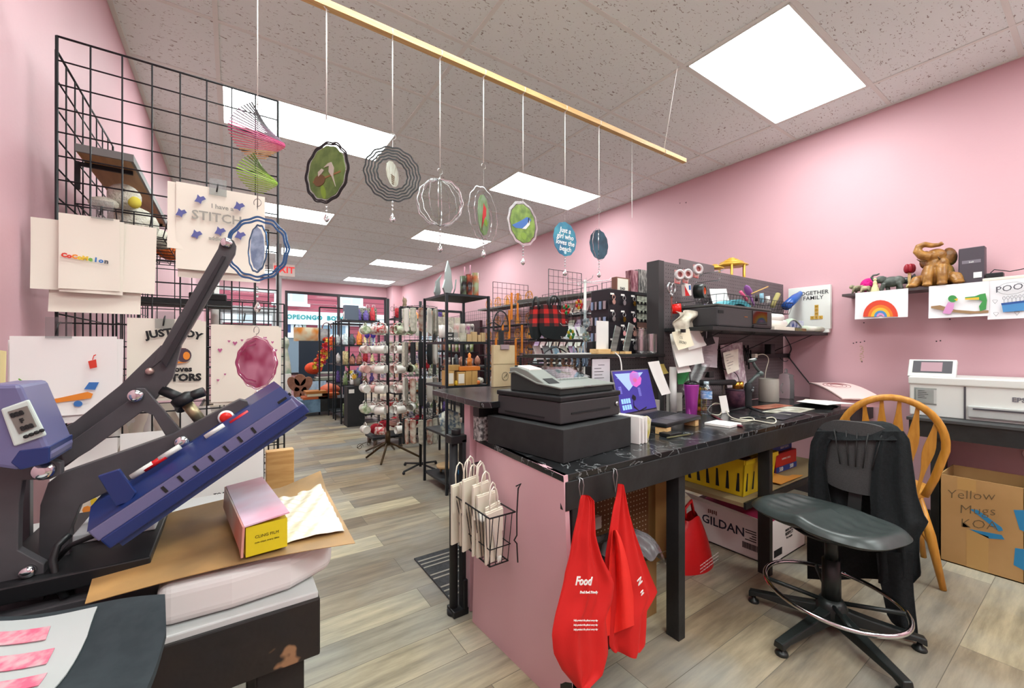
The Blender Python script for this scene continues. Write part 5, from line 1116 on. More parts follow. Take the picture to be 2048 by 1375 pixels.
b = B(); b.slab([(2.30, 1.20, .50), (2.50, 1.20, .52), (2.50, 1.46, .62), (2.30, 1.46, .60)], (0, 0, .05)); one('red_folder', 'dark red folder and papers sticking out of the yellow crate', 'folder', b, mat('dark_red_card', '5d1414', .6))
t = T('printed_carton', 'red and blue printed carton marked 500 on the storage shelf', 'carton', (2.9, 1.3, .407))
b = B(); b.box((2.86, 1.22, .407), (3.16, 1.42, .53)); b.build('box', mat('carton_red', 'b81f1a', .4), t, world=1, bevel=.002)
b = B(); b.box((2.862, 1.2185, .41), (3.16, 1.22, .445)); b.box((2.8585, 1.222, .41), (2.86, 1.42, .445)); b.build('blue_band', mat('carton_blue', '1d3a8a', .4), t, world=1)
text('500', .035, frame3((2.93, 1.217, .427), (1, 0, 0), (0, 0, 1)), PAPER, t, bold=.001); text('500', .035, frame3((3.08, 1.217, .427), (1, 0, 0), (0, 0, 1)), PAPER, t, bold=.001); text('SHIPPING LABELS', .016, frame3((3.0, 1.217, .49), (1, 0, 0), (0, 0, 1)), PAPER, t)
t = T('blue_carton', 'flat blue carton lying on top of the red printed carton', 'carton', (3.0, 1.3, .532)); b = B(); b.box((2.82, 1.24, .532), (3.14, 1.42, .575)); b.build('box', MATS['carton_blue'], t, world=1, bevel=.002); text('HEAVY DUTY', .02, frame3((3.03, 1.2385, .553), (1, 0, 0), (0, 0, 1)), PAPER, t)
b = B(); b.surf(lambda u, v: (2.64 + .30 * u, 1.10 + .11 * v, .408 + .025 * math.sin(u * 5) * v + .01), 10, 6, th=.004); one('manila_envelope', 'orange manila envelope on the storage shelf before the red carton', 'envelope', b, mat('manila', 'd58f3c', .7))
# ================================================================ tall pegboard and what hangs on it
PY = 1.64; PZ = 1.765
t = T('tall_pegboard', 'tall dark grey pegboard wall over the desk', 'pegboard', (3.1, PY, DZ + .001))
PEGB = mat('grey_brown_pegboard', '665c5e', .6, noise='6b6163', ns=8)
b = B(); b.box((2.25, PY, DZ + .001), (3.985, PY + .012, PZ)); b.build('board', PEGB, t, world=1)
b = B(); b.box((2.243, PY - .002, DZ + .001), (2.30, PY + .09, PZ + .004)); b.build('end_post', mat('post_charcoal', '3d3b3c', .55), t, world=1, bevel=.002)
b = B(); dots(b, (2.32, PY - .0006, DZ + .03), (1, 0, 0), (0, 0, 1), 65, 37, .0254, .0034, 5); b.build('peg_holes', HOLE, t, world=1)
b = B(); p0, p1 = P(1382, 545, y=1.74), P(1419, 527, y=1.74); b.box((p0.x - .1, 1.76, 1.6), (p1.x + .1, 1.772, p1.z)); one('spare_pegboard', 'second pegboard offcut sticking up behind the tall pegboard', 'pegboard', b, PEGB)
def at(px, py, y=1.55): return P(px, py, y=y)
# peg hooks
def peg(px, py, L_=.12, up=.012, lab=None):
 p = at(px, py, PY); b = B(); b.tube([(p.x, PY, p.z), (p.x, PY - L_, p.z), (p.x, PY - L_ - .01, p.z + up)], .0025, 6)
 b.tube([(p.x, PY, p.z - .02), (p.x, PY - .004, p.z), (p.x, PY, p.z + .008)], .002, 5)
 return one('peg_hook', lab or 'plain wire peg hook on the tall pegboard', 'hook', b, STEEL, group='wire peg hooks on the tall pegboard')
for q, l_ in zip(((1365, 556), (1400, 548), (1392, 566), (1352, 606), (1368, 612), (1384, 612), (1412, 610), (1356, 660), (1390, 660)), ('holding the left tape packs', 'holding the right tape pack', 'holding the duct tape', 'holding the red tape', 'bare, just right of the red tape', 'bare, second right of the red tape', 'holding the purple scissors', 'holding the note bundle on the left', 'holding the note bundle on the right')): peg(*q, L_=.13 if q[0] % 2 else .16, lab='wire peg hook on the tall pegboard, ' + l_)
def disc_thing(name, lab, cat, px, py, r, w, m, m2, axis=(-.4, -1, .0), y=1.52, core=.55, group=None, m3=None):
 p = at(px, py, y); a = Vector(axis).normalized(); M = align(p - a * w / 2, p + a); t = T(name, lab, cat, p - Vector((0, 0, r)), group=group)
 b = B(); b.lathe([(r * core, 0), (r, 0), (r, w), (r * core, w), (r * core, 0)], 28, M, cap=False); b.build('roll', m, t, world=1)
 b = B(); b.lathe([(r * core * .99, .0), (r * core * .82, 0), (r * core * .82, w), (r * core * .99, w)], 24, M, cap=False); b.build('core', m2, t, world=1)
 if m3: b = B(); b.lathe([(r * .99, w + .0006), (r * .75, w + .0006)], 28, M, cap=False); b.build('side_film', m3, t, world=1)
 return t
TW = mat('tape_white_red', 'd9c8c4', .35, noise='c23a3c', ns=18)
for i, (px, py) in enumerate([(1359, 549), (1375, 548), (1396, 538)]):
 tt = disc_thing('tape_dispenser', ['left', 'middle', 'right'][i] + ' tape dispenser in a red and white pack on the upper peg hook', 'tape', px, py, .032, .018, mat('tape_clear', 'c9c3c4', .2), TW, y=1.50 - .01 * i, core=.6, group='packaged tape dispensers')
 p = at(px, py, 1.50 - .01 * i); b = B(); b.prism([(-.02, -.05), (.018, -.055), (.03, -.02), (.03, .03), (-.02, .03)], -.004, .004, frame3(p + Vector((0, .015, 0)), (1, -.2, 0), (0, 0, 1))); b.build('backing_card', TW, tt, world=1)
p = at(1373, 580, 1.52); t = T('thread_box', 'small white, red and blue box hanging between the tapes', 'box', p)
M = frame3(p, (1, -.15, .12), (-.12, 0, 1)); b = B(); b.box((-.028, -.036, -.012), (.028, .036, .012), M); b.build('box', PAPER, t, world=1, bevel=.001)
b = B(); b.add([(-.028, -.036, .0125), (.012, -.036, .0125), (-.028, .03, .0125)], [(0, 1, 2)], M); b.build('red_corner', RED, t, world=1)
b = B(); b.box((.008, .0, .0122), (.024, .028, .0128), M); b.build('blue_label', mat('label_blue', '2f6fb5', .5), t, world=1)
b = B(); b.box((-.01, .036, -.004), (.012, .052, .004), M); b.build('hang_tab', PAPER, t, world=1)
disc_thing('duct_tape', 'large black duct tape roll with an orange core', 'tape', 1400, 582, .045, .06, mat('tape_black', '1c2321', .35), mat('core_orange', 'd8541f', .6), axis=(.25, -1, .0), y=1.50, core=.5, m3=mat('tape_side_grey', '5a625d', .5))
disc_thing('red_tape', 'bright red tape roll on the lower left peg hook', 'tape', 1353, 617, .030, .05, mat('tape_red', 'e01a12', .3), mat('core_cream', 'd9d2be', .7), axis=(.8, -1, .1), y=1.52, core=.55, m3=mat('tape_side_cream', 'cfc7b4', .6))
def scissors(lab, px, py, hm, bm, sc_=1.0, y=1.53, flip=1):
 p = at(px, py, y); t = T('scissors', lab, 'scissors', p); M = Matrix.Translation(p)
 b = B()
 for s in (-1, 1): b.tube([(s * .014 * sc_ + .016 * sc_ * math.cos(a), 0, .05 * sc_ + .024 * sc_ * math.sin(a)) for a in [i * PI / 8 for i in range(16)]], .0045 * sc_, 8, closed=True, M=M); b.tube([(s * .01 * sc_, 0, .028 * sc_), (0, 0, 0)], .005 * sc_, 8, M=M)
 b.build('handle', hm, t, world=1)
 b = B(); b.add([(x, yy, z) for yy in (-.0015, .0015) for x, z in ((-.007 * sc_, .005), (.007 * sc_, .005), (.003 * sc_, -.085 * sc_), (-.001, -.11 * sc_))], [(0, 1, 2, 3), (4, 7, 6, 5), (0, 4, 5, 1), (1, 5, 6, 2), (2, 6, 7, 3), (3, 7, 4, 0)], M); b.build('blade', bm, t, world=1)
scissors('silver handled scissors on the far left of the tall pegboard', 1343, 595, STEEL, mat('rusty_steel', '8d5f58', .4, metal=.6), 1.2)
scissors('purple handled scissors hanging with black straps', 1413, 636, mat('purple_handle', '3c3252', .4), STEEL, 1.15, y=1.45)
def papers(lab, pts, y, m=PAPER, name='hanging_paper', lines=0, curl=.015, cat='paper'):
 P3 = [P(a, c_, y=y) for a, c_ in pts]; t = T(name, lab, cat, P3[2])
 A, Bq, Cq, Dq = P3
 b = B(); b.surf(lambda u, v: tuple((A.lerp(Bq, u)).lerp(Dq.lerp(Cq, u), v) + Vector((0, -curl * v * v + .003 * math.sin(u * 5 + v), 0))), 6, 8, th=(0, .0012, 0)); b.build('sheet', m, t, world=1)
 if lines:
  b = B()
  for k in range(lines):
   v = .15 + .75 * k / lines; e = .5 + .3 * math.sin(k * 2.3)
   a = A.lerp(Dq, v).lerp(Bq.lerp(Cq, v), .12) + Vector((0, -curl * v * v - .0035, 0)); c_ = A.lerp(Dq, v).lerp(Bq.lerp(Cq, v), .12 + .7 * e) + Vector((0, -curl * v * v - .0035, 0)); b.bar(a, c_, .0008, .002)
  b.build('printed_lines', mat('grey_print', '77747a', .7), t, world=1)
 return t
papers('lilac grey list sheet hanging right of the clipped notes', [(1405, 672), (1437, 674), (1430, 735), (1400, 732)], 1.60, mat('lilac_paper', 'cfc5cc', .8), lines=14)
papers('large white sheet hanging lowest in the clipped bundle', [(1340, 668), (1352, 664), (1378, 742), (1352, 746)], 1.50)
papers('broad white sheet hanging in the middle of the clipped bundle', [(1345, 690), (1402, 680), (1404, 725), (1354, 734)], 1.47)
papers('white sheet fanned to the right in the clipped bundle', [(1372, 660), (1398, 661), (1409, 690), (1374, 700)], 1.46)
t = papers('cream note with handwriting upside down, front of the clipped bundle', [(1344, 664), (1378, 657), (1384, 690), (1353, 700)], 1.43, mat('cream_note', 'e4dcc2', .8))
for i, s_ in enumerate(['ORDER', 'TO', 'DO']):
 p = P(1366 - i * 3, 684 - i * 10, y=1.415); text(s_, .022, frame3(p, (-1, 0, .12), (-.12, 0, -1)), INK, t, shear=.2)
b = B(); p = P(1363, 662, y=1.42); b.box((p.x - .012, 1.40, p.z - .008), (p.x + .012, 1.42, p.z + .012)); one('binder_clip', 'black binder clip holding the cream note', 'clip', b, BLKP, bevel=.001)
b = B(); b.surf(lambda u, v: tuple(P(1352 + 46 * u + 4 * math.sin(v * 9), 622 + 40 * v + 3 * math.sin(u * 8), y=1.48) + Vector((0, -.02 * math.sin(u * 9 + v * 6), 0))), 18, 14, th=(0, .006, 0)); t = one('tag_bundle', 'crumpled bundle of cream tags clipped under the red tape', 'tags', b, mat('cream_tags', 'd5cfbf', .8, noise='b9b2a0', ns=30))
papers('black pouch hanging from the scissors hook', [(1402, 640), (1414, 636), (1426, 686), (1408, 692)], 1.50, BLKM2, 'black_pouch', cat='pouch')
papers('pale green receipt hanging left of the black printer', [(1418, 612), (1432, 612), (1436, 655), (1420, 656)], 1.40, mat('pale_green_paper', 'c5d0bd', .8), lines=8)
papers('bright green card standing behind the tumbler', [(1355, 738), (1378, 736), (1376, 766), (1353, 768)], 1.58, mat('green_card', '2f8a4a', .6), cat='card')
papers('tall white card with a small round logo leaning on the ledge behind the laptop', [(1296, 724), (1317, 721), (1337, 785), (1320, 790)], 1.50)
papers('small yellow sticky note behind the leaning card', [(1320, 728), (1327, 727), (1333, 745), (1324, 748)], 1.62, mat('sticky_yellow', 'd9c36a', .8), cat='note')
papers('cream invoice clipped to the pegboard above the grey canister', [(1446, 705), (1476, 697), (1474, 738), (1452, 748)], 1.56, PAPER2, lines=6)
papers('patterned long sheet hanging behind the cream invoice', [(1440, 690), (1484, 684), (1490, 770), (1452, 775)], 1.61, mat('pattern_sheet', 'd6ccd0', .8, noise='a98f9b', ns=25))
papers('white sheet leaning on the printer top', [(1419, 577), (1452, 577), (1457, 609), (1424, 611)], 1.57)
b = B(); b.surf(lambda u, v: tuple(P(1372 + 40 * u, 728 + 52 * v, y=1.53) + Vector((0, -.03 * math.sin(u * 8 + v * 5), 0))), 14, 12); one('clear_packet', 'crumpled clear plastic packet behind the water bottle', 'packet', b, PLBAG)
t = T('power_strip', 'black power strip on the tall pegboard under the shelf', 'power strip', P(1530, 712, y=1.62))
a, c_ = P(1500, 712, y=1.62), P(1575, 710, y=1.62); b = B(); b.box((a.x, 1.60, a.z - .018), (c_.x, PY - .001, a.z + .018)); b.build('strip', BLKP, t, world=1, bevel=.003)
p = P(1533, 700, y=1.6); b = B(); b.box((p.x - .035, 1.55, p.z - .03), (p.x + .035, 1.60, p.z + .05)); b.build('plug_adapter', BLKP, t, world=1, bevel=.004)
b = B(); p = P(1505, 711, y=1.6); b.box((p.x - .02, 1.57, p.z - .015), (p.x + .02, 1.60, p.z + .015)); b.build('plug', PAPER2, t, world=1, bevel=.003)
cable('white cord dropping from the power strip to the desk', [P(1510, 711, y=1.57), P(1527, 708, y=1.55), P(1537, 718, y=1.55), P(1531, 745, y=1.56), P(1530, 775, y=1.57), P(1536, 800, y=1.58)], .0032, CW)
cable('dark cord running from under the shelf down the pink wall', [P(1568, 668, x=3.9), P(1582, 695, x=3.97), P(1578, 712, x=3.98), P(1590, 730, x=3.98), P(1622, 770, x=3.98)], .0045, BLKP)
cable('thin dark cord curling below the power strip', [P(1560, 715, y=1.60), P(1568, 722, y=1.60), P(1576, 720, y=1.61), P(1580, 708, x=3.97)], .003, BLKP)
t = T('hanging_tools', 'cluster of slim black tools hanging under the shelf', 'tools', P(1494, 735, y=1.6))
for i, (px, a, c_) in enumerate([(1488, 690, 722), (1492, 695, 730), (1496, 690, 738), (1501, 700, 725)]): b = B(); b.tube([P(px, a, y=1.6), P(px + 2, c_, y=1.59)], .006, 8); b.build('tool', BLKP, t, world=1)
b = B(); b.ball(P(1503, 722, y=1.57), .011, 10, sc=(.6, .6, 1.8)); one('pink_charm', 'small pink charm dangling below the black tools', 'charm', b, mat('charm_pink', 'd58a9b', .4))
a, c_ = P(1402, 765, y=1.5), P(1468, 764, y=1.5); b = B(); b.tube([a, c_], .019, 14); one('label_gun', 'thick black tube lying across the back of the desk', 'tube', b, BLKM2)
b = B(); p = P(1418, 748, y=1.55); b.box((p.x - .03, 1.53, p.z - .022), (p.x + .03, 1.58, p.z + .018)); one('black_charger', 'black charger brick with a white label resting above the tube', 'charger', b, BLKP, bevel=.004)
for i, (px, w_) in enumerate(((1346, .022),)): p = P(px, 765, y=1.58); b = B(); b.cyl((p.x, 1.58, DZ + .001), (p.x, 1.58, p.z + .10), w_, n=18); one('paper_roll', 'white paper roll standing behind the leaning card', 'roll', b, PAPER)
for i, (px, py, w_, h_) in enumerate([(1350, 775, .1, .12), (1308, 800, .06, .09)]): p = P(px, py, y=1.60); b = B(); b.box((p.x - w_ / 2, 1.58, DZ + .001), (p.x + w_ / 2, 1.63, DZ + h_)); one('grey_carton', ['pale grey carton behind the tumbler', 'small pale carton behind the laptop screen'][i], 'carton', b, mat('pale_grey_card', 'b5b1aa', .7), bevel=.002)
cable('tangle of grey cords between the tube and the bee cup', [P(1405, 770, y=1.5), P(1415, 785, y=1.48), P(1440, 790, y=1.5), P(1465, 783, y=1.52), P(1478, 765, y=1.55), P(1470, 745, y=1.58), P(1440, 735, y=1.6), P(1428, 722, y=1.61)], .003, BLKP)
# ---------------------------------------------------------------- shelf with black printer
SZ = 1.335
t = T('bracket_shelf', 'black shelf on wire brackets on the tall pegboard', 'shelf', (3.1, 1.48, SZ - .022))
b = B(); b.box((2.30, 1.315, SZ - .022), (3.99, PY - .002, SZ)); b.build('board', BLKWOOD, t, world=1, bevel=.002)
for x in (2.45, 2.85, 3.25, 3.75): b = B(); b.tube([(x, 1.34, SZ - .024), (x, PY - .004, SZ - .16)], .0028, 6); b.build('wire_bracket', BLKM2, t, world=1)
t = T('printer', 'black inkjet printer on the pegboard shelf', 'printer', (2.75, 1.46, SZ))
b = B(); b.box((2.39, 1.335, SZ + .001), (3.08, 1.60, SZ + .128)); b.build('body', mat('printer_black', '3a3a3c', .45, bump=.03, bs=300), t, world=1, bevel=.014, seg=3)
b = B(); b.box((2.385, 1.33, SZ + .124), (3.06, 1.6, SZ + .138)); b.build('lid', mat('printer_lid', '4c4d4b', .4), t, world=1, bevel=.005)
b = B(); b.box((2.80, 1.331, SZ + .03), (3.0, 1.36, SZ + .118)); b.build('glossy_panel', mat('printer_gloss', '0b0b0d', .06), t, world=1, bevel=.003)
b = B(); b.box((2.80, 1.325, SZ + .005), (3.03, 1.34, SZ + .026)); b.build('paper_tray', BLKP, t, world=1, bevel=.003)
b = B(); b.box((3.06, 1.34, SZ + .01), (3.075, 1.59, SZ + .115)); b.build('vent_side', GREYP, t, world=1)
b = B(); b.box((2.395, 1.3325, SZ + .082), (2.45, 1.336, SZ + .10)); b.build('grip_recess', INK, t, world=1)
b = B(); b.box((2.70, 1.3335, SZ + .07), (2.74, 1.336, SZ + .075)); b.build('logo_plate', mat('copper_mark', 'b5713a', .4, metal=.6), t, world=1)
for i, (z, x) in enumerate(((.028, 3.13), (.075, 3.15))):
 zz = SZ + z + (.02 if i else .026); b = B(); b.tube([(3.10, 1.40, zz), (3.36 - .05 * i, 1.38, zz)], .027, 20); b.m(1).tube([(3.361 - .05 * i, 1.38, zz), (3.3615 - .05 * i, 1.38, zz)], .018, 16); one('paper_roll', ['lower rolled white paper beside the black printer', 'upper rolled white paper beside the black printer'][i], 'roll', b, [PAPER, GREYP])
b = B(); b.box((3.10, 1.33, SZ + .001), (3.42, 1.55, SZ + .026)); one('book', 'flat white book under the paper rolls', 'book', b, PAPER2, bevel=.002)
b = B(); b.box((3.44, 1.33, SZ + .001), (3.62, 1.55, SZ + .022)); one('book', 'green and brown patterned book lying right of the white book', 'book', b, mat('book_pattern', '6d7050', .7, noise='8d5a3f', ns=12), bevel=.002)
b = B(); b.tube([(3.62, 1.345, SZ + .024), (3.92, 1.335, SZ + .024)], .022, 18); one('paper_roll', 'white roll with faint green print at the right end of the shelf', 'roll', b, mat('roll_print', 'dedad0', .7, noise='c3cbb8', ns=18))
b = B(); b.surf(lambda u, v: (3.36 + .26 * u, 1.36 + .12 * v, SZ + .04 + .05 * math.sin(u * PI) + .01 * math.sin(v * 7)), 12, 6, th=.006); one('green_packet', 'pale green folded packet between the rolls and the canvas', 'packet', b, mat('pale_green_card', 'a9b9a6', .6))
b = B(); b.box((3.45, 1.37, SZ + .03), (3.68, 1.47, SZ + .085)); one('blue_box', 'blue and white biscuit box lying by the canvas', 'box', b, mat('blue_print_box', '31498c', .5, noise='c5cbdc', ns=18), bevel=.003)
# wire basket with brushes and bottle
t = wire_basket('wire_basket', 'black wire basket full of brushes and bottles above the black printer', 2.62, 1.42, 1.475, 3.62, 1.632, 1.56, 26, 4, .0015, GRIDM, .02)
b = B(); b.surf(lambda u, v: (2.70 + .30 * u, 1.44 + .12 * v, 1.50 + .04 * math.sin(u * 3)), 6, 5, th=.03); one('turquoise_tub', 'turquoise tub in the wire basket above the printer', 'tub', b, mat('turquoise_plastic', '3f9aa8', .4))
def stick(lab, name, cat, p0, p1, r, m, tip=None, tr=0):
 t = T(name, lab, cat, p0); b = B(); b.tube([p0, p1], r, 10); b.build('handle', m, t, world=1)
 if tip is not None: b = B(); d = (Vector(p1) - Vector(p0)).normalized(); b.lathe([(.001, 0), (tr, .02), (tr * 1.15, .05), (tr * .8, .085), (.002, .1)], 14, align(Vector(p1) - d * .01, Vector(p1) + d), sy=.45); b.build('head', tip, t, world=1)
stick('purple oval hairbrush sticking up from the wire basket', 'hairbrush', 'brush', P(1508, 610, y=1.5), P(1500, 590, y=1.5), .007, mat('brush_purple', 'a066b0', .4), MATS['brush_purple'], .024)
stick('short pink marker at the left end of the wire basket', 'marker_pen', 'marker', P(1494, 600, y=1.5), P(1481, 583, y=1.5), .011, mat('hot_pink', 'd8547e', .4))
stick('tan paintbrush lying across the wire basket', 'paintbrush', 'brush', P(1503, 587, y=1.47), P(1536, 573, y=1.47), .005, mat('tan_handle', 'b89455', .5))
stick('rolled kraft tube leaning in the wire basket', 'kraft_tube', 'tube', P(1545, 612, y=1.46), P(1556, 588, y=1.46), .018, mat('olive_kraft', '9a8f5a', .7))
stick('pale blue paint bottle in the wire basket', 'paint_bottle', 'bottle', P(1524, 605, y=1.49), P(1523, 586, y=1.49), .014, mat('pale_blue_bottle', '8fbcd0', .4))
stick('white paint bottle in the wire basket', 'paint_bottle', 'bottle', P(1536, 605, y=1.48), P(1535, 592, y=1.48), .016, WHITEP)
stick('small dark paint bottle in the wire basket', 'paint_bottle', 'bottle', P(1513, 602, y=1.49), P(1514, 590, y=1.49), .010, BLKP)
t = T('spray_bottle', 'big blue spray bottle lying tilted in the wire basket', 'bottle', P(1568, 610, y=1.5)); a, c_ = P(1572, 612, y=1.5), P(1608, 580, y=1.5)
b = B(); b.tube([a, a.lerp(c_, .5), a.lerp(c_, .7), c_], [.034, .034, .022, .018], 18); b.build('bottle', mat('bottle_blue', '2858a8', .25), t, world=1)
# canvas on the wall
cx = 3.965
t = T('family_canvas', 'white canvas sign reading together family, leaning on the pink wall', 'sign', (cx, 1.43, SZ + .001)); y0_, y1_ = P(1578, 600, x=cx).y, P(1662, 600, x=cx).y
b = B(); b.box((cx - .012, y1_, SZ + .03), (cx + .02, min(y0_, 1.60), 1.72)); b.box((cx - .01, y1_ + .01, SZ + .001), (cx + .02, 1.59, SZ + .03)); b.build('canvas', mat('canvas_white', 'e3e4df', .7), t, world=1, bevel=.002)
fx = cx - .0135
for i, (s_, z_) in enumerate((('TOGETHER', 1.655), ('FAMILY', 1.622))): text(s_, .044, frame3((fx, 1.41 - .005 * i, z_ + .008 - .008 * i), (0, -1, 0), (0, 0, 1)), mat('charcoal_print', '3a3a3a', .6), t, bold=.0004)
for k, (ch, dy, dz) in enumerate([('H', 0, .09), ('O', 0, .06), ('M', 0, .03), ('E', 0, 0), ('L', -.03, 0), ('S', .03, 0)]):
 yy, zz = 1.38 + dy, 1.46 + dz; b = B(); b.box((fx - .003, yy - .013, zz - .013), (fx, yy + .013, zz + .013)); tl = b.build('letter_tile', mat('tile_yellow', 'd0a23c', .5), t, world=1); text(ch, .02, frame3((fx - .0035, yy, zz), (0, -1, 0), (0, 0, 1)), INK, tl, world=1)
# gold pavilion ornament on top
t = T('gold_pavilion', 'gold painted wooden pavilion ornament on top of the tall pegboard', 'ornament', P(1470, 552, y=1.70)); GW = mat('gold_paint', 'cf9f3c', .4, metal=.3)
o = Vector((P(1468, 540, y=1.78).x, 1.80, 1.70)); zt = lambda py: P(1468, py, y=1.80).z
b = B(); R_ = .13;
for (r0, z0, z1) in ((R_, zt(533), zt(529)), (R_ * .75, zt(529), zt(524)), (R_ * .45, zt(524), zt(520)), (R_ * .22, zt(520), zt(517))): b.lathe([(r0, 0), (r0 * .85, z1 - z0)], 6, F((o.x, o.y, z0)))
b.build('roof', GW, t, world=1)
for a in range(6): b = B(); b.cyl((o.x + R_ * .8 * math.cos(a * PI / 3 + .5), o.y + R_ * .8 * math.sin(a * PI / 3 + .5), 1.60), (o.x + R_ * .8 * math.cos(a * PI / 3 + .5), o.y + R_ * .8 * math.sin(a * PI / 3 + .5), zt(533)), .009, n=8); b.build('column', GW, t, world=1)
b = B(); b.lathe([(.12, 0), (.12, .012)], 6, F((o.x, o.y, 1.59))); b.build('base', GW, t, world=1)
b = B(); p = P(1430, 535, y=1.80); b.lathe([(.07, 0), (.06, .01), (.03, .02), (.02, .035)], 6, F((p.x, 1.80, p.z - .01))); b.build('small_roof', GW, t, world=1)
b = B(); b.box((2.5, 1.72, 1.57), (3.3, 1.95, 1.588)); one('back_shelf', 'shelf board behind the tall pegboard carrying the gold pavilion', 'shelf', b, BLKWOOD)
# ---------------------------------------------------------------- on the upper ledge
t = T('photo_tile', 'blank white tile standing on a light wood base on the ledge', 'sign', (1.76, 1.72, UZ + .001)); a, c_ = P(1194, 700, y=1.70), P(1217, 642, y=1.70)
b = B(); b.box((a.x - .02, 1.67, UZ + .001), (a.x + .085, 1.74, UZ + .03)); b.build('base', PINE, t, world=1, bevel=.002)
b = B(); b.box((a.x, 1.70, UZ + .03), (c_.x, 1.708, c_.z)); b.build('tile', WHITEP, t, world=1)
for i, (x0_, x1_, tl) in enumerate([(1224, 1247, .30), (1236, 1262, .32)]):
 lab = ['left brushed metal tag leaning in a wood block on the ledge', 'right brushed metal tag leaning in a wood block on the ledge'][i]
 a = P(x0_ - 4 + 8 * i, 700, y=1.68 - .0 * i); t = T('metal_tag', lab, 'sign', (a.x + .02, 1.68, UZ + .001), group=None)
 b = B(); b.box((a.x - .004, 1.655 - .02 * i, UZ + .001), (a.x + .05, 1.70 - .02 * i, UZ + .016)); b.build('base', PINE, t, world=1)
 M = frame3((a.x + .02, 1.675 - .02 * i, UZ + .016), (1, 0, -tl), (tl, 0, 1)); b = B(); b.box((-.024, 0, -.002), (.024, .155 + .02 * i, .002), M); b.build('tag', mat('brushed_tag', 'a7b0ac', .35, metal=.9, noise='7d8884', ns=4, stretch=(1, 1, 9)), t, world=1)
for i, (px, r_, h_, y_) in enumerate([(1313, .033, .125, 1.66), (1327, .036, .16, 1.74)]):
 p = P(px, 700, y=y_); t = T('cut_glass', ['front cut crystal tumbler on the ledge', 'taller cut crystal glass behind on the ledge'][i], 'glass', (min(p.x, 2.20) - .0, y_, UZ + .001), group=None)
 prof = [(r_ * .85, 0)] + [(r_ * (1 + .05 * (k % 2)), .01 + k * (h_ - .01) / 14) for k in range(15)]
 b = B(); b.lathe(prof, 14, cap=False); b.build('glass', glassy('cut_crystal', 'ffffff', .4, .2), t); b = B(); b.lathe([(r_ * .8, .002), (r_ * .8, .012)], 14); b.build('thick_base', MATS['cut_crystal'], t)
# keychain tower
t = T('keychain_tower', 'black four-sided pegboard tower of keychains on the ledge', 'display stand', (2.0, 1.83, UZ + .001))
a, c_ = P(1217, 700, y=1.78), P(1271, 580, y=1.78); kz = c_.z - .01; kx0, kx1 = a.x, c_.x
b = B(); b.box((kx0, 1.78, UZ + .001), (kx1, 1.93, kz)); b.build('tower', mat('tower_black', '1e1c22', .35), t, world=1, bevel=.002)
b = B(); dots(b, (kx0 + .012, 1.7792, UZ + .05), (1, 0, 0), (0, 0, 1), 8, 20, .019, .002); b.build('peg_holes', HOLE, t, world=1)
rnd = random.Random(8); ROSEG = mat('rose_gold', 'd3a89a', .3, metal=.7); KS = [ROSEG, STEEL, GOLD, mat('pink_enamel', 'd79a9c', .3)]
k_ = 0; rows = ['top', 'second', 'third', 'lowest']
for r, fz in enumerate((.90, .64, .42, .2)):
 for cidx in range(3):
  if r == 2 and cidx == 0: continue
  x = kx0 + .03 + cidx * (kx1 - kx0 - .06) / 2; z = UZ + (kz - UZ) * fz
  lab = 'keychain on the front of the black tower, %s row, %s' % (rows[r], ['left', 'middle', 'right'][cidx])
  kt = T('keychain', lab, 'keychain', (x, 1.77, z), group='keychains on the tower front'); km = KS[(r + cidx) % 4]
  b = B(); b.tube([(.013 * math.cos(q_), -.006, .013 * math.sin(q_) - .012) for q_ in [i * PI / 7 for i in range(14)]], .002, 6, closed=True); b.tube([(0, .01, .003), (0, -.012, .003)], .0015, 5); b.build('ring', STEEL if km is not ROSEG else ROSEG, kt)
  b = B(); b.prism(ell(0, -.042, .013, .016, 10), -.002, .002, frame3((0, -.008, 0), (1, 0, 0), (0, 0, 1))); b.build('charm', km, kt)
  b = B(); b.box((-.016, .006, .004), (.016, .008, .015)); b.build('price_label', PAPER, kt)
for r in range(3):
 for cidx in range(4):
  y_ = 1.80 + cidx * .035; z = UZ + .33 - r * .1; b = B(); b.tube([(kx0, y_, z), (kx0 - .02, y_, z)], .0015, 5); b.box((kx0 - .02, y_ - .008, z - .05), (kx0 - .012, y_ + .008, z)); one('keychain', 'blue grey keychain on the black tower side, %s row, %s from the front' % (rows[r], ['first', 'second', 'third', 'fourth'][cidx]), 'keychain', b, mat('blue_tag', '8fa5c4', .3, metal=.4) if (r + cidx) % 2 else STEEL, group='keychains on the tower side')
# white earring rack right of the tower
p = P(1284, 640, y=1.85);
for i in range(5):
 z = p.z + .13 - i * .06; b = B(); rnd = random.Random(i)
 b.box((p.x - .05, 1.85, z), (p.x + .06, 1.853, z + .035)); b.tube([(p.x - .05, 1.845, z - .003), (p.x + .07, 1.845, z - .003)], .002, 5)
 for k in range(3): b.ball((p.x - .035 + k * .04, 1.842, z - .012), .009, 8, sc=(1, .4, 1.3))
 one('earring_card', 'pale earring card right of the black tower, ' + ['topmost', 'second from top', 'middle', 'second lowest', 'lowest'][i], 'card', b, mat('earring_card', 'c9cbb9', .6, noise='6a6a62', ns=35) if i != 3 else ROSEG, group='earring cards beside the tower')
b = B(); b.box((p.x - .06, 1.856, UZ + .001), (p.x + .085, 1.87, kz - .02)); one('earring_board', 'dark board behind the earring cards', 'board', b, BLKM2)
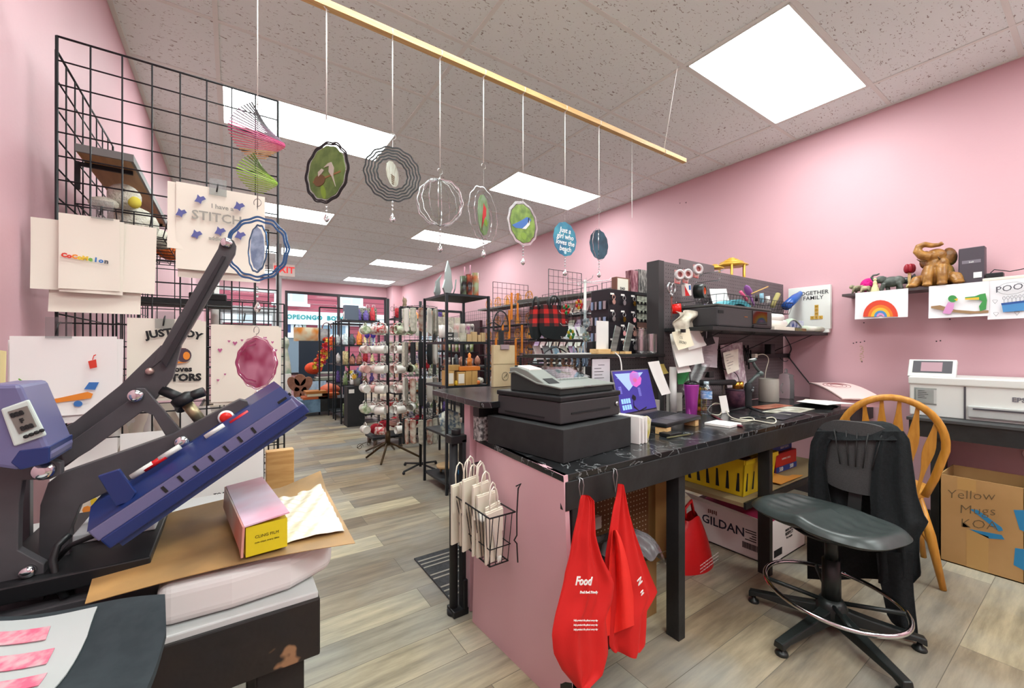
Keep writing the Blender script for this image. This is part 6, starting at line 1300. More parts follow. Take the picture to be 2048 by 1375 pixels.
# dad frame and boxes on a small shelf behind
b = B(); pz = P(1230, 581, y=2.15); b.box((pz.x, 2.10, pz.z - .02), (P(1300, 580, y=2.15).x + .08, 2.3, pz.z)); b.box((pz.x + .02, 2.28, .0), (pz.x + .06, 2.30, pz.z - .02)); b.box((P(1300, 580, y=2.15).x, 2.28, .0), (P(1300, 580, y=2.15).x + .04, 2.30, pz.z - .02)); one('display_shelf', 'dark freestanding shelf behind the keychain tower', 'shelf', b, BLKM2)
t = T('picture_frame', 'brown wood box frame reading DAD', 'frame', (P(1246, 575, y=2.15).x, 2.15, pz.z + .001)); a, c_ = P(1233, 580, y=2.15), P(1256, 556, y=2.15)
b = B(); b.box((a.x, 2.15, pz.z + .001), (c_.x + .02, 2.20, c_.z)); b.build('frame', mat('walnut', '7d4f42', .5), t, world=1, bevel=.002); b = B(); b.box((a.x + .01, 2.148, pz.z + .01), (c_.x, 2.151, c_.z - .01)); b.build('inlay', PAPER2, t, world=1)
text('DAD', .026, frame3(((a.x + c_.x) / 2, 2.1465, pz.z + .022), (1, 0, 0), (0, 0, 1)), mat('grey_letters', '4f4a4a', .6), t, bold=.001)
for i, (x0_, x1_, tp, mm) in enumerate([(1265, 1278, 541, mat('maroon_pattern', 'b98a90', .6, noise='6d3040', ns=50, stretch=(1, 1, .3))), (1280, 1296, 540, mat('charcoal_pattern', '9a9590', .6, noise='3a3838', ns=50, stretch=(1, 1, .4)))]):
 a, c_ = P(x0_, 580, y=2.15), P(x1_, tp, y=2.15); b = B(); b.box((a.x, 2.16, pz.z + .001), (c_.x, 2.22, c_.z)); one('gift_carton', ['tall carton with maroon stripes beside the DAD frame', 'tall carton with black lace pattern, farthest right beside the DAD frame'][i], 'carton', b, mm, bevel=.002)
# ================================================================ shelf on the right wall
WZ = 1.615
t = T('wall_shelf', 'long thin dark edged shelf on the pink wall carrying animal figures and a modem', 'shelf', (3.9, .3, WZ - .018))
b = B(); b.box((3.80, -.9, WZ - .018), (3.999, 1.165, WZ)); b.build('board', mat('shelf_dark_brown', '4d4244', .5), t, world=1, bevel=.001)
def W(px, py, x=3.90): return P(px, py, x=x)
def rem(o, vox=.004, smooth=6):
 m = o.modifiers.new('remesh', 'REMESH'); m.mode = 'VOXEL'; m.voxel_size = vox; m.use_smooth_shade = True
 if smooth: s = o.modifiers.new('smooth', 'SMOOTH'); s.iterations = smooth; s.factor = .5
 return o
WEL = mat('carved_wood', 'ab7a3c', .35, noise='8a5c2a', ns=26, bump=.35, bs=60)
def yw(px, x=3.90): return P(px, 600, x=x).y
# big seated wooden elephant, in local frame: x = along wall (to the right in the photo), z up
t = T('elephant_statue', 'large carved wooden elephant sitting with its trunk raised', 'statue', (3.885, yw(1876), WZ + .001), rz=-PI / 2)
b = B()
b.ball((0.0, 0, .085), .085, 20, sc=(.95, .75, 1.05)); b.ball((.0, -.01, .15), .062, 18, sc=(1, .85, .9)); b.ball((-.005, -.02, .205), .05, 18, sc=(1.1, .9, .95))
for s in (-1, 1):
 b.tube([(s * .03, -.045, .13), (s * .034, -.07, .07), (s * .034, -.072, .012)], [.030, .026, .024], 12); b.ball((s * .034, -.078, .012), .027, 12, sc=(1, 1.1, .5))
 b.tube([(s * .055, 0, .05), (s * .095, -.045, .045), (s * .105, -.06, .015)], [.045, .034, .026], 12); b.ball((s * .108, -.068, .013), .028, 12, sc=(1, 1.1, .5))
b.tube([(-.03, -.045, .20), (-.065, -.06, .215), (-.085, -.06, .245), (-.078, -.058, .275), (-.05, -.055, .285), (-.015, -.055, .27), (.02, -.058, .268), (.035, -.06, .278)], [.034, .029, .025, .022, .019, .016, .013, .014], 12)
rem(b.build('body', WEL, t), .0042, 4)
b = B()
for s in (-1, 1):
 b.lathe([(.001, -.006), (.03, -.005), (.052, 0), (.03, .006), (.001, .006)], 16, frame3((.045 if s > 0 else -.05, .0 if s > 0 else -.01, .195), (.35 * s, 1, 0), (0, 0, 1)) @ Matrix.Rotation(PI / 2, 4, 'X') if False else frame3((.058 * s, -.01, .19), (.75, .6 * s, 0), (0, .1, 1)), sx=.8, sy=1.15)
b.build('ear', mat('carved_wood_dark', '8a5e30', .4, noise='6f4822', ns=26, bump=.3, bs=60), t)
b = B()
for s in (-1, 1): b.tube([(s * .03 - .01, -.06, .175), (s * .045 - .02, -.085, .17), (s * .05 - .03, -.10, .185)], [.006, .005, .002], 8)
b.build('tusk', mat('tusk', '5a3f22', .4), t)
# smaller grey elephant, walking, trunk up
def quad(name, lab, cat, px, py_top, L_, m, trunk=True, x=3.88, rz=0, scale=1, base=None, vox=.0032):
 t = T(name, lab, cat, (x, yw(px, x), WZ + .001), rz=-PI / 2 + rz); b = B(); s = scale
 b.ball((0, 0, .060 * s), .038 * s, 16, sc=(1.45, .85, .95)); b.ball((.035 * s, 0, .062 * s), .034 * s, 14, sc=(1, .85, 1)); b.ball((-.058 * s, 0, .082 * s), .026 * s, 14, sc=(1.1, .9, 1))
 for i, (lx, ly, fx_) in enumerate(((-.035, -.016, -.05), (-.028, .016, -.02), (.04, -.016, .055), (.036, .016, .03))): b.tube([(lx * s, ly * s, .05 * s), (fx_ * s, ly * s, .002)], [.015 * s, .011 * s], 10)
 if trunk: b.tube([(-.075 * s, 0, .078 * s), (-.095 * s, 0, .085 * s), (-.105 * s, 0, .105 * s), (-.095 * s, 0, .118 * s), (-.075 * s, 0, .118 * s), (-.062 * s, 0, .126 * s)], [.012 * s, .010 * s, .008 * s, .007 * s, .006 * s, .005 * s], 8)
 b.tube([(.075 * s, 0, .07 * s), (.085 * s, 0, .04 * s)], [.004 * s, .002 * s], 6)
 rem(b.build('body', m, t), vox, 3)
 if trunk:
  for q in (-1, 1): b = B(); b.ball((-.042 * s, q * .022 * s, .082 * s), .02 * s, 10, sc=(.9, .25, 1.1)); b.build('ear', m, t)
 if base: b = B(); b.lathe([(.06 * s, 0), (.055 * s, .003)], 20, F((0, 0, .0001)), sx=1.2, sy=.6); b.build('base', base, t)
 return t
quad('elephant_figure', 'grey elephant figurine with raised trunk on a green base', 'figurine', 1783, 540, .1, mat('grey_resin', '5c625c', .5, noise='474c48', ns=40), x=3.87, scale=1.05, base=mat('mossy_green', '6a7350', .8))
quad('horse_figure', 'small mottled animal figurine at the left end of the wall shelf', 'figurine', 1716, 555, .1, mat('mottled_resin', '5d5a48', .6, noise='a59b7a', ns=40), trunk=False, x=3.85, scale=.62)
quad('horse_figure', 'second small cream animal figurine just right of the leftmost one', 'figurine', 1730, 560, .1, mat('cream_resin', 'b5a888', .6, noise='6a5f48', ns=30), trunk=False, x=3.83, scale=.5, rz=.3)
t = T('knitted_ball', 'hot pink knitted ball on the wall shelf', 'yarn', (3.94, yw(1738, 3.94), WZ + .001)); b = B(); b.ball((0, 0, .058), .058, 24, sc=(1.2, .9, 1)); b.build('ball', mat('pink_knit', 'd31a80', .9, bump=1, bs=70), t)
t = T('lady_figure', 'cream figurine in a long dress beside the pink ball', 'figurine', (3.84, yw(1750, 3.84), WZ + .001)); b = B(); b.lathe([(.026, 0), (.022, .02), (.012, .05), (.012, .07), (.006, .078)], 16); b.ball((0, 0, .088), .011, 12); b.tube([(.01, 0, .068), (.022, -.01, .05), (.01, -.015, .045)], .004, 8); rem(b.build('body', mat('ivory_resin', 'd9cf9f', .5), t), .0022, 2)
t = T('dolphin_figure', 'dark blue grey dolphin figurine behind the tulip', 'figurine', (3.95, yw(1822, 3.95), WZ + .001), rz=-PI / 2); b = B(); b.tube([(-.10, 0, .065), (-.06, 0, .075), (0, 0, .07), (.05, 0, .055), (.075, 0, .075), (.09, 0, .10)], [.008, .022, .026, .018, .010, .006], 12); b.add([(-.01, -.003, .09), (.03, -.003, .085), (.02, 0, .115)], [(0, 1, 2)]); b.add([(.07, -.02, .08), (.11, -.03, .12), (.10, 0, .10), (.11, .03, .12), (.07, .02, .08)], [(0, 1, 2, 3, 4)]); b.tube([(0, 0, .05), (0, 0, .002)], .008, 8); b.lathe([(.03, 0), (.028, .004)], 14); b.build('body', mat('dolphin_slate', '3a444a', .3), t)
t = T('wooden_tulip', 'red wooden tulip on a pale stick stem', 'flower', (3.93, yw(1819, 3.93), WZ + .001)); b = B(); b.box((-.006, -.008, 0), (.006, .008, .12)); b.build('stem', PINE, t)
b = B()
for a in range(5): b.ball((.016 * math.cos(a * 1.257), .016 * math.sin(a * 1.257), .15), .022, 10, sc=(.8, .8, 1.5))
b.build('flower_head', mat('tulip_red', '9c1a2c', .45), t)
t = T('white_figure', 'small white and yellow rough figurine at the big elephants feet', 'figurine', (3.83, yw(1822, 3.83), WZ + .001)); b = B(); b.ball((0, 0, .016), .022, 12, sc=(.8, 1.2, .8)); b.ball((0, -.02, .022), .014, 10); b.build('body', mat('ivory_rough', 'd8d0a2', .8, noise='c4b560', ns=40, bump=.6, bs=90), t)
t = T('modem', 'upright dark modem tower with two green lights', 'modem', (3.88, yw(1945, 3.88), WZ + .001)); ym = yw(1945, 3.88)
b = B(); b.prism([(-.045, 0), (.045, 0), (.036, .225), (-.036, .225)], -.055, .055, Matrix(((1, 0, 0, 0), (0, 0, -1, 0), (0, 1, 0, 0), (0, 0, 0, 1))) @ Matrix.Rotation(0, 4, 'Z')); b.v = [F(rz=0) @ v for v in b.v]; b.build('case', mat('modem_plum', '443b44', .45), t, bevel=.004)
b = B(); b.add([(-.0455, .0552, .01), (-.0370, .0552, .215), (.0370, .0552, .215), (.0455, .0552, .01)], [(0, 1, 2, 3)]); b.build('front_face', mat('modem_teal', '46595f', .3), t)
b = B(); b.box((-.0400, -.04, .12), (-.0385, .04, .145)); b.build('logo_band', mat('band_grey', '77707a', .4), t); text('bell', .014, frame3((-.0405, 0, .1325), (0, -1, 0), (0, 0, 1)), PAPER, t, world=False)
b = B(); b.box((-.0455, -.045, .03), (-.0438, -.01, .065)); b.build('label', PAPER, t)
for z in (.105, .125): b = B(); b.ball((-.0, .0558, z), .0032, 8); b.build('light', mat('green_led', '40e0a0', .3, emit='30ffb0', es=4), t)
b = B(); b.box((3.82, yw(2120, 3.88), WZ + .001), (3.98, yw(1968, 3.88), WZ + .02)); one('flat_white_box', 'flat cream box on the wall shelf right of the modem', 'box', b, PAPER2, bevel=.003)
t = T('router', 'white rounded router at the right edge of the picture', 'router', (3.90, .13, WZ + .021)); b = B(); b.prism([(-.05, 0), (.05, 0), (.045, .12), (.02, .135), (-.045, .12)], -.05, .06, Matrix(((1, 0, 0, 0), (0, 0, -1, 0), (0, 1, 0, 0), (0, 0, 0, 1)))); b.build('case', WHITEP, t, bevel=.01, seg=3)
t = T('power_adapter', 'black power adapter and cable beside the modem', 'adapter', (3.86, yw(1990, 3.86), WZ + .021)); b = B(); b.box((-.03, -.035, 0), (.03, .035, .03)); b.build('brick', BLKP, t, bevel=.005); b = B(); b.tube([(0, .03, .02), (-.02, .0, .05), (-.01, -.06, .03), (0, -.12, .04), (.02, -.2, .05)], .003, 6); b.build('cord', BLKP, t)
# children's drawings hanging from the shelf edge
DX = 3.795
def drawing(lab, px0, px1, py_top, py_bot, sag=.0):
 y0, y1 = P(px0, 600, x=DX).y, P(px1, 600, x=DX).y; zt, zb = WZ - .001, P((px0 + px1) / 2, py_bot, x=DX).z
 t = T('childs_drawing', lab, 'drawing', (DX, (y0 + y1) / 2, zb)); b = B()
 b.surf(lambda u, v: (DX - .004 - .012 * v * v + .003 * math.sin(u * 5), y0 + (y1 - y0) * u, zt + (zb - zt) * v), 10, 8, th=(.001, 0, 0)); b.build('sheet', mat('drawing_paper', 'e3e0e4', .8), t, world=1)
 return t
def dpoly(t, name, m, pts, k=0):
 b = B(); P3 = [P(px, py, x=DX - .020 - .0006 * k) for px, py in pts]; b.slab(P3, (.0005, 0, 0)); return b.build(name, m, t, world=1)
cGn = mat('crayon_green', '3f8f4a', .7); cYl = mat('crayon_yellow', 'e3b53a', .7); cRd = mat('crayon_red', 'd8452f', .7); cOr = mat('crayon_orange', 'e07a2c', .7); cBl = mat('crayon_blue', '4a86bd', .7); cBr = mat('crayon_brown', '9a7a58', .7); cPk = mat('crayon_pink', 'd08fc0', .7)
t = drawing('childs drawing of a rainbow, leftmost on the wall shelf', 1711, 1817, 577, 636)
def arch(cx_, cy_, r1, r2, n=14): return [(cx_ + r1 * math.cos(PI * i / n), cy_ - r1 * .95 * math.sin(PI * i / n)) for i in range(n + 1)] + [(cx_ + r2 * math.cos(PI * (n - i) / n), cy_ - r2 * .95 * math.sin(PI * (n - i) / n)) for i in range(n + 1)]
for i, (r1, r2, m_) in enumerate(((35, 25, cRd), (25, 19, cOr), (19, 13, cYl), (13, 8, cBl), (8, 4, cPk))): dpoly(t, 'rainbow_band', m_, arch(1761, 633, r1, r2), i * .1)
t = drawing('childs drawing of two birds on a branch', 1858, 1979, 566, 634)
dpoly(t, 'branch', cBr, [(1862, 612), (1880, 610), (1910, 619), (1950, 622), (1977, 620), (1977, 625), (1940, 627), (1905, 624), (1862, 616)])
dpoly(t, 'bird_body', cPk, [(1896, 604), (1909, 606), (1906, 620), (1900, 628), (1885, 626), (1890, 615)], 1); dpoly(t, 'bird_head', cGn, ell(1905, 597, 9, 7, 14), 1); dpoly(t, 'beak', cYl, [(1908, 598), (1916, 596), (1914, 602)], 2)
dpoly(t, 'bird_body', cGn, [(1960, 588), (1971, 586), (1974, 600), (1972, 618), (1960, 622), (1958, 612), (1965, 602), (1955, 598), (1930, 597), (1930, 594), (1950, 592)], 1); dpoly(t, 'beak', cYl, [(1930, 596), (1958, 594), (1958, 599), (1930, 599)], 2)
t = drawing('childs drawing of a pool full of people, rightmost', 1976, 2075, 558, 637)
dpoly(t, 'pool_water', cBl, [(2003, 607), (2060, 600), (2058, 620), (2006, 624)]); dpoly(t, 'pool_edge', mat('crayon_dark_blue', '2a4f8f', .7), [(2002, 606), (2060, 599), (2060, 603), (2003, 610)], 1)
p = P(2024, 575, x=DX - .022); text('POOL', .05, frame3(p, (0, -1, .12), (0, 0, 1)), mat('pencil_grey', '55525a', .8), t, shear=.1)
b = B(); pts = [P(2024 + 30 * math.cos(a), 576 + 12 * math.sin(a) - 3 * math.cos(a), x=DX - .021) for a in [i * PI / 10 for i in range(20)]]; b.tube(pts, .0007, 4, closed=True)
for (px, py) in ((1990, 602), (1992, 627), (2034, 625)): b.tube([P(px + 5 * math.sin(a) ** 3 * 1.0, py - 4 * (math.cos(a) - .35 * math.cos(2 * a)), x=DX - .021) for a in [i * PI / 8 for i in range(16)]], .0006, 4, closed=True)
for k in range(6): px = 2008 + k * 8; b.tube([P(px + 2.6 * math.cos(a), 596 - k + 3.5 * math.sin(a), x=DX - .021) for a in [i * PI / 4 for i in range(8)]], .0007, 4, closed=True); b.tube([P(px, 599 - k, x=DX - .021), P(px, 606 - k, x=DX - .021)], .0007, 4)
b.build('pencil_outline', INK, t, world=1)
# screw holes and old glue marks on the wall
b = B()
for (px, py) in ((1707, 686), (1713, 684), (1721, 684), (1729, 682), (1724, 723), (1728, 645), (1900, 638), (1873, 682), (1881, 681), (1360, 406), (1372, 405)):
 p = P(px, py, x=XR - .001); b.cyl(p, p + Vector((-.004, 0, 0)), .004, n=8)
b.build('trim_4', BLKP)['kind'] = 'structure'
b = B(); rnd = random.Random(1)
for k in range(16): p = P(1724 + rnd.uniform(-3, 3), 692 + k * 2.0, x=XR - .0005); b.cbox((p.x, p.y, p.z), (.001, .006 + .012 * rnd.random(), .006))
b.build('trim_5', mat('old_glue', 'b59a80', .8))['kind'] = 'structure'
# ================================================================ side table with the wide format printer
TZ2 = .785
t = T('side_table', 'black painted table along the pink wall under the white printer', 'table', (3.75, 0, 0))
b = B(); b.box((3.46, -.9, TZ2 - .02), (3.985, .735, TZ2)); b.build('table_top', mat('charcoal_top', '3f4041', .5), t, world=1, bevel=.003)
b = B(); b.box((3.47, -.9, TZ2 - .115), (3.50, .725, TZ2 - .02)); b.box((3.50, .70, TZ2 - .115), (3.98, .725, TZ2 - .02)); b.build('apron', BLKWOOD, t, world=1)
for (x, y) in ((3.50, .575), (3.93, .64), (3.50, -.85)): b = B(); b.box((x, y, 0), (x + .05, y + .06, TZ2 - .02)); b.build('leg', BLKWOOD, t, world=1, bevel=.002)
t = T('wide_printer', 'white and grey wide format printer on the side table', 'printer', (3.78, .1, TZ2))
PW = mat('printer_white', 'd9dad6', .35); PG = mat('printer_grey', 'b4b6b4', .4); PDK = mat('printer_dark_strip', '4c4a50', .4)
b = B(); b.box((3.58, -.8, TZ2 + .001), (3.985, .745, TZ2 + .215)); b.build('body', PW, t, world=1, bevel=.006)
b = B(); b.box((3.572, -.8, TZ2 + .195), (3.985, .75, TZ2 + .245)); b.build('top_cover', PW, t, world=1, bevel=.008)
b = B(); b.box((3.560, -.8, TZ2 + .02), (3.585, .49, TZ2 + .085)); b.build('paper_tray', PG, t, world=1, bevel=.004)
b = B(); b.box((3.556, -.8, TZ2 + .066), (3.562, .47, TZ2 + .074)); b.build('tray_groove', PDK, t, world=1)
b = B(); b.box((3.574, .500, TZ2 + .002), (3.5795, .508, TZ2 + .195)); b.build('seam', PDK, t, world=1)
cpM = Matrix(((0, -.34, -.94, 3.555), (-1, 0, 0, .76), (0, .94, -.34, TZ2 + .247), (0, 0, 0, 1)))
cpM = frame3((3.60, .76, TZ2 + .245), (0, -1, 0), (.42, 0, 1))
b = B(); b.box((0, 0, -.03), (.215, .115, .0), cpM); b.build('control_panel', PW, t, world=1, bevel=.004)
b = B(); b.box((.022, .025, .0), (.198, .105, .0015), cpM); b.build('panel_glass', PDK, t, world=1); b = B(); b.box((.06, .035, .0015), (.155, .095, .0025), cpM); b.build('display', mat('display_pale', '8fa39c', .2, noise='b08f98', ns=3), t, world=1)
text('EPSON', .034, frame3((3.5785, .275, TZ2 + .135), (0, -1, 0), (0, 0, 1)), mat('logo_grey', '6b6a72', .4), t, bold=.0012)
b = B(); b.surf(lambda u, v: (3.576 - .004 * math.sin(u * PI), P(1828 + 45 * u, 800, x=3.575).y, TZ2 + .175 - .105 * v), 6, 6, th=(.002, 0, 0)); b.build('document_pouch', PLBAG, t, world=1)
b = B(); b.box((3.5765, P(1833, 800, x=3.577).y - .09, TZ2 + .08), (3.578, P(1833, 800, x=3.577).y, TZ2 + .165)); b.build('delivery_slip', PAPER, t, world=1)
for k in range(5): b = B(); yb = P(1836, 800, x=3.577).y; b.box((3.5755, yb - .03 - .008 * (k % 3), TZ2 + .155 - k * .011), (3.5765, yb, TZ2 + .1575 - k * .011)); b.build('slip_text', INK, t, world=1)
# cardboard box
t = T('cardboard_box', 'open brown cardboard box marked yellow mugs with blue painters tape', 'box', (3.5, .42, 0))
bx0, bx1, by0, by1, bh = 3.345, 3.68, .262, .57, .49
CB = mat('corrugated_card', 'b38d5c', .8, noise='ab8554', ns=5)
b = B()
for a, c_ in (((bx0, by0, 0), (bx0 + .006, by1, bh)), ((bx1 - .006, by0, 0), (bx1, by1, bh)), ((bx0, by0, 0), (bx1, by0 + .006, bh)), ((bx0, by1 - .006, 0), (bx1, by1, bh)), ((bx0, by0, 0), (bx1, by1, .006))): b.box(a, c_)
b.build('box_body', CB, t, world=1)
fx = bx0 - .0012
for i, (s_, yy, zz, sz_) in enumerate((('Yellow', .455, .40, .066), ('Mugs', .43, .325, .066), ('KOA', .425, .25, .066))): text(s_, sz_, frame3((fx, yy, zz), (0, -1, .22), (0, -.22, 1)), mat('pencil_brown', '6a583c', .8), t, shear=.25, bold=-.0009)
BT = mat('blue_tape', '2a7fae', .6)
def onbox(name, m, pts): b = B(); b.slab([(fx, y, z) for y, z in pts], (.0008, 0, 0)); return b.build(name, m, t, world=1)
onbox('blue_tape_strip', BT, [(.455, .325), (.425, .33), (.34, .265), (.335, .25), (.35, .24), (.42, .30)]); onbox('blue_tape_strip', BT, [(.455, .215), (.34, .225), (.33, .205), (.385, .19)]); onbox('blue_tape_strip', BT, [(.30, .37), (.263, .38), (.263, .27), (.28, .275)]); onbox('blue_tape_strip', BT, [(.295, .175), (.263, .18), (.263, .07), (.30, .085)])
onbox('brown_tape', mat('packing_tape', 'b8925a', .35), [(.465, .005), (.385, .005), (.385, .20), (.465, .21)]); onbox('brown_tape', MATS['packing_tape'], [(.50, .42), (.43, .42), (.43, .487), (.50, .487)])
q = Vector((3.62, .80, .001)); t = T('red_bottle', 'red bottle with a white shoulder on the floor behind the cardboard box', 'bottle', q)
b = B(); b.lathe([(.055, 0), (.058, .01), (.058, .26), (.04, .31), (.02, .34)], 20); b.build('body', mat('bottle_red', 'bd2320', .3), t); b = B(); b.lathe([(.059, .17), (.059, .27)], 20, cap=False); b.build('label', mat('pale_label', 'c7c7cf', .5, noise='9a3a3f', ns=14), t); b = B(); b.ball((0, 0, .36), .035, 12); b.build('cap', RED, t)
bb = B(); bb.surf(lambda u, v: (3.31 + .02 * math.sin(v * 6) + .012 * math.sin(u * 14), .03 + .20 * u, .004 + .22 * v * (1 - .3 * u)), 18, 12, th=(.004, 0, 0)); one('clear_bag', 'crumpled clear bluish plastic bag at the right edge beside the box', 'plastic bag', bb, mat('bluish_film', 'a9b9c2', .15, alpha=.5))
cable('dark cable sagging below the side table', [(3.97, .60, .60), (3.97, .40, .66), (3.97, .2, .74), (3.96, .05, .76)], .004, BLKP)
cable('thin pinkish cable on the wall under the side table', [(3.98, .30, .52), (3.98, .32, .58), (3.98, .22, .68), (3.98, .12, .73)], .003, PINK)
# ================================================================ drafting stool with cardigan
SX, SYY = 2.13, .69
t = T('drafting_stool', 'black moulded drafting stool with a chrome foot ring', 'stool', (SX, SYY, 0))
POLY = mat('polyurethane_black', '3c4241', .33, noise='363c3b', ns=30); STB = mat('stool_base_black', '1c2120', .38)
sr = math.radians(-13)
def seat(u, v, top=True):
 a = 2 * PI * u; rr = v; n_ = 3.2
 cx_, sy_ = math.cos(a), math.sin(a); k = (abs(cx_) ** n_ + abs(sy_) ** n_) ** (-1 / n_)
 x, y = .195 * k * cx_ * rr, .272 * k * sy_ * rr
 ed = max(0, rr - .82) / .18
 z = .492 - .032 * ed ** 2.2 + .010 * math.exp(-((y) / .035) ** 2) * (1 if x < .05 else .3) * (x < .15) - .014 * math.exp(-((abs(y) - .12) / .08) ** 2) * (1 - rr ** 4) + .003 * math.sin(x * 95 + abs(y) * 30) * (.2 < rr < .8) * math.exp(-((abs(y) - .15) / .07) ** 2)
 return (x, y + .03, z)
b = B(); b.surf(lambda u, v: seat(u, v), 72, 30, F(rz=sr)); b.surf(lambda u, v: (seat(1 - u, 1)[0] * (1 - .55 * v ** 1.5), seat(1 - u, 1)[1] * (1 - .55 * v ** 1.5), seat(1 - u, 1)[2] - .035 * math.sin(v * PI / 2)), 72, 8, F(rz=sr)); b.build('seat', POLY, t)
b = B(); b.lathe([(.16, .43), (.14, .415), (.05, .405)], 16); b.box((-.06, -.10, .405), (.26, .10, .428), F(rz=sr)); b.build('seat_plate', STB, t)
b = B(); b.tube([(0, 0, .12), (0, 0, .30)], [.035, .033], 20); b.tube([(0, 0, .30), (0, 0, .42)], [.024, .024], 16); b.build('gas_column', STB, t)
b = B(); b.tube([(0, .08, .42), (.02, .16, .418)], .006, 8); b.tube([(.02, .16, .418), (.02, .20, .418)], .012, 10); b.build('lever', STB, t)
b = B(); b.lathe([(.05, .045), (.062, .07), (.055, .11), (.04, .135)], 20); b.build('hub', STB, t)
ft = [(2.05, .98), (1.777, .743), (1.93, .41), (2.275, .435), (2.46, .80)]
for (x, y) in ft:
 dx, dy = x - SX, y - SYY; L_ = math.hypot(dx, dy); ux, uy = dx / L_, dy / L_
 b = B(); N_ = 8; vs = []; fs = []
 for i in range(N_ + 1):
  f = i / N_; r = .03 + (L_ - .02) * f; w = .030 - .008 * f; zt_ = .105 - .05 * f ** .8 ; zb_ = .045 - .005 * f - (.012 if f > .9 else 0)
  for (sw, z) in ((-w, zb_), (w, zb_), (w * .75, zt_), (-w * .75, zt_)): vs.append((ux * r - uy * sw, uy * r + ux * sw, z))
 for i in range(N_):
  for k in range(4): k2 = (k + 1) % 4; fs.append((i * 4 + k, i * 4 + k2, (i + 1) * 4 + k2, (i + 1) * 4 + k))
 fs.append((3, 2, 1, 0)); fs.append(tuple(N_ * 4 + k for k in range(4))); b.add(vs, fs); leg = b.build('base_leg', STB, t, bevel=.005)
 b = B(); b.lathe([(.022, 0), (.024, .006), (.02, .014), (.010, .018), (.008, .036)], 16, F((dx * .97, dy * .97, 0))); b.build('glide', STB, leg)
RM = F((0, 0, .150), rx=math.radians(3), ry=math.radians(-4))
b = B(); b.tube([(.205 * math.cos(a), .25 * math.sin(a), 0) for a in [i * 2 * PI / 56 for i in range(56)]], .0095, 10, closed=True, M=RM); b.build('foot_ring', CHROME, t)
b = B()
for a in (.5, 2.1, 3.65, 5.2): b.tube([(.04 * math.cos(a), .04 * math.sin(a), -.03), (.205 * math.cos(a), .25 * math.sin(a), 0)], .009, 8, M=RM)
b.build('ring_spoke', STB, t)
bxx = 2.40
def bk(px, py, x=bxx): return P(px, py, x=x)
# backrest shell
b = B(); b.surf(lambda u, v: (lambda a, r: tuple(Vector((bxx - .02 + .045 * ((r * math.cos(a)) ** 2), .685 + .165 * r * math.cos(a) * (abs(math.cos(a)) ** 3 + abs(math.sin(a)) ** 3) ** (-1 / 3), .70 + .165 * r * math.sin(a) * (abs(math.cos(a)) ** 3 + abs(math.sin(a)) ** 3) ** (-1 / 3)))))(2 * PI * u, v), 48, 12, th=(.022, 0, 0)); b.build('backrest', mat('backrest_textured', '3a3a3a', .7, noise='454545', ns=260), t, world=1)
b = B(); b.bar((bxx + .03, .685, .62), (bxx - .02, .685, .42), .05, .012); b.bar((bxx - .02, .685, .42), (SX + .05, .69, .415), .05, .012); b.build('back_bracket', STB, t, world=1)
b = B()
for k, dy in enumerate((-.085, -.045, -.012, .022, .06)): b.tube([(bxx - .028, .685 + dy * 1.2, .82), (bxx - .03, .685 + dy, .74), (bxx - .03, .685 + dy * .8, .66)], .003, 6)
b.build('back_ribs', mat('rib_dark', '2a2a2a', .6), t, world=1)
# cardigan: hood over the top, back sheet, side drapes and one long sleeve
t = T('cardigan', 'black knit cardigan draped over the stool backrest with one sleeve hanging low', 'cardigan', (2.38, .69, .05)); KN = mat('black_knit', '15191b', .92, noise='1b2022', ns=90, bump=.3, bs=260)
def drape(rows, x_of, n_u=26, n_v=40, amp=.010, fr=11, ph=0, th=.008):
 """rows: (py, px_left, px_right) traced at the distance x_of(v)"""
 nV = len(rows) - 1
 def f(u, v):
  i = min(nV - 1, int(v * nV)); q = v * nV - i; r0, r1 = rows[i], rows[i + 1]
  py = r0[0] * (1 - q) + r1[0] * q; a = r0[1] * (1 - q) + r1[1] * q; c_ = r0[2] * (1 - q) + r1[2] * q
  x = x_of(u, v); p = P(a + (c_ - a) * u, py, x=x); return (p.x + amp * math.sin(u * fr + ph + v * 2) * min(1, v * 3 + .2), p.y, max(p.z, .012))
 b = B(); b.surf(f, n_u, n_v, th=(th, 0, 0)); return b
drape([(842, 1665, 1765), (855, 1636, 1795), (885, 1620, 1815), (930, 1615, 1822), (1000, 1614, 1828), (1060, 1612, 1836), (1110, 1612, 1832), (1158, 1613, 1826)], lambda u, v: 2.455 - .02 * v, amp=.012).build('back_panel', KN, t, world=1)
drape([(842, 1665, 1765), (846, 1655, 1782), (853, 1640, 1795), (865, 1630, 1805), (880, 1665, 1798)], lambda u, v: 2.45 - .085 * v, amp=.006, n_v=12).build('collar_roll', KN, t, world=1)
drape([(862, 1632, 1672), (890, 1620, 1655), (930, 1616, 1650), (970, 1615, 1656), (1000, 1616, 1662), (1020, 1618, 1668)], lambda u, v: 2.372 + .03 * v, amp=.008, fr=9).build('left_front', KN, t, world=1)
drape([(862, 1765, 1806), (880, 1752, 1818), (930, 1742, 1824), (990, 1738, 1832), (1030, 1740, 1846), (1045, 1742, 1856), (1075, 1748, 1838), (1110, 1752, 1838), (1150, 1756, 1842), (1165, 1756, 1828)], lambda u, v: 2.372 - .04 * v, amp=.012, fr=13, ph=1).build('right_front', KN, t, world=1)
drape([(1105, 1752, 1826), (1150, 1757, 1824), (1190, 1765, 1826), (1230, 1773, 1830), (1245, 1782, 1832), (1262, 1803, 1834), (1290, 1812, 1836)], lambda u, v: 2.335 - .03 * v, amp=.008, fr=7).build('sleeve', KN, t, world=1)
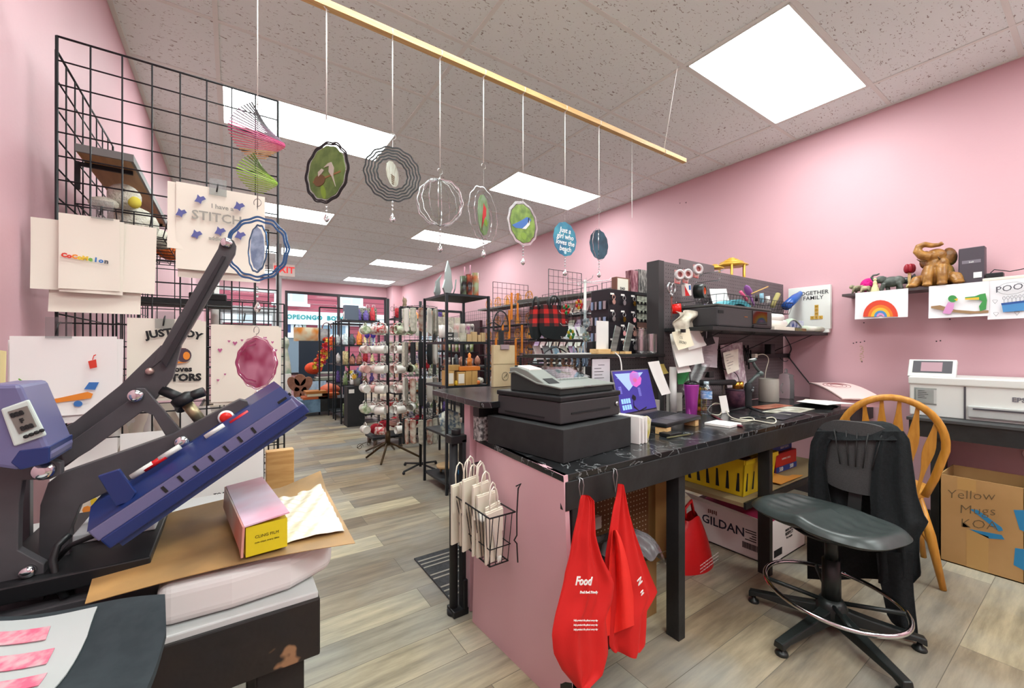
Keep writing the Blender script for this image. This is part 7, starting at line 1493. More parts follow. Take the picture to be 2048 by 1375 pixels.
# ================================================================ bow-back wooden chair
o = P(1764, 1130, z=0); dirv = Vector((o.x, o.y, 0)).normalized(); dist = 2.33 / dirv.dot(Vector((_s, _c, 0)))
cc = dirv * dist; rz_ = math.atan2(-dirv.x, dirv.y)
t = T('windsor_chair', 'honey coloured bow-back wooden chair behind the stool', 'chair', (cc.x, cc.y, 0), rz=rz_ + .12); HON = mat('honey_oak', 'c98e38', .35, noise='b97d2c', ns=5, stretch=(12, 12, 1.5))
b = B(); hp = []
for i in range(25):
 a = PI * (-.12 + 1.24 * i / 24); r_ = .205
 z = .72 + .235 * math.sin(a) if 0 < a < PI else .72 + .245 * math.sin(a) * 1.2; x = -r_ * math.cos(a)
 hp.append((x, -.20 - (z - .45) * .16, z))
hp = [(-.14, -.19, .455)] + [(-.172, -.205, .55)] + hp[2:-2] + [(.172, -.205, .55), (.14, -.19, .455)]
b.tube(hp, .017, 12); b.build('bow', HON, t)
for i in range(6):
 f = (i - 2.5) / 2.5; xb, xt = .11 * f, .170 * f; zt_ = .72 + .235 * math.sqrt(max(0, 1 - (xt / .205) ** 2)) - .01
 b = B(); N_ = 12; vs = []; fs = []
 for k in range(N_ + 1):
  q = k / N_; z = .455 + (zt_ - .455) * q; x = xb + (xt - xb) * q; w = .006 + .017 * math.exp(-((q - .62) / .22) ** 2); y = -.19 - (z - .45) * .16
  for (sx_2, sy_2) in ((-w, -.005), (w, -.005), (w, .005), (-w, .005)): vs.append((x + sx_2, y + sy_2, z))
 for k in range(N_):
  for j in range(4): j2 = (j + 1) % 4; fs.append((k * 4 + j, k * 4 + j2, (k + 1) * 4 + j2, (k + 1) * 4 + j))
 b.add(vs, fs); b.build('back_slat', HON, t)
b = B(); b.prism([(.19 * math.cos(a) * (1 if math.sin(a) < 0 else 1.06), .21 * math.sin(a)) for a in [2 * PI * i / 28 for i in range(28)]], .425, .46); b.build('seat', HON, t, bevel=.008)
for (sx_2, sy_2) in ((-1, -1), (1, -1), (1, 1), (-1, 1)): b = B(); b.tube([(.13 * sx_2, .13 * sy_2, .43), (.165 * sx_2, .165 * sy_2, .25), (.205 * sx_2, .20 * sy_2, .002)], [.014, .021, .013], 12); b.build('leg', HON, t)
b = B(); b.tube([(-.17, -.16, .2), (-.17, .16, .2)], .011, 8); b.build('stretcher', HON, t); b = B(); b.tube([(.17, -.16, .2), (.17, .16, .2)], .011, 8); b.build('stretcher', HON, t); b = B(); b.tube([(-.17, 0, .2), (.17, 0, .2)], .011, 8); b.build('stretcher', HON, t)
# ================================================================ the shop floor towards the street
ORD = ['first', 'second', 'third', 'fourth', 'fifth', 'sixth', 'seventh', 'eighth', 'ninth', 'tenth', 'eleventh', 'twelfth', 'thirteenth', 'fourteenth']
def rack(name, lab, x0, x1, y0, y1, zs, top, w=.02, m=BLKM2, board=True):
 t = T(name, lab, 'shelf', ((x0 + x1) / 2, (y0 + y1) / 2, 0));
 for (x, y) in ((x0, y0), (x1, y0), (x0, y1), (x1, y1)): b = B(); b.box((x - w / 2, y - w / 2, 0), (x + w / 2, y + w / 2, top)); b.build('post', m, t, world=1)
 for z in zs: b = B(); b.box((x0, y0, z - .018), (x1, y1, z)); b.build('shelf_board', m, t, world=1)
 return t
RACKM = mat('gunmetal_rack', '2a2e33', .4, metal=.4)
R0, R1, Q0, Q1 = 1.46, 1.86, 3.10, 3.57; RZ = [.09, .49, .895, 1.265, 1.665]
rack('metal_rack', 'black open metal shelf rack standing beyond the raised counter', R0, R1, Q0, Q1, RZ, 1.665, m=RACKM)
def pot(name, lab, cat, x, y, z, prof, m, n=18, group=None, sy=1, m2=None, lidprof=None):
 t = T(name, lab, cat, (x, y, z + .001), group=group); b = B(); b.lathe(prof, n, sy=sy); b.build('body', m, t)
 if lidprof: b = B(); b.lathe(lidprof, n, sy=sy); b.build('lid', m2 or m, t)
 return t
VM = mat('galvanised', '8d9694', .3, metal=.7)
def flame(lab, x, y, z, h, w, lean):
 b = B(); pts = [(-w * .35, 0), (-w * .62, h * .18), (-w * .38, h * .42), (-w * .30, h * .66), (lean, h), (w * .42, h * .70), (w * .5, h * .42), (w * .62, h * .2), (w * .3, 0)]
 b.prism(pts, -.012, .012, frame3((x, y, z + .001), (1, 0, 0), (0, 0, 1))); one('metal_flame', lab, 'ornament', b, VM, bevel=.004)
flame('tall grey flame shaped metal ornament on the rack top', 1.515, 3.20, 1.665, .29, .075, .0)
flame('shorter leaning grey metal ornament at the left of the rack top', 1.500, 3.38, 1.665, .20, .05, .04)
b = B(); b.tube([(1.565, 3.2, 1.667), (1.585, 3.2, 1.72), (1.595, 3.2, 1.80)], .006, 8); one('metal_flame', 'thin curved metal prong right of the tall flame ornament', 'ornament', b, VM)
for i, (x, h, c1, c2) in enumerate([(1.655, .165, '2a2326', '6d7d62'), (1.71, .185, '35282e', 'b3563c'), (1.775, .205, '9ba880', 'c8643e')]):
 t = pot('skinny_tumbler', ['dark patterned skinny tumbler with a pink straw on the rack top', 'second skinny tumbler, dark and orange, on the rack top', 'pale green and orange skinny tumbler, right one on the rack top'][i], 'tumbler', x, 3.18, 1.665, [(.024, 0), (.028, .01), (.03, h)], mat('tumbler_' + c1, c1, .25, noise=c2, ns=14), group='tumblers on the rack top')
 if i < 2: b = B(); b.tube([(0.012, 0, h), (.012, 0, h + .085)], .005, 8); b.build('straw', mat('pink_straw', 'e3a3b8', .4), t)
def boxy(name, lab, cat, x, y, z, w, d, h, m, rz=0, bevel=.002, group=None, face=None):
 t = T(name, lab, cat, (x, y, z + .001), rz=rz, group=group); b = B(); b.box((-w / 2, -d / 2, 0), (w / 2, d / 2, h)); b.build('body', m, t, bevel=bevel)
 if face: b = B(); b.box((-w * .36, -d / 2 - .001, h * .15), (w * .36, -d / 2, h * .85)); b.build('label', face, t)
 return t
LW_ = mat('raw_pale_wood', 'c3a679', .6); SGN = mat('sign_dark', '2a2a2a', .6)
def mug(lab, loc, rot, m, group, inner=None, s=1.0):
 t = T('mug', lab, 'mug', loc, group=group); t.rotation_euler = rot
 b = B(); b.lathe([(.036 * s, 0), (.040 * s, .004), (.041 * s, .095 * s), (.038 * s, .095 * s), (.036 * s, .01)], 18, cap=False); b.lathe([(.0, .002), (.038 * s, .002)], 18, cap=False); b.build('body', m, t)
 b = B(); b.tube([(.04 * s, 0, .078 * s), (.062 * s, 0, .075 * s), (.069 * s, 0, .05 * s), (.060 * s, 0, .024 * s), (.04 * s, 0, .018 * s)], .0055 * s, 7); b.build('handle', m, t)
 if inner: b = B(); b.lathe([(.0375 * s, .093 * s), (.035 * s, .01)], 18, cap=False); b.build('inside', inner, t)
 return t
mug('cream mug standing on the second shelf of the black rack', (1.53, 3.30, 1.30), (0, 0, 0), CERAM, None, s=1.15)
for i, (x, s_) in enumerate(((1.50, 'MOM'), (1.555, 'MUG'))):
 t = boxy('block_sign', ['black and white block sign reading mom, on the rack', 'grey block sign beside the mom sign'][i], 'sign', x, 3.13, 1.265, .075 if not i else .04, .02, .075, SGN if not i else mat('sign_grey', '8f8e88', .6)); text(s_, .028, frame3((0, -.0105, .022), (1, 0, 0), (0, 0, 1)), PAPER, t, world=False, bold=.001)
 if not i: text('BEST', .02, frame3((0, -.0105, .052), (1, 0, 0), (0, 0, 1)), PAPER, t, world=False, bold=.0005)
for i, (x, w, h) in enumerate(((1.625, .06, .075), (1.685, .045, .065), (1.735, .05, .085), (1.785, .03, .06), (1.825, .04, .08))): boxy('wood_block', 'raw pale wood block sign on the second rack shelf, %s from the left' % ORD[i], 'block', x, 3.14, 1.265, w, .035, h, LW_ if i else mat('cream_block', 'c4c0ae', .7, noise='a9a590', ns=30), group='pale wood blocks on the rack')
for i, (x, c1) in enumerate(((1.66, 'd9a9a0'), (1.72, 'cfc6b8'), (1.77, 'b05f8d'), (1.81, '3a2f38'))): pot('skinny_tumbler', 'printed tumbler standing behind the wood blocks, %s from the left' % ORD[i], 'tumbler', x, 3.32, 1.265, [(.022, 0), (.026, .15), (.02, .165)], mat('tmb_' + c1, c1, .3, noise='e0dcd2', ns=22), group='tumblers behind the wood blocks')
WB = mat('pine_box', 'c09a5e', .5, noise='b38c50', ns=8); OB = mat('orange_box_lid', 'd67a2a', .5)
for i, (x, w, h) in enumerate(((1.505, .06, .125), (1.60, .075, .115), (1.67, .06, .12), (1.73, .055, .12))):
 boxy('wood_box', 'natural wood box with white sticker on the middle rack shelf, %s from the left' % ORD[i], 'box', x, 3.17, .895, w, .12, h, WB, group='wood boxes on the middle rack shelf', face=PAPER2 if i < 2 else None)
boxy('wood_box', 'light wood box stacked on the leftmost wood boxes', 'box', 1.545, 3.17, 1.022, .10, .10, .045, WB); boxy('wood_tray', 'flat orange wooden tray laid across the wood boxes', 'tray', 1.68, 3.17, 1.018, .20, .13, .035, OB)
t = pot('ceramic_pumpkin', 'small speckled white ceramic pumpkin on the rack', 'ornament', 1.80, 3.15, .895, [(.01, 0), (.03, .01), (.036, .03), (.03, .05), (.008, .058)], mat('speckled_white', 'd9d6c8', .4, noise='8c8c80', ns=60)); pot('ceramic_pumpkin', 'small orange pumpkin beside the speckled white one', 'ornament', 1.765, 3.13, .895, [(.012, 0), (.024, .005), (.024, .03), (.01, .036)], mat('pumpkin_orange', 'd4702a', .5)); pot('yellow_vase', 'tiny yellow ornament between the wood boxes', 'ornament', 1.555, 3.12, .895, [(.01, 0), (.016, .015), (.012, .035), (.004, .045)], mat('bright_yellow', 'd9b02e', .5))
# mosaic glass & wood stands on the fourth shelf
t = T('mosaic_panel', 'glittering mosaic panel leaning on the fourth rack shelf', 'ornament', (1.60, 3.3, .491)); b = B(); b.surf(lambda u, v: (-.10 + .20 * u, .05 * v, .18 * v * (1 - .5 * abs(u - .5))), 10, 8, th=(0, .006, 0)); b.build('panel', mat('mosaic', '5d6a78', .2, noise='c2bfae', ns=34, metal=.4), t)
t = T('display_board', 'beige wooden board on two black easel clips on the rack', 'board', (1.78, 3.2, .491)); b = B(); b.add([(-.05, -.01, .01), (.06, -.01, .01), (.05, .06, .15), (-.07, .06, .15), (-.05, 0, .01), (.06, 0, .01), (.05, .07, .15), (-.07, .07, .15)], [(0, 1, 2, 3), (4, 7, 6, 5), (0, 4, 5, 1), (1, 5, 6, 2), (2, 6, 7, 3), (3, 7, 4, 0)]); b.build('board', LW_, t)
for s_ in (-.045, .05): b = B(); b.prism([(-.02, 0), (.02, 0), (.004, .03), (-.004, .03)], -.006, .006, frame3((s_, -.012, 0), (1, 0, 0), (0, 0, 1))); b.build('easel_clip', BLKP, t)
t = T('tiered_tin', 'bright blue tiered cake tin on the bottom rack shelf', 'tin', (1.75, 3.26, .091)); bt = mat('enamel_blue', '2c86c0', .25)
for k, (r_, z_) in enumerate(((.095, 0), (.085, .045), (.06, .085))): b = B(); b.lathe([(r_, z_), (r_ * 1.06, z_ + .01), (r_ * 1.06, z_ + .028), (r_ * .9, z_ + .04)], 24); b.build('tier', bt, t)
b = B(); b.cyl((0, 0, .12), (0, 0, .165), .008, n=10); b.ball((0, 0, .17), .018, 10, sc=(1.2, 1.2, .6)); b.build('knob', bt, t)
t = T('wooden_stand', 'small round light wood cake stand on the bottom rack shelf', 'stand', (1.60, 3.40, .091)); b = B(); b.lathe([(.085, .05), (.09, .055), (.09, .07), (.085, .075)], 24); b.build('top', LW_, t)
for a in range(3): b = B(); b.cyl((.06 * math.cos(a * 2.1), .06 * math.sin(a * 2.1), 0), (.06 * math.cos(a * 2.1), .06 * math.sin(a * 2.1), .05), .011, n=10); b.build('leg', LW_, t)
# ---- mug tree
MX, MY = 1.43, 4.55
BRZ = mat('bronze_metal', '4d3d28', .4, metal=.6)
t = T('mug_tree', 'tall bronze revolving mug stand with scrolled feet', 'display stand', (MX, MY, 0))
b = B(); b.cyl((0, 0, .2), (0, 0, 1.76), .017, n=12); b.build('pole', BLKM, t)
b = B(); b.cyl((0, 0, .14), (0, 0, .30), .028, n=14); b.build('socket', BRZ, t)
legs = [(1.215, 4.63), (1.275, 4.28), (1.72, 4.30), (1.60, 4.85), (1.30, 4.95)]
for (x, y) in legs: b = B(); b.tube([(0, 0, .17), ((x - MX) * .25, (y - MY) * .25, .14), (x - MX, y - MY, .012)], [.015, .013, .011], 8); b.build('leg', BRZ, t)
b = B()
for sgn in (-1, 1):
 for q, (cx_, cz_, r_) in enumerate(((.30, .16, .035), (.20, .18, .03), (.14, .10, .028))): b.tube([(sgn * cx_ + r_ * (1 - .04 * i) * math.cos(i * .5), 0, cz_ + r_ * (1 - .04 * i) * math.sin(i * .5)) for i in range(18)], .003, 5)
 b.tube([(sgn * .03, 0, .22), (sgn * .10, 0, .20), (sgn * .18, 0, .21), (sgn * .27, 0, .19), (sgn * .33, 0, .15)], .003, 5)
b.build('scroll_work', BRZ, t)
tiers = [(1.48, 'top'), (1.27, 'second'), (1.06, 'third'), (.85, 'fourth'), (.63, 'fifth'), (.42, 'lowest')]
for z, _n in tiers:
 b = B()
 for k in range(8): a = k * PI / 4 + .2; b.tube([(0, 0, z), (.30 * math.cos(a), .30 * math.sin(a), z), (.312 * math.cos(a), .312 * math.sin(a), z + .012)], .0028, 5)
 b.build('arm_tier', BLKM, t)
rnd = random.Random(12)
MC = [CERAM, mat('mug_floral', 'dcd9ce', .25, noise='c9a3a0', ns=26), mat('mug_green_print', 'd5dac4', .25, noise='8fa57c', ns=22), mat('mug_red_dots', 'e0d8d0', .25, noise='b8353a', ns=32), CERAM, CERAM, mat('mug_pink_rose', 'ddb9b0', .3, noise='c98f8a', ns=10)]
dirs = ['at the right', 'back right', 'at the back', 'back left', 'at the left', 'front left', 'facing the counter', 'front right']
for ti, (z, tn) in enumerate(tiers):
 for k in range(8):
  a = k * PI / 4 + .2
  for q in range(1 if k in (1, 2, 3) else 2):
   if ti == 5 and (k in (2, 3) or q == 1): continue
   r_ = .265 - q * .105
   ca, sa = math.cos(a), math.sin(a)
   # handle hooked over the arm, mouth turned to the side
   m_ = MC[rnd.randrange(len(MC))]; loc = (MX + r_ * ca - .0 * sa, MY + r_ * sa, z - .072)
   e = Euler((0, -PI / 2, a + PI / 2 + (.25 if q else -.1)), 'XYZ')
   tm = mug('mug hung on the mug stand, %s tier, %s, %s one' % (tn, dirs[k], 'outer' if q == 0 else 'inner'), loc, e, m_, 'mugs on the revolving stand', inner=(mat('mug_inside_black', '14201c', .3) if (ti == 2 and k == 7) else None), s=1.05)
   off = Euler((0, -PI / 2, a + PI / 2), 'XYZ').to_matrix() @ Vector((0, 0, .048)); tm.location = Vector(loc) - off + Vector((0, 0, 0))
# ---- sock racks
def sock(lab, x, y, z, L_, m, rz, group):
 t = T('sock_pair', lab, 'socks', (x, y, z), rz=rz, group=group); b = B()
 b.prism([(-.028, 0), (.030, .0), (.033, -L_ * .55), (.028, -L_ * .8), (.036, -L_ * .98), (.01, -L_ * 1.04), (-.022, -L_ * .96), (-.030, -L_ * .6)], -.010, .010, frame3((0, 0, 0), (1, 0, 0), (0, 0, 1))); b.build('sock', m, t, bevel=.006)
 b = B(); b.tube([(0, 0, -.005), (0, 0, .018), (.006, 0, .026)], .0022, 5); b.build('hook', CHROME, t); return t
SCK = [mat('sock_cream', 'c9c7b8', .9, noise='a9a898', ns=30), mat('sock_white', 'd6d4ca', .9), mat('sock_grey', '8b8a80', .9, noise='74736a', ns=24), mat('sock_black', '24282a', .9), mat('sock_print', 'c2bfb0', .9, noise='9b6a5a', ns=20)]
KX, KY = 1.56, 3.92
t = T('sock_stand', 'black wire stand hung with socks between mug tree and metal rack', 'display stand', (KX, KY, 0)); b = B(); b.cyl((0, 0, .03), (0, 0, 1.68), .014, n=10)
b.build('pole', BLKM, t)
for a in range(4): b = B(); b.tube([(0, 0, .06), (.22 * math.cos(a * PI / 2 + .4), .22 * math.sin(a * PI / 2 + .4), .03)], .010, 8); b.ball((.22 * math.cos(a * PI / 2 + .4), .22 * math.sin(a * PI / 2 + .4), .016), .015, 10); b.build('foot', BLKM, t)
b = B()
stt = [(1.60, 'top', .26), (1.27, 'second', .24), (.92, 'third', .25), (.52, 'lowest', .24)]
for z, _n, _l in stt:
 b.tube([(.16 * math.cos(a), .16 * math.sin(a), z + .02) for a in [i * PI / 12 for i in range(24)]], .003, 5, closed=True)
 for a in range(4): b.tube([(0, 0, z + .02), (.16 * math.cos(a * PI / 2), .16 * math.sin(a * PI / 2), z + .02)], .003, 5)
b.build('hanging_ring', BLKM, t)
rnd = random.Random(31)
for ti, (z, tn, L_) in enumerate(stt):
 for k in range(9):
  a = PI * .75 + k * PI / 6.2; sock('sock pair on the sock stand, %s ring, %s from the left' % (tn, ORD[k]), KX + .16 * math.cos(a), KY + .16 * math.sin(a), z, L_ * rnd.uniform(.85, 1.05), SCK[rnd.randrange(5)], a + PI / 2 + rnd.uniform(-.4, .4), 'socks on the wire stand')
# black garment frames behind
for i, (x, y, w) in enumerate(((1.95, 5.0, .45), (2.45, 5.15, .4))):
 t = T('poster_frame', ['black metal frame rack with small hangings behind the sock stand', 'second black metal frame rack further right'][i], 'rack', (x, y, 0)); b = B(); b.bar((-w / 2, 0, 0), (-w / 2, 0, 1.72), .03); b.bar((w / 2, 0, 0), (w / 2, 0, 1.72), .03); b.bar((-w / 2, 0, 1.72), (w / 2, 0, 1.72), .03); b.bar((-w / 2, 0, .3), (w / 2, 0, .3), .02); b.build('frame', BLKM2, t)
 rnd = random.Random(40 + i)
 for k in range(4):
  cx_ = x - w / 2 + .07 + k * (w - .14) / 3; b = B(); b.surf(lambda u, v: (cx_ - .04 + .08 * u, y - .02 - .01 * math.sin(u * 9), 1.64 - .22 * v), 6, 5, th=(0, .004, 0)); one('hanging_cloth', 'small printed cloth on the %s black frame rack, %s from the left' % (['first', 'second'][i], ORD[k]), 'cloth', b, mat('cloth_%d' % (rnd.randrange(4)), ['a59a90', '6f5c5e', 'c2b7a4', '7d8a92'][rnd.randrange(4)], .9, noise='d0c8b8', ns=22), group='printed cloths on the frame racks')
# ---- grid wall along the right wall with shelves
grid_thing('wire grid panel projecting from the right wall, left of the red plaid bags', (2.97, 4.83, 0), (1, 0, 0), .60, 2.13)
grid_thing('wire grid panel standing behind the red plaid bags', (3.03, 3.70, 0), (1, 0, 0), .52, 2.13)
for i, (y, L_, h) in enumerate(((2.5, 1.22, 2.05), (3.80, 1.15, 2.03), (4.98, 1.22, 2.0), (6.25, 1.22, 1.95), (7.5, 1.3, 1.9), (8.85, 1.2, 1.85))):
 grid_thing('wire grid panel mounted along the right wall, %s from the pegboard' % ORD[i], (3.93, y, 0), (0, 1, 0), L_, h, .0762, r=.0022)
t = T('wall_shelf', 'long grey shelf high on the right wall above the card racks', 'shelf', (3.8, 4.9, 1.9)); b = B(); b.box((3.62, 3.3, 1.885), (3.92, 6.4, 1.91)); b.build('board', mat('grey_shelf', '6b6866', .6), t, world=1)
b = B(); b.box((3.20, 3.5, 1.80), (3.55, 3.68, 1.82));
CARDM = [mat('card_' + c_, c_, .6, noise=d_, ns=16) for c_, d_ in (('d6d6d0', 'bfc4c2'), ('c9d2d4', 'a8b5ba'), ('d8cabc', 'b8987f'), ('b892bd', 'd6c8dc'), ('d9d9ce', 'c4c6ae'), ('7fb0c8', 'd8dfe0'), ('d2b4b4', 'dcd4d0'))]
rowz = [(1.66, 'top'), (1.43, 'second'), (1.20, 'third'), (.98, 'fourth'), (.74, 'lowest')]; rnd = random.Random(77)
for ri, (z, rn) in enumerate(rowz):
 b = B(); b.box((3.70, 3.75, z - .012), (3.90, 5.0, z)); b.box((3.695, 3.75, z - .012), (3.70, 5.0, z + .02)); one('card_ledge', 'black ledge of greeting cards on the right wall grid, %s one' % rn, 'shelf', b, BLKM2)
 for k in range(8):
  y = 3.84 + k * .148; cm = CARDM[rnd.randrange(7)]
  b = B(); b.add([(3.72, y - .055, z), (3.72, y + .055, z), (3.80, y + .055, z + .165), (3.80, y - .055, z + .165), (3.724, y - .055, z), (3.724, y + .055, z), (3.804, y + .055, z + .165), (3.804, y - .055, z + .165)], [(3, 2, 1, 0), (4, 5, 6, 7), (0, 1, 5, 4), (1, 2, 6, 5), (2, 3, 7, 6), (3, 0, 4, 7)])
  one('greeting_card', 'greeting card on the %s wall ledge, %s from the right' % (rn, ORD[k]), 'card', b, cm, group='greeting cards on the wall ledges')
# more cards on the perpendicular panel, facing the counter
for ri, (z, rn) in enumerate(((1.30, 'upper'), (1.07, 'middle'), (.84, 'lower'))):
 b = B(); b.box((2.72, 3.52, z - .012), (3.50, 3.68, z)); b.box((2.72, 3.515, z - .012), (3.50, 3.52, z + .02)); one('card_ledge', 'black ledge of sign plaques behind the counter, %s one' % rn, 'shelf', b, BLKM2)
 for k in range(6):
  x = 2.79 + k * .13; cm = CARDM[rnd.randrange(7)]; h = .17
  b = B(); b.add([(x - .05, 3.54, z), (x + .05, 3.54, z), (x + .05, 3.62, z + h), (x - .05, 3.62, z + h), (x - .05, 3.545, z), (x + .05, 3.545, z), (x + .05, 3.625, z + h), (x - .05, 3.625, z + h)], [(0, 1, 2, 3), (7, 6, 5, 4), (0, 4, 5, 1), (1, 5, 6, 2), (2, 6, 7, 3), (3, 7, 4, 0)])
  one('sign_plaque', 'small sign plaque on the %s ledge below the plaid bags, %s from the left' % (rn, ORD[k]), 'sign', b, cm if ri < 2 else [SGN, PAPER, mat('black_white_print', 'd0cfc8', .6, noise='1c1c1e', ns=40)][k % 3], group='sign plaques behind the counter')
# orange wooden craft pieces
def mandala(lab, x, y, z, r_, kind=0, face='x'):
 t = T('wooden_cutout', lab, 'wooden cutout', (x, y, z), rz=-PI / 2 if face == 'x' else 0, group='orange wooden cutouts'); b = B()
 b.tube([(r_ * math.cos(a), 0, r_ + r_ * math.sin(a)) for a in [i * PI / 14 for i in range(28)]], r_ * .07, 5, closed=True)
 if kind == 0:
  for k in range(6): a = k * PI / 3; b.tube([(r_ * .5 * math.cos(a) + r_ * .45 * math.cos(q), 0, r_ + r_ * .5 * math.sin(a) + r_ * .45 * math.sin(q)) for q in [i * PI / 7 for i in range(14)]], r_ * .05, 4, closed=True)
 elif kind == 1:
  for k in range(5): a = k * PI * .8; b.bar((r_ * math.cos(a), 0, r_ + r_ * math.sin(a)), (r_ * math.cos(a + PI * .8), 0, r_ + r_ * math.sin(a + PI * .8)), r_ * .1)
 else:
  b.prism([(-r_ * .5, r_ * .2), (r_ * .5, r_ * .2), (r_ * .6, r_), (0, r_ * 1.9), (-r_ * .6, r_)], -.004, .004, frame3((0, 0, 0), (1, 0, 0), (0, 0, 1)))
 b.build('cutout', mat('orange_wood_%d' % (kind % 2), ['d08a32', 'b9702a'][kind % 2], .5, noise='c07a28', ns=8), t); return t
k_ = 0
for (z, zn) in ((1.911, 'on the shelf top'), (1.60, 'on the upper grid row'), (1.36, 'on the second grid row'), (1.10, 'on the third grid row'), (.82, 'on the fourth grid row'), (.55, 'on the lowest grid row')):
 for k in range(5): y = 5.12 + k * .30; mandala('orange laser-cut wooden ornament %s, %s from the right' % (zn, ORD[k]), 3.80, y, z, .095 if z > 1.9 else .085, (k + k_) % 3)
 k_ += 1
 if z < 1.9: b = B(); b.box((3.72, 5.0, z - .014), (3.935, 6.6, z - .002)); one('craft_ledge', 'black wire ledge of orange wooden ornaments, the one ' + zn, 'shelf', b, BLKM2)
for k in range(5):
 b = B(); x = 3.0 + k * .11; b.bar((x, 4.80, .95 + .2 * (k % 3)), (x, 4.80, 1.35 + .2 * (k % 3)), .03, .01); one('wooden_strip', 'long orange wooden strip on the projecting grid panel, %s from the left' % ORD[k], 'wooden strip', b, ORWOOD, group='orange wooden strips')
for k in range(2): b = B(); p = P(1023 + 12 * k, 600, y=4.82); b.bar((p.x, 4.818, 1.62), (p.x, 4.818, 2.0), .03, .012); one('wooden_strip', ['tall orange wooden strip sticking up left of the plaid bags', 'second tall orange wooden strip sticking up'][k], 'wooden strip', b, ORWOOD)
# far right wall: blue packs and colourful bottles on dark panels
b = B(); b.box((3.86, 6.75, .2), (3.92, 8.3, 1.75)); one('slat_board', 'dark maroon display panel on the right wall beyond the wooden crafts', 'panel', b, mat('maroon_panel', '3c2026', .6))
rnd = random.Random(5); BC = ['d9d6cc', 'b6557f', '9db35a', '5e2d3a', 'c9cfd6', '7d9a52', '3f3a44', 'd49a9a']
for r in range(4):
 z = .55 + r * .30; b = B(); b.box((3.70, 6.8, z - .012), (3.86, 8.3, z)); one('display_ledge', 'dark ledge of bottles on the maroon panel, %s from the floor' % ORD[r], 'shelf', b, BLKM2)
 for k in range(9): c_ = BC[rnd.randrange(8)]; pot('slim_tumbler', 'colourful slim bottle on the %s ledge of the maroon panel, %s from the right' % (ORD[r], ORD[k]), 'bottle', 3.77, 6.9 + k * .155, z, [(.034, 0), (.038, .16), (.03, .18)], mat('btl_' + c_, c_, .3, noise='e0dcd2', ns=18), 12, group='bottles on the maroon panel')
for r in range(5):
 for k in range(6):
  y = 8.45 + k * .26; z = 1.62 - r * .30; b = B(); b.surf(lambda u, v: (3.915 - .02 * math.sin(u * 3), y - .09 + .18 * u, z - .24 * v), 4, 4, th=(.01, 0, 0)); one('hanging_pack', 'pale blue packet hanging on the far right wall, row %s down, %s from the right' % (ORD[r], ORD[k]), 'packet', b, mat('pack_%d' % ((r + k) % 3), ['a9c4d6', 'c9d6dc', '8fb0cc'][(r + k) % 3], .3, noise='dfe6ea', ns=12), group='pale blue packets on the far wall')
# ---- red plaid tote bags on a hanger arm
PLD = bpy.data.materials.new('red_buffalo_plaid'); PLD.use_nodes = True; nt = PLD.node_tree; bs_ = nt.nodes['Principled BSDF']; bs_.inputs['Roughness'].default_value = .85
tc = nt.nodes.new('ShaderNodeTexCoord'); sp = nt.nodes.new('ShaderNodeSeparateXYZ'); nt.links.new(tc.outputs['Object'], sp.inputs[0])
def stripe(sock_):
 a = nt.nodes.new('ShaderNodeMath'); a.operation = 'PINGPONG'; a.inputs[1].default_value = .05; nt.links.new(sock_, a.inputs[0]); g = nt.nodes.new('ShaderNodeMath'); g.operation = 'GREATER_THAN'; g.inputs[1].default_value = .025; nt.links.new(a.outputs[0], g.inputs[0]); return g.outputs[0]
ad = nt.nodes.new('ShaderNodeMath'); ad.operation = 'ADD'; nt.links.new(stripe(sp.outputs['X']), ad.inputs[0]); nt.links.new(stripe(sp.outputs['Z']), ad.inputs[1])
dv = nt.nodes.new('ShaderNodeMath'); dv.operation = 'MULTIPLY'; dv.inputs[1].default_value = .5; nt.links.new(ad.outputs[0], dv.inputs[0]); rp = nt.nodes.new('ShaderNodeValToRGB'); rp.color_ramp.interpolation = 'CONSTANT'
e = rp.color_ramp.elements; e[0].position = 0; e[0].color = C('c9201c'); e[1].position = .8; e[1].color = C('1a1517'); q_ = e.new(.3); q_.color = C('6a1b1c'); nt.links.new(dv.outputs[0], rp.inputs[0]); nt.links.new(rp.outputs[0], bs_.inputs['Base Color'])
def tote(lab, x, y, ztop, w, h, rz, name='tote_bag'):
 t = T(name, lab, 'bag', (x, y, ztop - h), rz=rz, group='red plaid tote bags')
 def f(u, v, s): k = 1 + .08 * v; return ((u - .5) * w * k, s * .05 * math.sin(PI * u) * (.3 + v), h - h * .62 * v)
 b = B(); b.surf(lambda u, v: f(u, v, -1), 14, 10); b.surf(lambda u, v: f(1 - u, v, 1), 14, 10); b.build('plaid_cloth', PLD, t)
 def g(u, v, s): k = 1.08 - .22 * v * v; return ((u - .5) * w * k, s * .065 * math.sin(PI * u) * (1 - .5 * v), h * .38 - h * .38 * v * (.72 + .28 * math.sin(PI * u)))
 b = B(); b.surf(lambda u, v: g(u, v, -1), 14, 8); b.surf(lambda u, v: g(1 - u, v, 1), 14, 8); b.build('black_base', mat('black_canvas', '1d2426', .85), t)
 b = B()
 for s_ in (-.045, .045): b.tube([(-w * .22, s_ * .6, h - .03), (-w * .2, s_ * .4, h + .06), (-w * .06, 0, h + .10), (w * .06, 0, h + .10), (w * .2, s_ * .4, h + .06), (w * .22, s_ * .6, h - .03)], .009, 7)
 b.build('strap', mat('grey_strap', '3f4142', .6), t); return t
TY_ = 3.40; tc_ = P(1108, 642, y=TY_); zt_ = P(1108, 610, y=TY_).z
tote('red and black plaid tote bag with black base, front one behind the ledge', tc_.x, TY_, zt_, .32, .37, -.25)
tote('second red plaid tote bag tucked behind the left of the first', P(1074, 640, y=TY_ + .1).x, TY_ + .12, zt_ - .01, .14, .36, -.9)
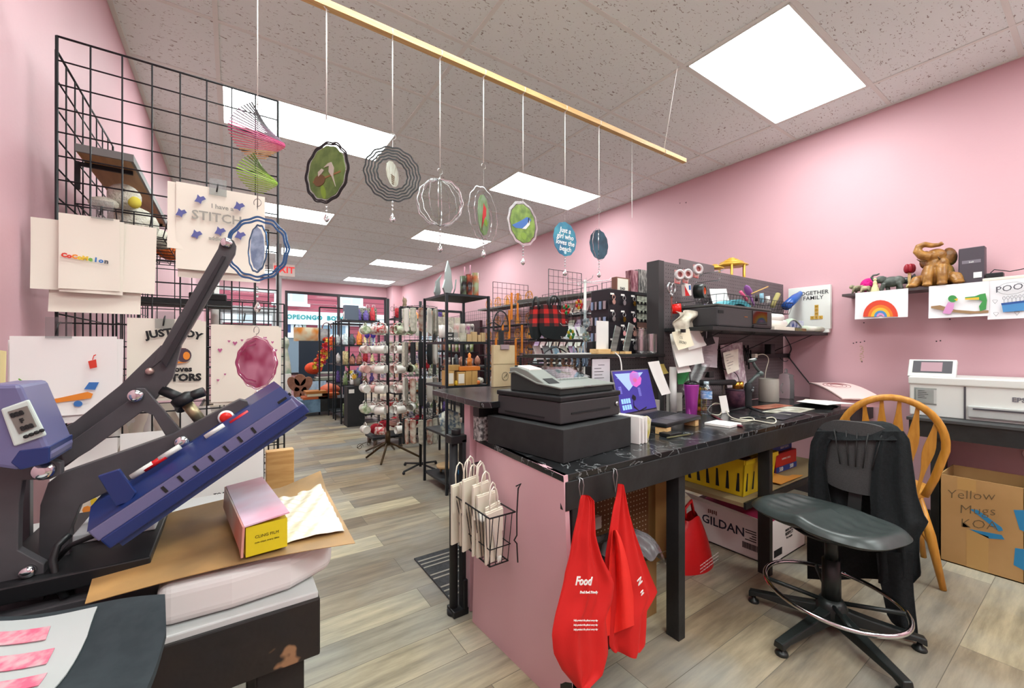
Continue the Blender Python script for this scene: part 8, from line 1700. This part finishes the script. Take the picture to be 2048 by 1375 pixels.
t = T('hanger_arm', 'grey horizontal arm with a black coat hook holding the plaid bags', 'rail', (tc_.x, 3.5, zt_ + .1)); b = B(); b.bar(P(1035, 603, y=3.75), P(1165, 588, y=3.4), .035, .03); b.build('arm', mat('arm_grey', '5b5956', .6), t, world=1)
for k in range(3): b = B(); p = P(1100 + k * 5, 600, y=3.41); b.tube([(p.x, 3.41, p.z - .06), (p.x + .01, 3.41, p.z), (p.x + .02, 3.42, p.z + .03)], .007, 6); b.build('coat_hook', BLKP, t, world=1)
# ---- suncatcher carousel
gx = P(1170, 640, y=2.50); SCX, SCY = gx.x, 2.50
t = T('suncatcher_carousel', 'clear acrylic carousel with silver wire arms behind the ledge', 'display stand', (SCX, SCY, 0)); b = B(); b.cyl((0, 0, 0), (0, 0, 1.78), .011, n=10); b.build('pole', WHITEP, t)
b = B(); b.lathe([(.18, 0), (.18, .012), (.02, .03)], 24); b.build('base', BLKM2, t)
for z in (1.76, 1.50, 1.40, 1.28):
 b = B()
 for k in range(6): a = k * PI / 3 + z * 3; b.tube([(0, 0, z), (.20 * math.cos(a), .20 * math.sin(a), z + .005), (.215 * math.cos(a), .215 * math.sin(a), z + .025)], .0022, 5)
 b.build('arm_tier', SIL, t)
b = B(); b.cbox((0, 0, 1.305), (.28, .28, .006)); b.build('acrylic_plate', ACRY, t)
b = B(); b.cbox((-.10, -.10, 1.42), (.10, .004, .19)); b.build('acrylic_panel', ACRY, t)
for i, (px, py, c1, c2) in enumerate([(1133, 618, 'c8312f', '2f8a43'), (1158, 608, 'c9302c', 'd9a53a'), (1142, 668, '4f9a5a', 'd6c23f'), (1173, 645, 'c6ccd0', '9aa6ad'), (1172, 672, 'b8d0c8', 'd6d0b8')]):
 p = P(px, py, y=2.33); t = T('suncatcher', ['red and green glass flower suncatcher on the left of the carousel', 'red, orange and green glass suncatcher in the middle', 'green and yellow faceted suncatcher ball, lowest left', 'clear round suncatcher on the carousel pole', 'pale suncatcher hanging lowest by the white tile'][i], 'suncatcher', p)
 for k in range(7): a = k * .9; b = B(); b.ball((.026 * math.cos(a), 0, .026 * math.sin(a)), .016, 8, sc=(1, .4, 1)); b.build('glass_petal', mat('glass_' + [c1, c2][k % 2], [c1, c2][k % 2], .1, trans=.5), t)
 zt2 = 1.5 - p.z if p.z < 1.38 else 1.76 - p.z; b = B(); b.tube([(0, 0, .03), (0, .0, zt2), (SCX - p.x, SCY - p.y, zt2)], .001, 4); b.build('thread', WIRE, t)
b = B(); b.box((gx.x - .34, 2.00, 0), (gx.x - .0, 2.15, 1.08)); one('plinth', 'dark plinth behind the ledge carrying blue glassware', 'plinth', b, BLKM2)
for i, (px, h) in enumerate(((1147, .14), (1152, .11), (1160, .13), (1166, .15), (1172, .10))):
 x = P(px, 700, y=2.08).x; pot('glass_bottle', 'pale blue glass bottle on the plinth behind the ledge, %s from the left' % ORD[i], 'bottle', x, 2.08, 1.08, [(.014, 0), (.016, h * .5), (.005, h * .75), (.005, h)], mat('pale_blue_glass', '9fb8d0', .08, trans=.6), 10, group='pale blue bottles on the plinth')
b = B(); p = P(1180, 700, y=1.8); b.box((p.x - .03, 1.75, UZ + .001), (p.x + .035, 1.80, UZ + .075)); one('black_box', 'small black box on the ledge left of the white tile', 'box', b, BLKP, bevel=.003)
b = B(); p = P(1155, 705, y=1.75); b.box((p.x - .11, 1.72, UZ + .0015), (p.x + .08, 1.80, UZ + .008)); one('white_tray', 'flat white tray lying on the ledge', 'tray', b, WHITEP)
# coat hanger with bow shape at the left of the ledge
b = B(); o = P(1115, 690, y=1.90)
b.tube([P(1112, 684, y=1.9), P(1112, 693, y=1.9), P(1100, 697, y=1.9), P(1090, 704, y=1.9), P(1087, 712, y=1.9), P(1090, 717, y=1.9)], .004, 6); b.tube([P(1112, 693, y=1.9), P(1124, 699, y=1.9), P(1135, 706, y=1.9)], .004, 6); one('wire_hanger', 'black wire hanger dangling behind the ledge', 'hanger', b, BLKP)
# beaded strands hanging below the ledge
t0 = None; rnd = random.Random(22); BDC = ['d9d2c6', 'e3a35c', 'b9c9a8', 'd99a7c', 'c98a92', 'e0c8a0', '9db0b0']
for k in range(20):
 px = 1088 + k * 3.9; x = P(px, 715, y=1.86).x; y = 1.85 + .02 * (k % 3); L_ = .16 + .05 * rnd.random(); b = B(); z = UZ - .022
 b.tube([(x, y, z), (x, y, z - L_)], .002, 4)
 for q in range(9): b.ball((x + rnd.uniform(-.004, .004), y - .004, z - .012 - q * (L_ - .02) / 9), .0095, 6)
 one('beaded_keychain', 'beaded pastel keychain strand hanging under the ledge, %s' % ('%s from the left' % ORD[k] if k < 14 else '%s from the right' % ORD[19 - k]), 'keychain', b, mat('bead_' + BDC[(k // 3) % 7], BDC[(k // 3) % 7], .4, noise='e8e2d6', ns=70), group='beaded strands under the ledge')
# patterned kraft bag with clip standing on the raised counter
t = T('kraft_bag', 'tall folded kraft bag with a metal clip and round rooster stamp on the raised counter', 'paper bag', (P(1006, 770, y=2.05).x, 2.05, HZ + .001)); a, c_ = P(985, 770, y=2.04), P(1028, 690, y=2.04)
b = B(); b.box((a.x, 2.03, HZ + .001), (c_.x, 2.055, c_.z)); b.build('bag', KRAFT, t, world=1, bevel=.002)
b = B(); b.box(((a.x + c_.x) / 2 - .03, 2.022, c_.z - .025), ((a.x + c_.x) / 2 + .03, 2.03, c_.z + .003)); b.build('clip', STEEL, t, world=1)
b = B(); cxx = (a.x + c_.x) / 2 + .005; czz = P(1006, 752, y=2.03).z; b.tube([(cxx + .022 * math.cos(q), 2.028, czz + .024 * math.sin(q)) for q in [i * PI / 12 for i in range(24)]], .001, 4, closed=True); b.tube([(cxx - .01, 2.028, czz - .01), (cxx + .002, 2.028, czz + .004), (cxx + .010, 2.028, czz + .014), (cxx + .012, 2.028, czz - .004)], .0012, 4); b.build('stamp', INK, t, world=1)
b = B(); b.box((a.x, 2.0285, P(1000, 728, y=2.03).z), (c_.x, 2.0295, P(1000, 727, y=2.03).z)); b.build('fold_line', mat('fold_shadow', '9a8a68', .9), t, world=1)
# black arched iron ornament left of the kraft bag
t = T('iron_bell_hook', 'black wrought iron arched plant ornament on a post beyond the raised counter', 'ornament', (P(1002, 690, y=2.6).x, 2.6, 0)); p = P(1002, 648, y=2.6); b = B(); b.tube([(.065 * math.cos(q), 0, p.z + .10 * math.sin(q)) for q in [i * PI / 14 for i in range(15)]], .005, 6); b.bar((-.065, 0, p.z - .05), (.065, 0, p.z - .05), .008); b.bar((-.065, 0, p.z - .05), (-.065, 0, p.z), .008); b.bar((.065, 0, p.z - .05), (.065, 0, p.z), .008)
b.tube([(-.12, 0, p.z), (-.06, 0, p.z + .01), (0, 0, p.z - .02), (.03, 0, p.z + .03)], .005, 5); b.build('arch', BLKM, t); b = B(); b.bar((0, 0, 0), (0, 0, p.z - .05), .03); b.build('post', BLKM, t)
# ---- black wire rack units further back
rack('metal_rack', 'slim dark metal rack behind the black bin', 1.45, 2.05, 7.0, 7.45, [.12, .62, .95, 1.27, 1.68], 1.69, m=RACKM)
rack('metal_rack', 'second slim dark metal rack next to the wire window stand', 1.45, 2.0, 7.62, 8.05, [.12, .62, .95, 1.27, 1.66], 1.67, m=RACKM)
rack('metal_rack', 'long dark rack of trinkets behind the mug tree', 2.12, 3.1, 6.4, 6.75, [.15, .5, .85, 1.18, 1.52, 1.70], 1.72, m=RACKM)
grid_thing('wire grid panel of trinkets standing behind the mug tree', (1.62, 5.6, 0), (1, 0, 0), .9, 1.60, .0762)
rnd = random.Random(60)
kinds = [('jar', 'jar'), ('figurine', 'figurine'), ('candle', 'candle'), ('ornament', 'ornament')]
PAL = [('d8d4c6', 'white'), ('8a5a48', 'brown'), ('c7702f', 'orange'), ('5b4a8a', 'purple'), ('6d7f57', 'green'), ('a62830', 'red'), ('3d4247', 'dark'), ('b9c6cc', 'pale blue'), ('cdb98a', 'tan')]
def trinket(lab, x, y, z, h, r_, col, kind, group):
 m = mat('tr_' + col, col, .45, noise='%02x%02x%02x' % tuple(min(255, int(int(col[i:i + 2], 16) * 1.25) + 10) for i in (0, 2, 4)), ns=30)
 prof = {0: [(r_ * .9, 0), (r_, h * .1), (r_, h * .7), (r_ * .55, h * .82), (r_ * .6, h)], 1: [(r_, 0), (r_ * .7, h * .3), (r_ * .9, h * .5), (r_ * .4, h * .68), (r_ * .55, h * .85), (r_ * .1, h)], 2: [(r_, 0), (r_, h * .9), (r_ * .9, h)], 3: [(r_ * .3, 0), (r_, h * .35), (r_ * .8, h * .7), (r_ * .1, h)]}[kind]
 return pot(kinds[kind][0], lab, kinds[kind][1], x, y, z, prof, m, 10, group=group)
def fill(x0, x1, y, zs, where, n, group, hmax=.2):
 for ri, z in enumerate(zs):
  for k in range(n):
   c_, cn = PAL[rnd.randrange(9)]; kd = rnd.randrange(4); x = x0 + (x1 - x0) * (k + .5) / n; h = hmax * rnd.uniform(.55, 1)
   trinket('%s %s on the %s, %s shelf up, %s from left' % (cn, kinds[kd][0], where, ORD[ri], ORD[k]), x, y + rnd.uniform(-.03, .03), z, h, min((x1 - x0) / n * .42, .05), c_, kd, group)
fill(1.48, 2.02, 7.1, [.12, .62, .95, 1.27, 1.68], 'slim rack behind the bin', 5, 'trinkets on the slim rack', .24)
fill(1.48, 1.98, 7.72, [.62, .95, 1.27], 'rear slim rack', 4, 'trinkets on the rear slim rack', .22)
fill(2.15, 3.07, 6.5, [.15, .5, .85, 1.18, 1.70], 'long trinket rack', 9, 'trinkets on the long rack', .20)
# hooks of small carded goods on the trinket grid
for r in range(7):
 for k in range(9):
  x = 1.68 + k * .097; z = 1.50 - r * .19; c_, cn = PAL[rnd.randrange(9)]; b = B(); b.box((x - .03, 5.53, z - .11), (x + .03, 5.56, z)); b.tube([(x, 5.6, z + .012), (x, 5.52, z + .012)], .0022, 5)
  one('carded_trinket', '%s carded trinket behind the mug tree, %s row, %s from the left' % (cn, ORD[r], ORD[k]), 'trinket', b, mat('cd_' + c_, c_, .5, noise='d8d6cc', ns=36), group='carded trinkets on the grid')
# red heart cushions and base trolley
t = T('trolley', 'black wheeled trolley base with red goods behind the mug tree', 'trolley', (1.75, 5.3, 0)); b = B(); b.box((1.42, 5.10, .09), (2.2, 5.45, .12)); b.build('deck', BLKM2, t, world=1)
for (x, y) in ((1.46, 5.14), (2.15, 5.14), (1.46, 5.41), (2.15, 5.41)): b = B(); b.tube([(x - .015, y, .045), (x + .015, y, .045)], .044, 14); b.build('wheel', mat('wheel_brown', '57483a', .5), t, world=1)
for k in range(6): b = B(); b.ball((1.50 + k * .12, 5.26 + .04 * (k % 2), .20 + .03 * (k % 3)), .075, 12, sc=(1, .8, .9)); one('red_plush', 'dark red plush piece on the wheeled trolley, %s from the left' % ORD[k], 'plush', b, mat('dark_red_plush', '9b1828', .9), group='red plush pieces on the trolley')
# bin, scroll wires on rack top
t = boxy('black_bin', 'tall black square bin with a white label in the aisle', 'bin', 1.60, 6.78, 0, .26, .24, .62, BLKM2); b = B(); b.box((-.11, -.122, .52), (-.03, -.12, .58)); b.build('label', PAPER, t)
for k in range(7):
 x = 2.16 + k * .15; b = B()
 for sgn in (-1, 1): b.tube([(x + sgn * (.03 + .028 * math.cos(i * .55)) * 1.0, 6.55, 1.72 + .14 + .03 * math.sin(i * .55) - .002 * i) for i in range(14)], .003, 4)
 b.tube([(x, 6.55, 1.722), (x, 6.55, 1.93)], .004, 5); b.tube([(x - .04, 6.55, 1.722), (x + .04, 6.55, 1.722)], .004, 5); one('scroll_stand', 'dark scrolled wire stand on the long rack top, %s from the left' % ORD[k], 'stand', b, BRZ, group='scrolled wire stands on the rack top')
t = T('carved_figure', 'tall carved cat-like wooden figure on the rack top', 'figurine', (2.36, 6.62, 1.701)); b = B(); b.lathe([(.05, 0), (.04, .1), (.045, .2), (.03, .26), (.04, .30), (.03, .34), (.005, .35)], 12, sy=.7); b.add([(-.03, 0, .33), (-.01, 0, .34), (-.028, 0, .38)], [(0, 1, 2)]); b.build('body', mat('driftwood', '6d5a48', .7, noise='8f7c66', ns=18), t)
t = T('gift_bag', 'blue grey box bag standing on the slim rack top', 'bag', (1.62, 7.1, 1.681)); b = B(); b.box((-.11, -.06, 0), (.11, .06, .24)); b.build('body', mat('slate_blue', '5d6878', .6), t)
for k in range(3): x = 1.82 + .10 * k; t = T('gift_bag', 'patterned black and white gift bag on the slim rack top, %s from the left' % ORD[k], 'bag', (x, 7.2, 1.681), group='patterned gift bags'); b = B(); b.box((-.045, -.03, 0), (.045, .03, .22)); b.build('bag', mat('bw_pattern', 'c9c8b8', .6, noise='3d4238', ns=38), t); b = B(); b.tube([(-.02, 0, .22), (-.02, 0, .28), (.02, 0, .28), (.02, 0, .22)], .005, 5); b.build('handle', PAPER, t)
# purple glasses in pairs
for k in range(2): t = pot('wine_glass', ['left purple stemmed glass on the slim rack', 'right purple stemmed glass on the slim rack'][k], 'glass', 1.86 + .10 * k, 7.02, 1.27, [(.03, 0), (.005, .01), (.005, .11), (.04, .14), (.045, .19), (.032, .24)], mat('purple_glass', '5340a0', .2), 12)
# daisy bouquet by the bin
t = T('flower_bunch', 'artificial bouquet with a big blue daisy and yellow flower above the black bin', 'flowers', (1.62, 6.7, .63)); b = B(); b.lathe([(.05, -.0), (.06, .12)], 12); b.build('pot', mat('grey_pot', '6b6b66', .6), t)
for (dx, dz, r_, cm) in ((.02, .25, .07, '7d86c0'), (-.06, .15, .055, 'e0a51f'), (-.10, .22, .035, 'd9c43a'), (.10, .18, .04, 'c9c9d6')):
 b = B()
 for a in range(12): q = a * PI / 6; b.prism([(0, 0), (r_ * .35, r_ * .12), (r_, 0), (r_ * .35, -r_ * .12)], -.002, .002, frame3((dx, -.06, dz), (math.cos(q), -.1, math.sin(q)), (-math.sin(q), 0, math.cos(q))))
 fl = b.build('flower_head', mat('petal_' + cm, cm, .6), t); b = B(); b.ball((dx, -.065, dz), r_ * .2, 8, sc=(1, .5, 1)); b.build('flower_centre', mat('flower_yellow', 'd9b838', .6), fl); b = B(); b.tube([(0, 0, .1), (dx, -.055, dz)], .004, 5); b.build('stem', mat('stem_green', '4d6b34', .6), fl)
b = B(); rnd2 = random.Random(3)
for k in range(26): a = rnd2.uniform(0, 6.3); c_ = Vector((rnd2.uniform(-.14, .12), rnd2.uniform(-.06, .04), rnd2.uniform(.08, .28))); b.add([c_, c_ + Vector((.03 * math.cos(a), -.01, .03 * math.sin(a))), c_ + Vector((.05 * math.cos(a + .4), 0, .05 * math.sin(a + .4))), c_ + Vector((.02 * math.cos(a + .9), .01, .02 * math.sin(a + .9)))], [(0, 1, 2, 3)])
b.build('leaves', mat('leaf_dark', '4a6a32', .6), t)
# ---- window display
def wb(px0, py0, px1, py1, y, d, m, name, lab, cat, **k):
 a, c_ = P(px0, py1, y=y), P(px1, py0, y=y); b = B(); b.box((a.x, y, max(0, a.z)), (c_.x, y + d, c_.z)); return one(name, lab, cat, b, m, **k)
NV = mat('navy_panel', '1e2c3c', .5); wb(598, 682, 690, 765, 10.6, .06, NV, 'display_board', 'navy blue display board standing before the shop window', 'board')
b = B();
for (px, py) in ((600, 765), (688, 765)): p = P(px, py, y=10.62); b.box((p.x - .03, 10.6, 0), (p.x + .03, 10.66, p.z))
one('board_stand', 'pair of legs carrying the navy display board', 'stand', b, NV)
t = T('window_table', 'low pale table in the window display', 'table', (P(620, 800, y=9.6).x, 9.9, 0)); a, c_ = P(600, 762, y=9.5), P(700, 762, y=9.5); b = B(); b.box((a.x, 9.4, a.z - .04), (c_.x, 10.4, a.z)); b.build('top', BLKWOOD, t, world=1)
for (x, y) in ((a.x + .05, 9.45), (c_.x - .05, 9.45), (a.x + .05, 10.3), (c_.x - .05, 10.3)): b = B(); b.box((x - .03, y - .03, 0), (x + .03, y + .03, a.z - .04)); b.build('leg', BLKWOOD, t, world=1)
zc = a.z
def pillow(lab, px, py, y, w, h, m, rest):
 p = P(px, py, y=y); b = B(); b.surf(lambda u, v: (p.x + (u - .5) * w, y - .07 * math.sin(PI * u) * math.sin(PI * v), rest + h * v), 12, 12); b.surf(lambda u, v: (p.x + (.5 - u) * w, y + .07 * math.sin(PI * u) * math.sin(PI * v), rest + h * v), 12, 12); return one('cushion', lab, 'cushion', b, m)
zb_ = P(640, 682, y=10.6).z
pillow('cushion printed with orange pumpkins on top of the navy board', 617, 680, 10.63, .62, .32, mat('pumpkin_print', 'cfc6a8', .8, noise='d08030', ns=5, nd=1), zb_)
pillow('grey floral cushion right of the pumpkin cushion', 646, 680, 10.63, .32, .30, mat('grey_floral', 'b3b3b0', .8, noise='7d7a80', ns=8), zb_)
b = B(); p = P(656, 690, y=10.4); b.tube([(p.x + .10 * math.cos(a), 10.55, zb_ + .30 + .14 * math.sin(a)) for a in [i * PI / 10 for i in range(11)]], .012, 6); one('basket_handle', 'reddish arched basket handle above the grey cushion', 'basket', b, mat('wicker_red', '8a4a44', .7))
# autumn leaves & pumpkins
LEAFC = ['d9622a', 'c8302f', 'e0a63c', 'c9b23a', 'b5305a']
t = T('autumn_garland', 'garland of orange, red and yellow artificial leaves cascading at the display table', 'garland', P(655, 720, y=9.4)); rnd3 = random.Random(9)
for ci in range(5):
 b = B()
 for k in range(26): f = rnd3.random(); px, py = 662 - 28 * f + rnd3.uniform(-8, 8), 682 + 52 * f + rnd3.uniform(-6, 6); c_ = P(px, py, y=9.35 + rnd3.uniform(-.12, .12)); a = rnd3.uniform(0, 6.3); R_ = .055; b.add([c_ + Vector((R_ * (1 if i % 2 == 0 else .55) * math.cos(a + i * PI / 5), .03 * math.sin(i), R_ * (1 if i % 2 == 0 else .55) * math.sin(a + i * PI / 5))) for i in range(10)], [tuple(range(10))])
 b.build('leaves', mat('leaf_' + LEAFC[ci], LEAFC[ci], .6), t, world=1)
def pumpkin(lab, p, r_, m):
 b = B(); b.surf(lambda u, v: (p.x + r_ * math.sin(PI * v) * math.cos(2 * PI * u) * (1 + .09 * abs(math.sin(8 * PI * u))), p.y + r_ * math.sin(PI * v) * math.sin(2 * PI * u) * (1 + .09 * abs(math.sin(8 * PI * u))), p.z + r_ * .8 - r_ * .8 * math.cos(PI * v)), 48, 12); t = T('pumpkin', lab, 'pumpkin', p); b.build('body', m, t, world=1); b = B(); b.tube([(p.x, p.y, p.z + r_ * 1.5), (p.x + .02, p.y, p.z + r_ * 1.9)], .018, 8); b.build('stem', mat('pumpkin_stem', '6d5a34', .7), t, world=1)
OPK = mat('pumpkin_fabric', 'd8481e', .7)
pumpkin('bright orange pumpkin on the window table by the leaf garland', P(627, 748, y=9.55), .16, OPK)
for i, (px, py, y_) in enumerate(((650, 692, 10.64), (664, 690, 10.64), (675, 690, 10.64))): p = P(px, py, y=y_); p.z = zb_; pumpkin('small red orange pumpkin on the navy board top, %s from the left' % ORD[i], p, .075, mat('pumpkin_red', 'c93a1c', .6))
# folded clothes, table cloths, wreath, books, chest
for k in range(4): a, c_ = P(632 + k * 2, 745 - 5 * k, y=9.3), P(672 + k, 740 - 5 * k, y=9.3); b = B(); b.box((a.x, 9.42, zc + .001 + .045 * k), (c_.x, 9.65, zc + .042 + .045 * k)); one('folded_shirt', 'folded shirt in the stack on the window table, %s from the bottom' % ORD[k], 'clothes', b, [mat('fold_green', '8a9487', .9), mat('fold_white', 'c9c9c0', .9), mat('fold_mauve', '8a7480', .9), mat('fold_grey', 'a9aca6', .9)][k], bevel=.015, group='folded shirts on the window table')
b = B(); p = P(640, 790, y=9.36); b.surf(lambda u, v: (p.x - .22 + .34 * u * (1 - .3 * v), 9.36 + .03 * math.sin(u * 16), zc - (zc - .05) * v), 24, 8, th=(0, .01, 0)); one('table_cloth', 'pale blue cloth hanging from the window table', 'cloth', b, mat('pale_blue_cloth', 'b3c6da', .8))
t = T('ribbon_bow', 'large brown ribbon bow wreath standing before the window display', 'bow', P(600, 800, y=8.9)); bm = mat('brown_ribbon', '9a6a54', .7, noise='7d5240', ns=10)
for (px, py, rx, rz2, a) in ((588, 768, .10, .16, .5), (612, 768, .10, .16, -.5), (600, 760, .11, .12, 0), (596, 790, .07, .18, .2), (606, 790, .07, .18, -.2)): p = P(px, py, y=8.9); b = B(); b.prism(ell(0, 0, rx, rz2, 16, a), -.02, .02, frame3(p, (1, 0, 0), (0, 0, 1))); b.build('loop', bm, t, world=1, bevel=.01)
b = B(); b.bar((P(600, 760, y=8.94).x, 8.94, 0), (P(600, 760, y=8.94).x, 8.94, P(600, 770, y=8.94).z), .03); b.build('stand', bm, t, world=1)
b = B(); a, c_ = P(566, 748, y=9.1), P(584, 800, y=9.1); b.box((a.x - .5, 9.2, 0), (c_.x, 9.6, a.z)); one('white_cabinet', 'white cabinet at the left of the window display', 'cabinet', b, WHITEP, bevel=.01)
t = T('sculpted_figure', 'pale figure with flowers standing on the white cabinet', 'figurine', P(572, 748, y=9.35)); p = P(570, 748, y=9.35); b = B(); b.lathe([(.12, 0), (.10, .2), (.07, .38), (.05, .5), (.08, .6), (.07, .7), (.01, .76)], 16, F((p.x, 9.35, p.z))); rem(b.build('body', mat('pastel_figure', 'c9c2b4', .6, noise='8fa08c', ns=6), t, world=1), .02, 2)
t = T('toy_chest', 'pale blue chest on castors holding books in the window display', 'chest', (1.05, 8.5, 0)); a, c_ = P(600, 830, y=8.1), P(640, 800, y=8.1)
b = B(); b.box((a.x, 8.1, .07), (a.x + .62, 8.7, .30)); b.build('body', mat('weathered_blue', '6f8fa8', .6, noise='4f6a80', ns=8), t, world=1); b = B(); b.box((a.x + .33, 8.095, .07), (a.x + .95, 8.69, .30)); b.build('front', BLKWOOD, t, world=1)
for (x, y) in ((a.x + .05, 8.15), (a.x + .88, 8.15), (a.x + .05, 8.6)): b = B(); b.tube([(x - .02, y, .035), (x + .02, y, .035)], .034, 12); b.build('castor', STEEL, t, world=1)
for k, (dx, dz, w, cm) in enumerate(((.05, 0, .42, 'b5592a'), (.30, 0, .32, '8a3f22'), (.12, .05, .36, 'd9c9a8'), (.10, .10, .34, 'a9692c'), (.36, .05, .3, 'c7622c'))): b = B(); b.box((a.x + dx, 8.12, .301 + dz), (a.x + dx + w, 8.45, .345 + dz)); one('book', 'thick book on the blue chest, %s' % ['bottom left', 'bottom right', 'cream one in the middle', 'topmost brown one', 'orange one at right'][k], 'book', b, mat('book_' + cm, cm, .6), bevel=.003, group='books on the chest')
b = B(); p = P(655, 800, y=8.4); b.ball((p.x + .05, 8.45, .44), .13, 16, sc=(1.4, 1, .8)); one('coral_bag', 'coral orange soft bag on the chest beside the books', 'bag', b, mat('coral_cloth', 'd9785a', .8, noise='c9603f', ns=6))
# wire window stand frame and back counter
t = T('garment_rail', 'thin black rectangular standing frame near the window', 'frame', P(645, 800, y=8.3)); a, c_ = P(639, 614, y=8.25), P(698, 614, y=8.25); b = B(); b.bar((a.x, 8.25, a.z), (c_.x, 8.25, a.z), .025); b.bar((a.x, 8.25, 0), (a.x, 8.25, a.z), .025); b.bar((c_.x, 8.25, 0), (c_.x, 8.25, a.z), .025); b.build('frame', BLKM2, t, world=1)
# second fixture for the right part of the aisle: low baskets of goods behind the counter panel
for i, (x, y) in enumerate(((2.25, 4.35), (2.75, 4.35))):
 t = rack('wire_display', ['left low black wire display behind the metal rack', 'right low black wire display behind the metal rack'][i], x - .2, x + .2, y - .2, y + .2, [.3, .7, 1.0], 1.1, m=BLKM2)
 fill(x - .18, x + .18, y - .1, [.3, .7, 1.0], ['left low wire display', 'right low wire display'][i], 4, 'goods on the low wire displays', .2)
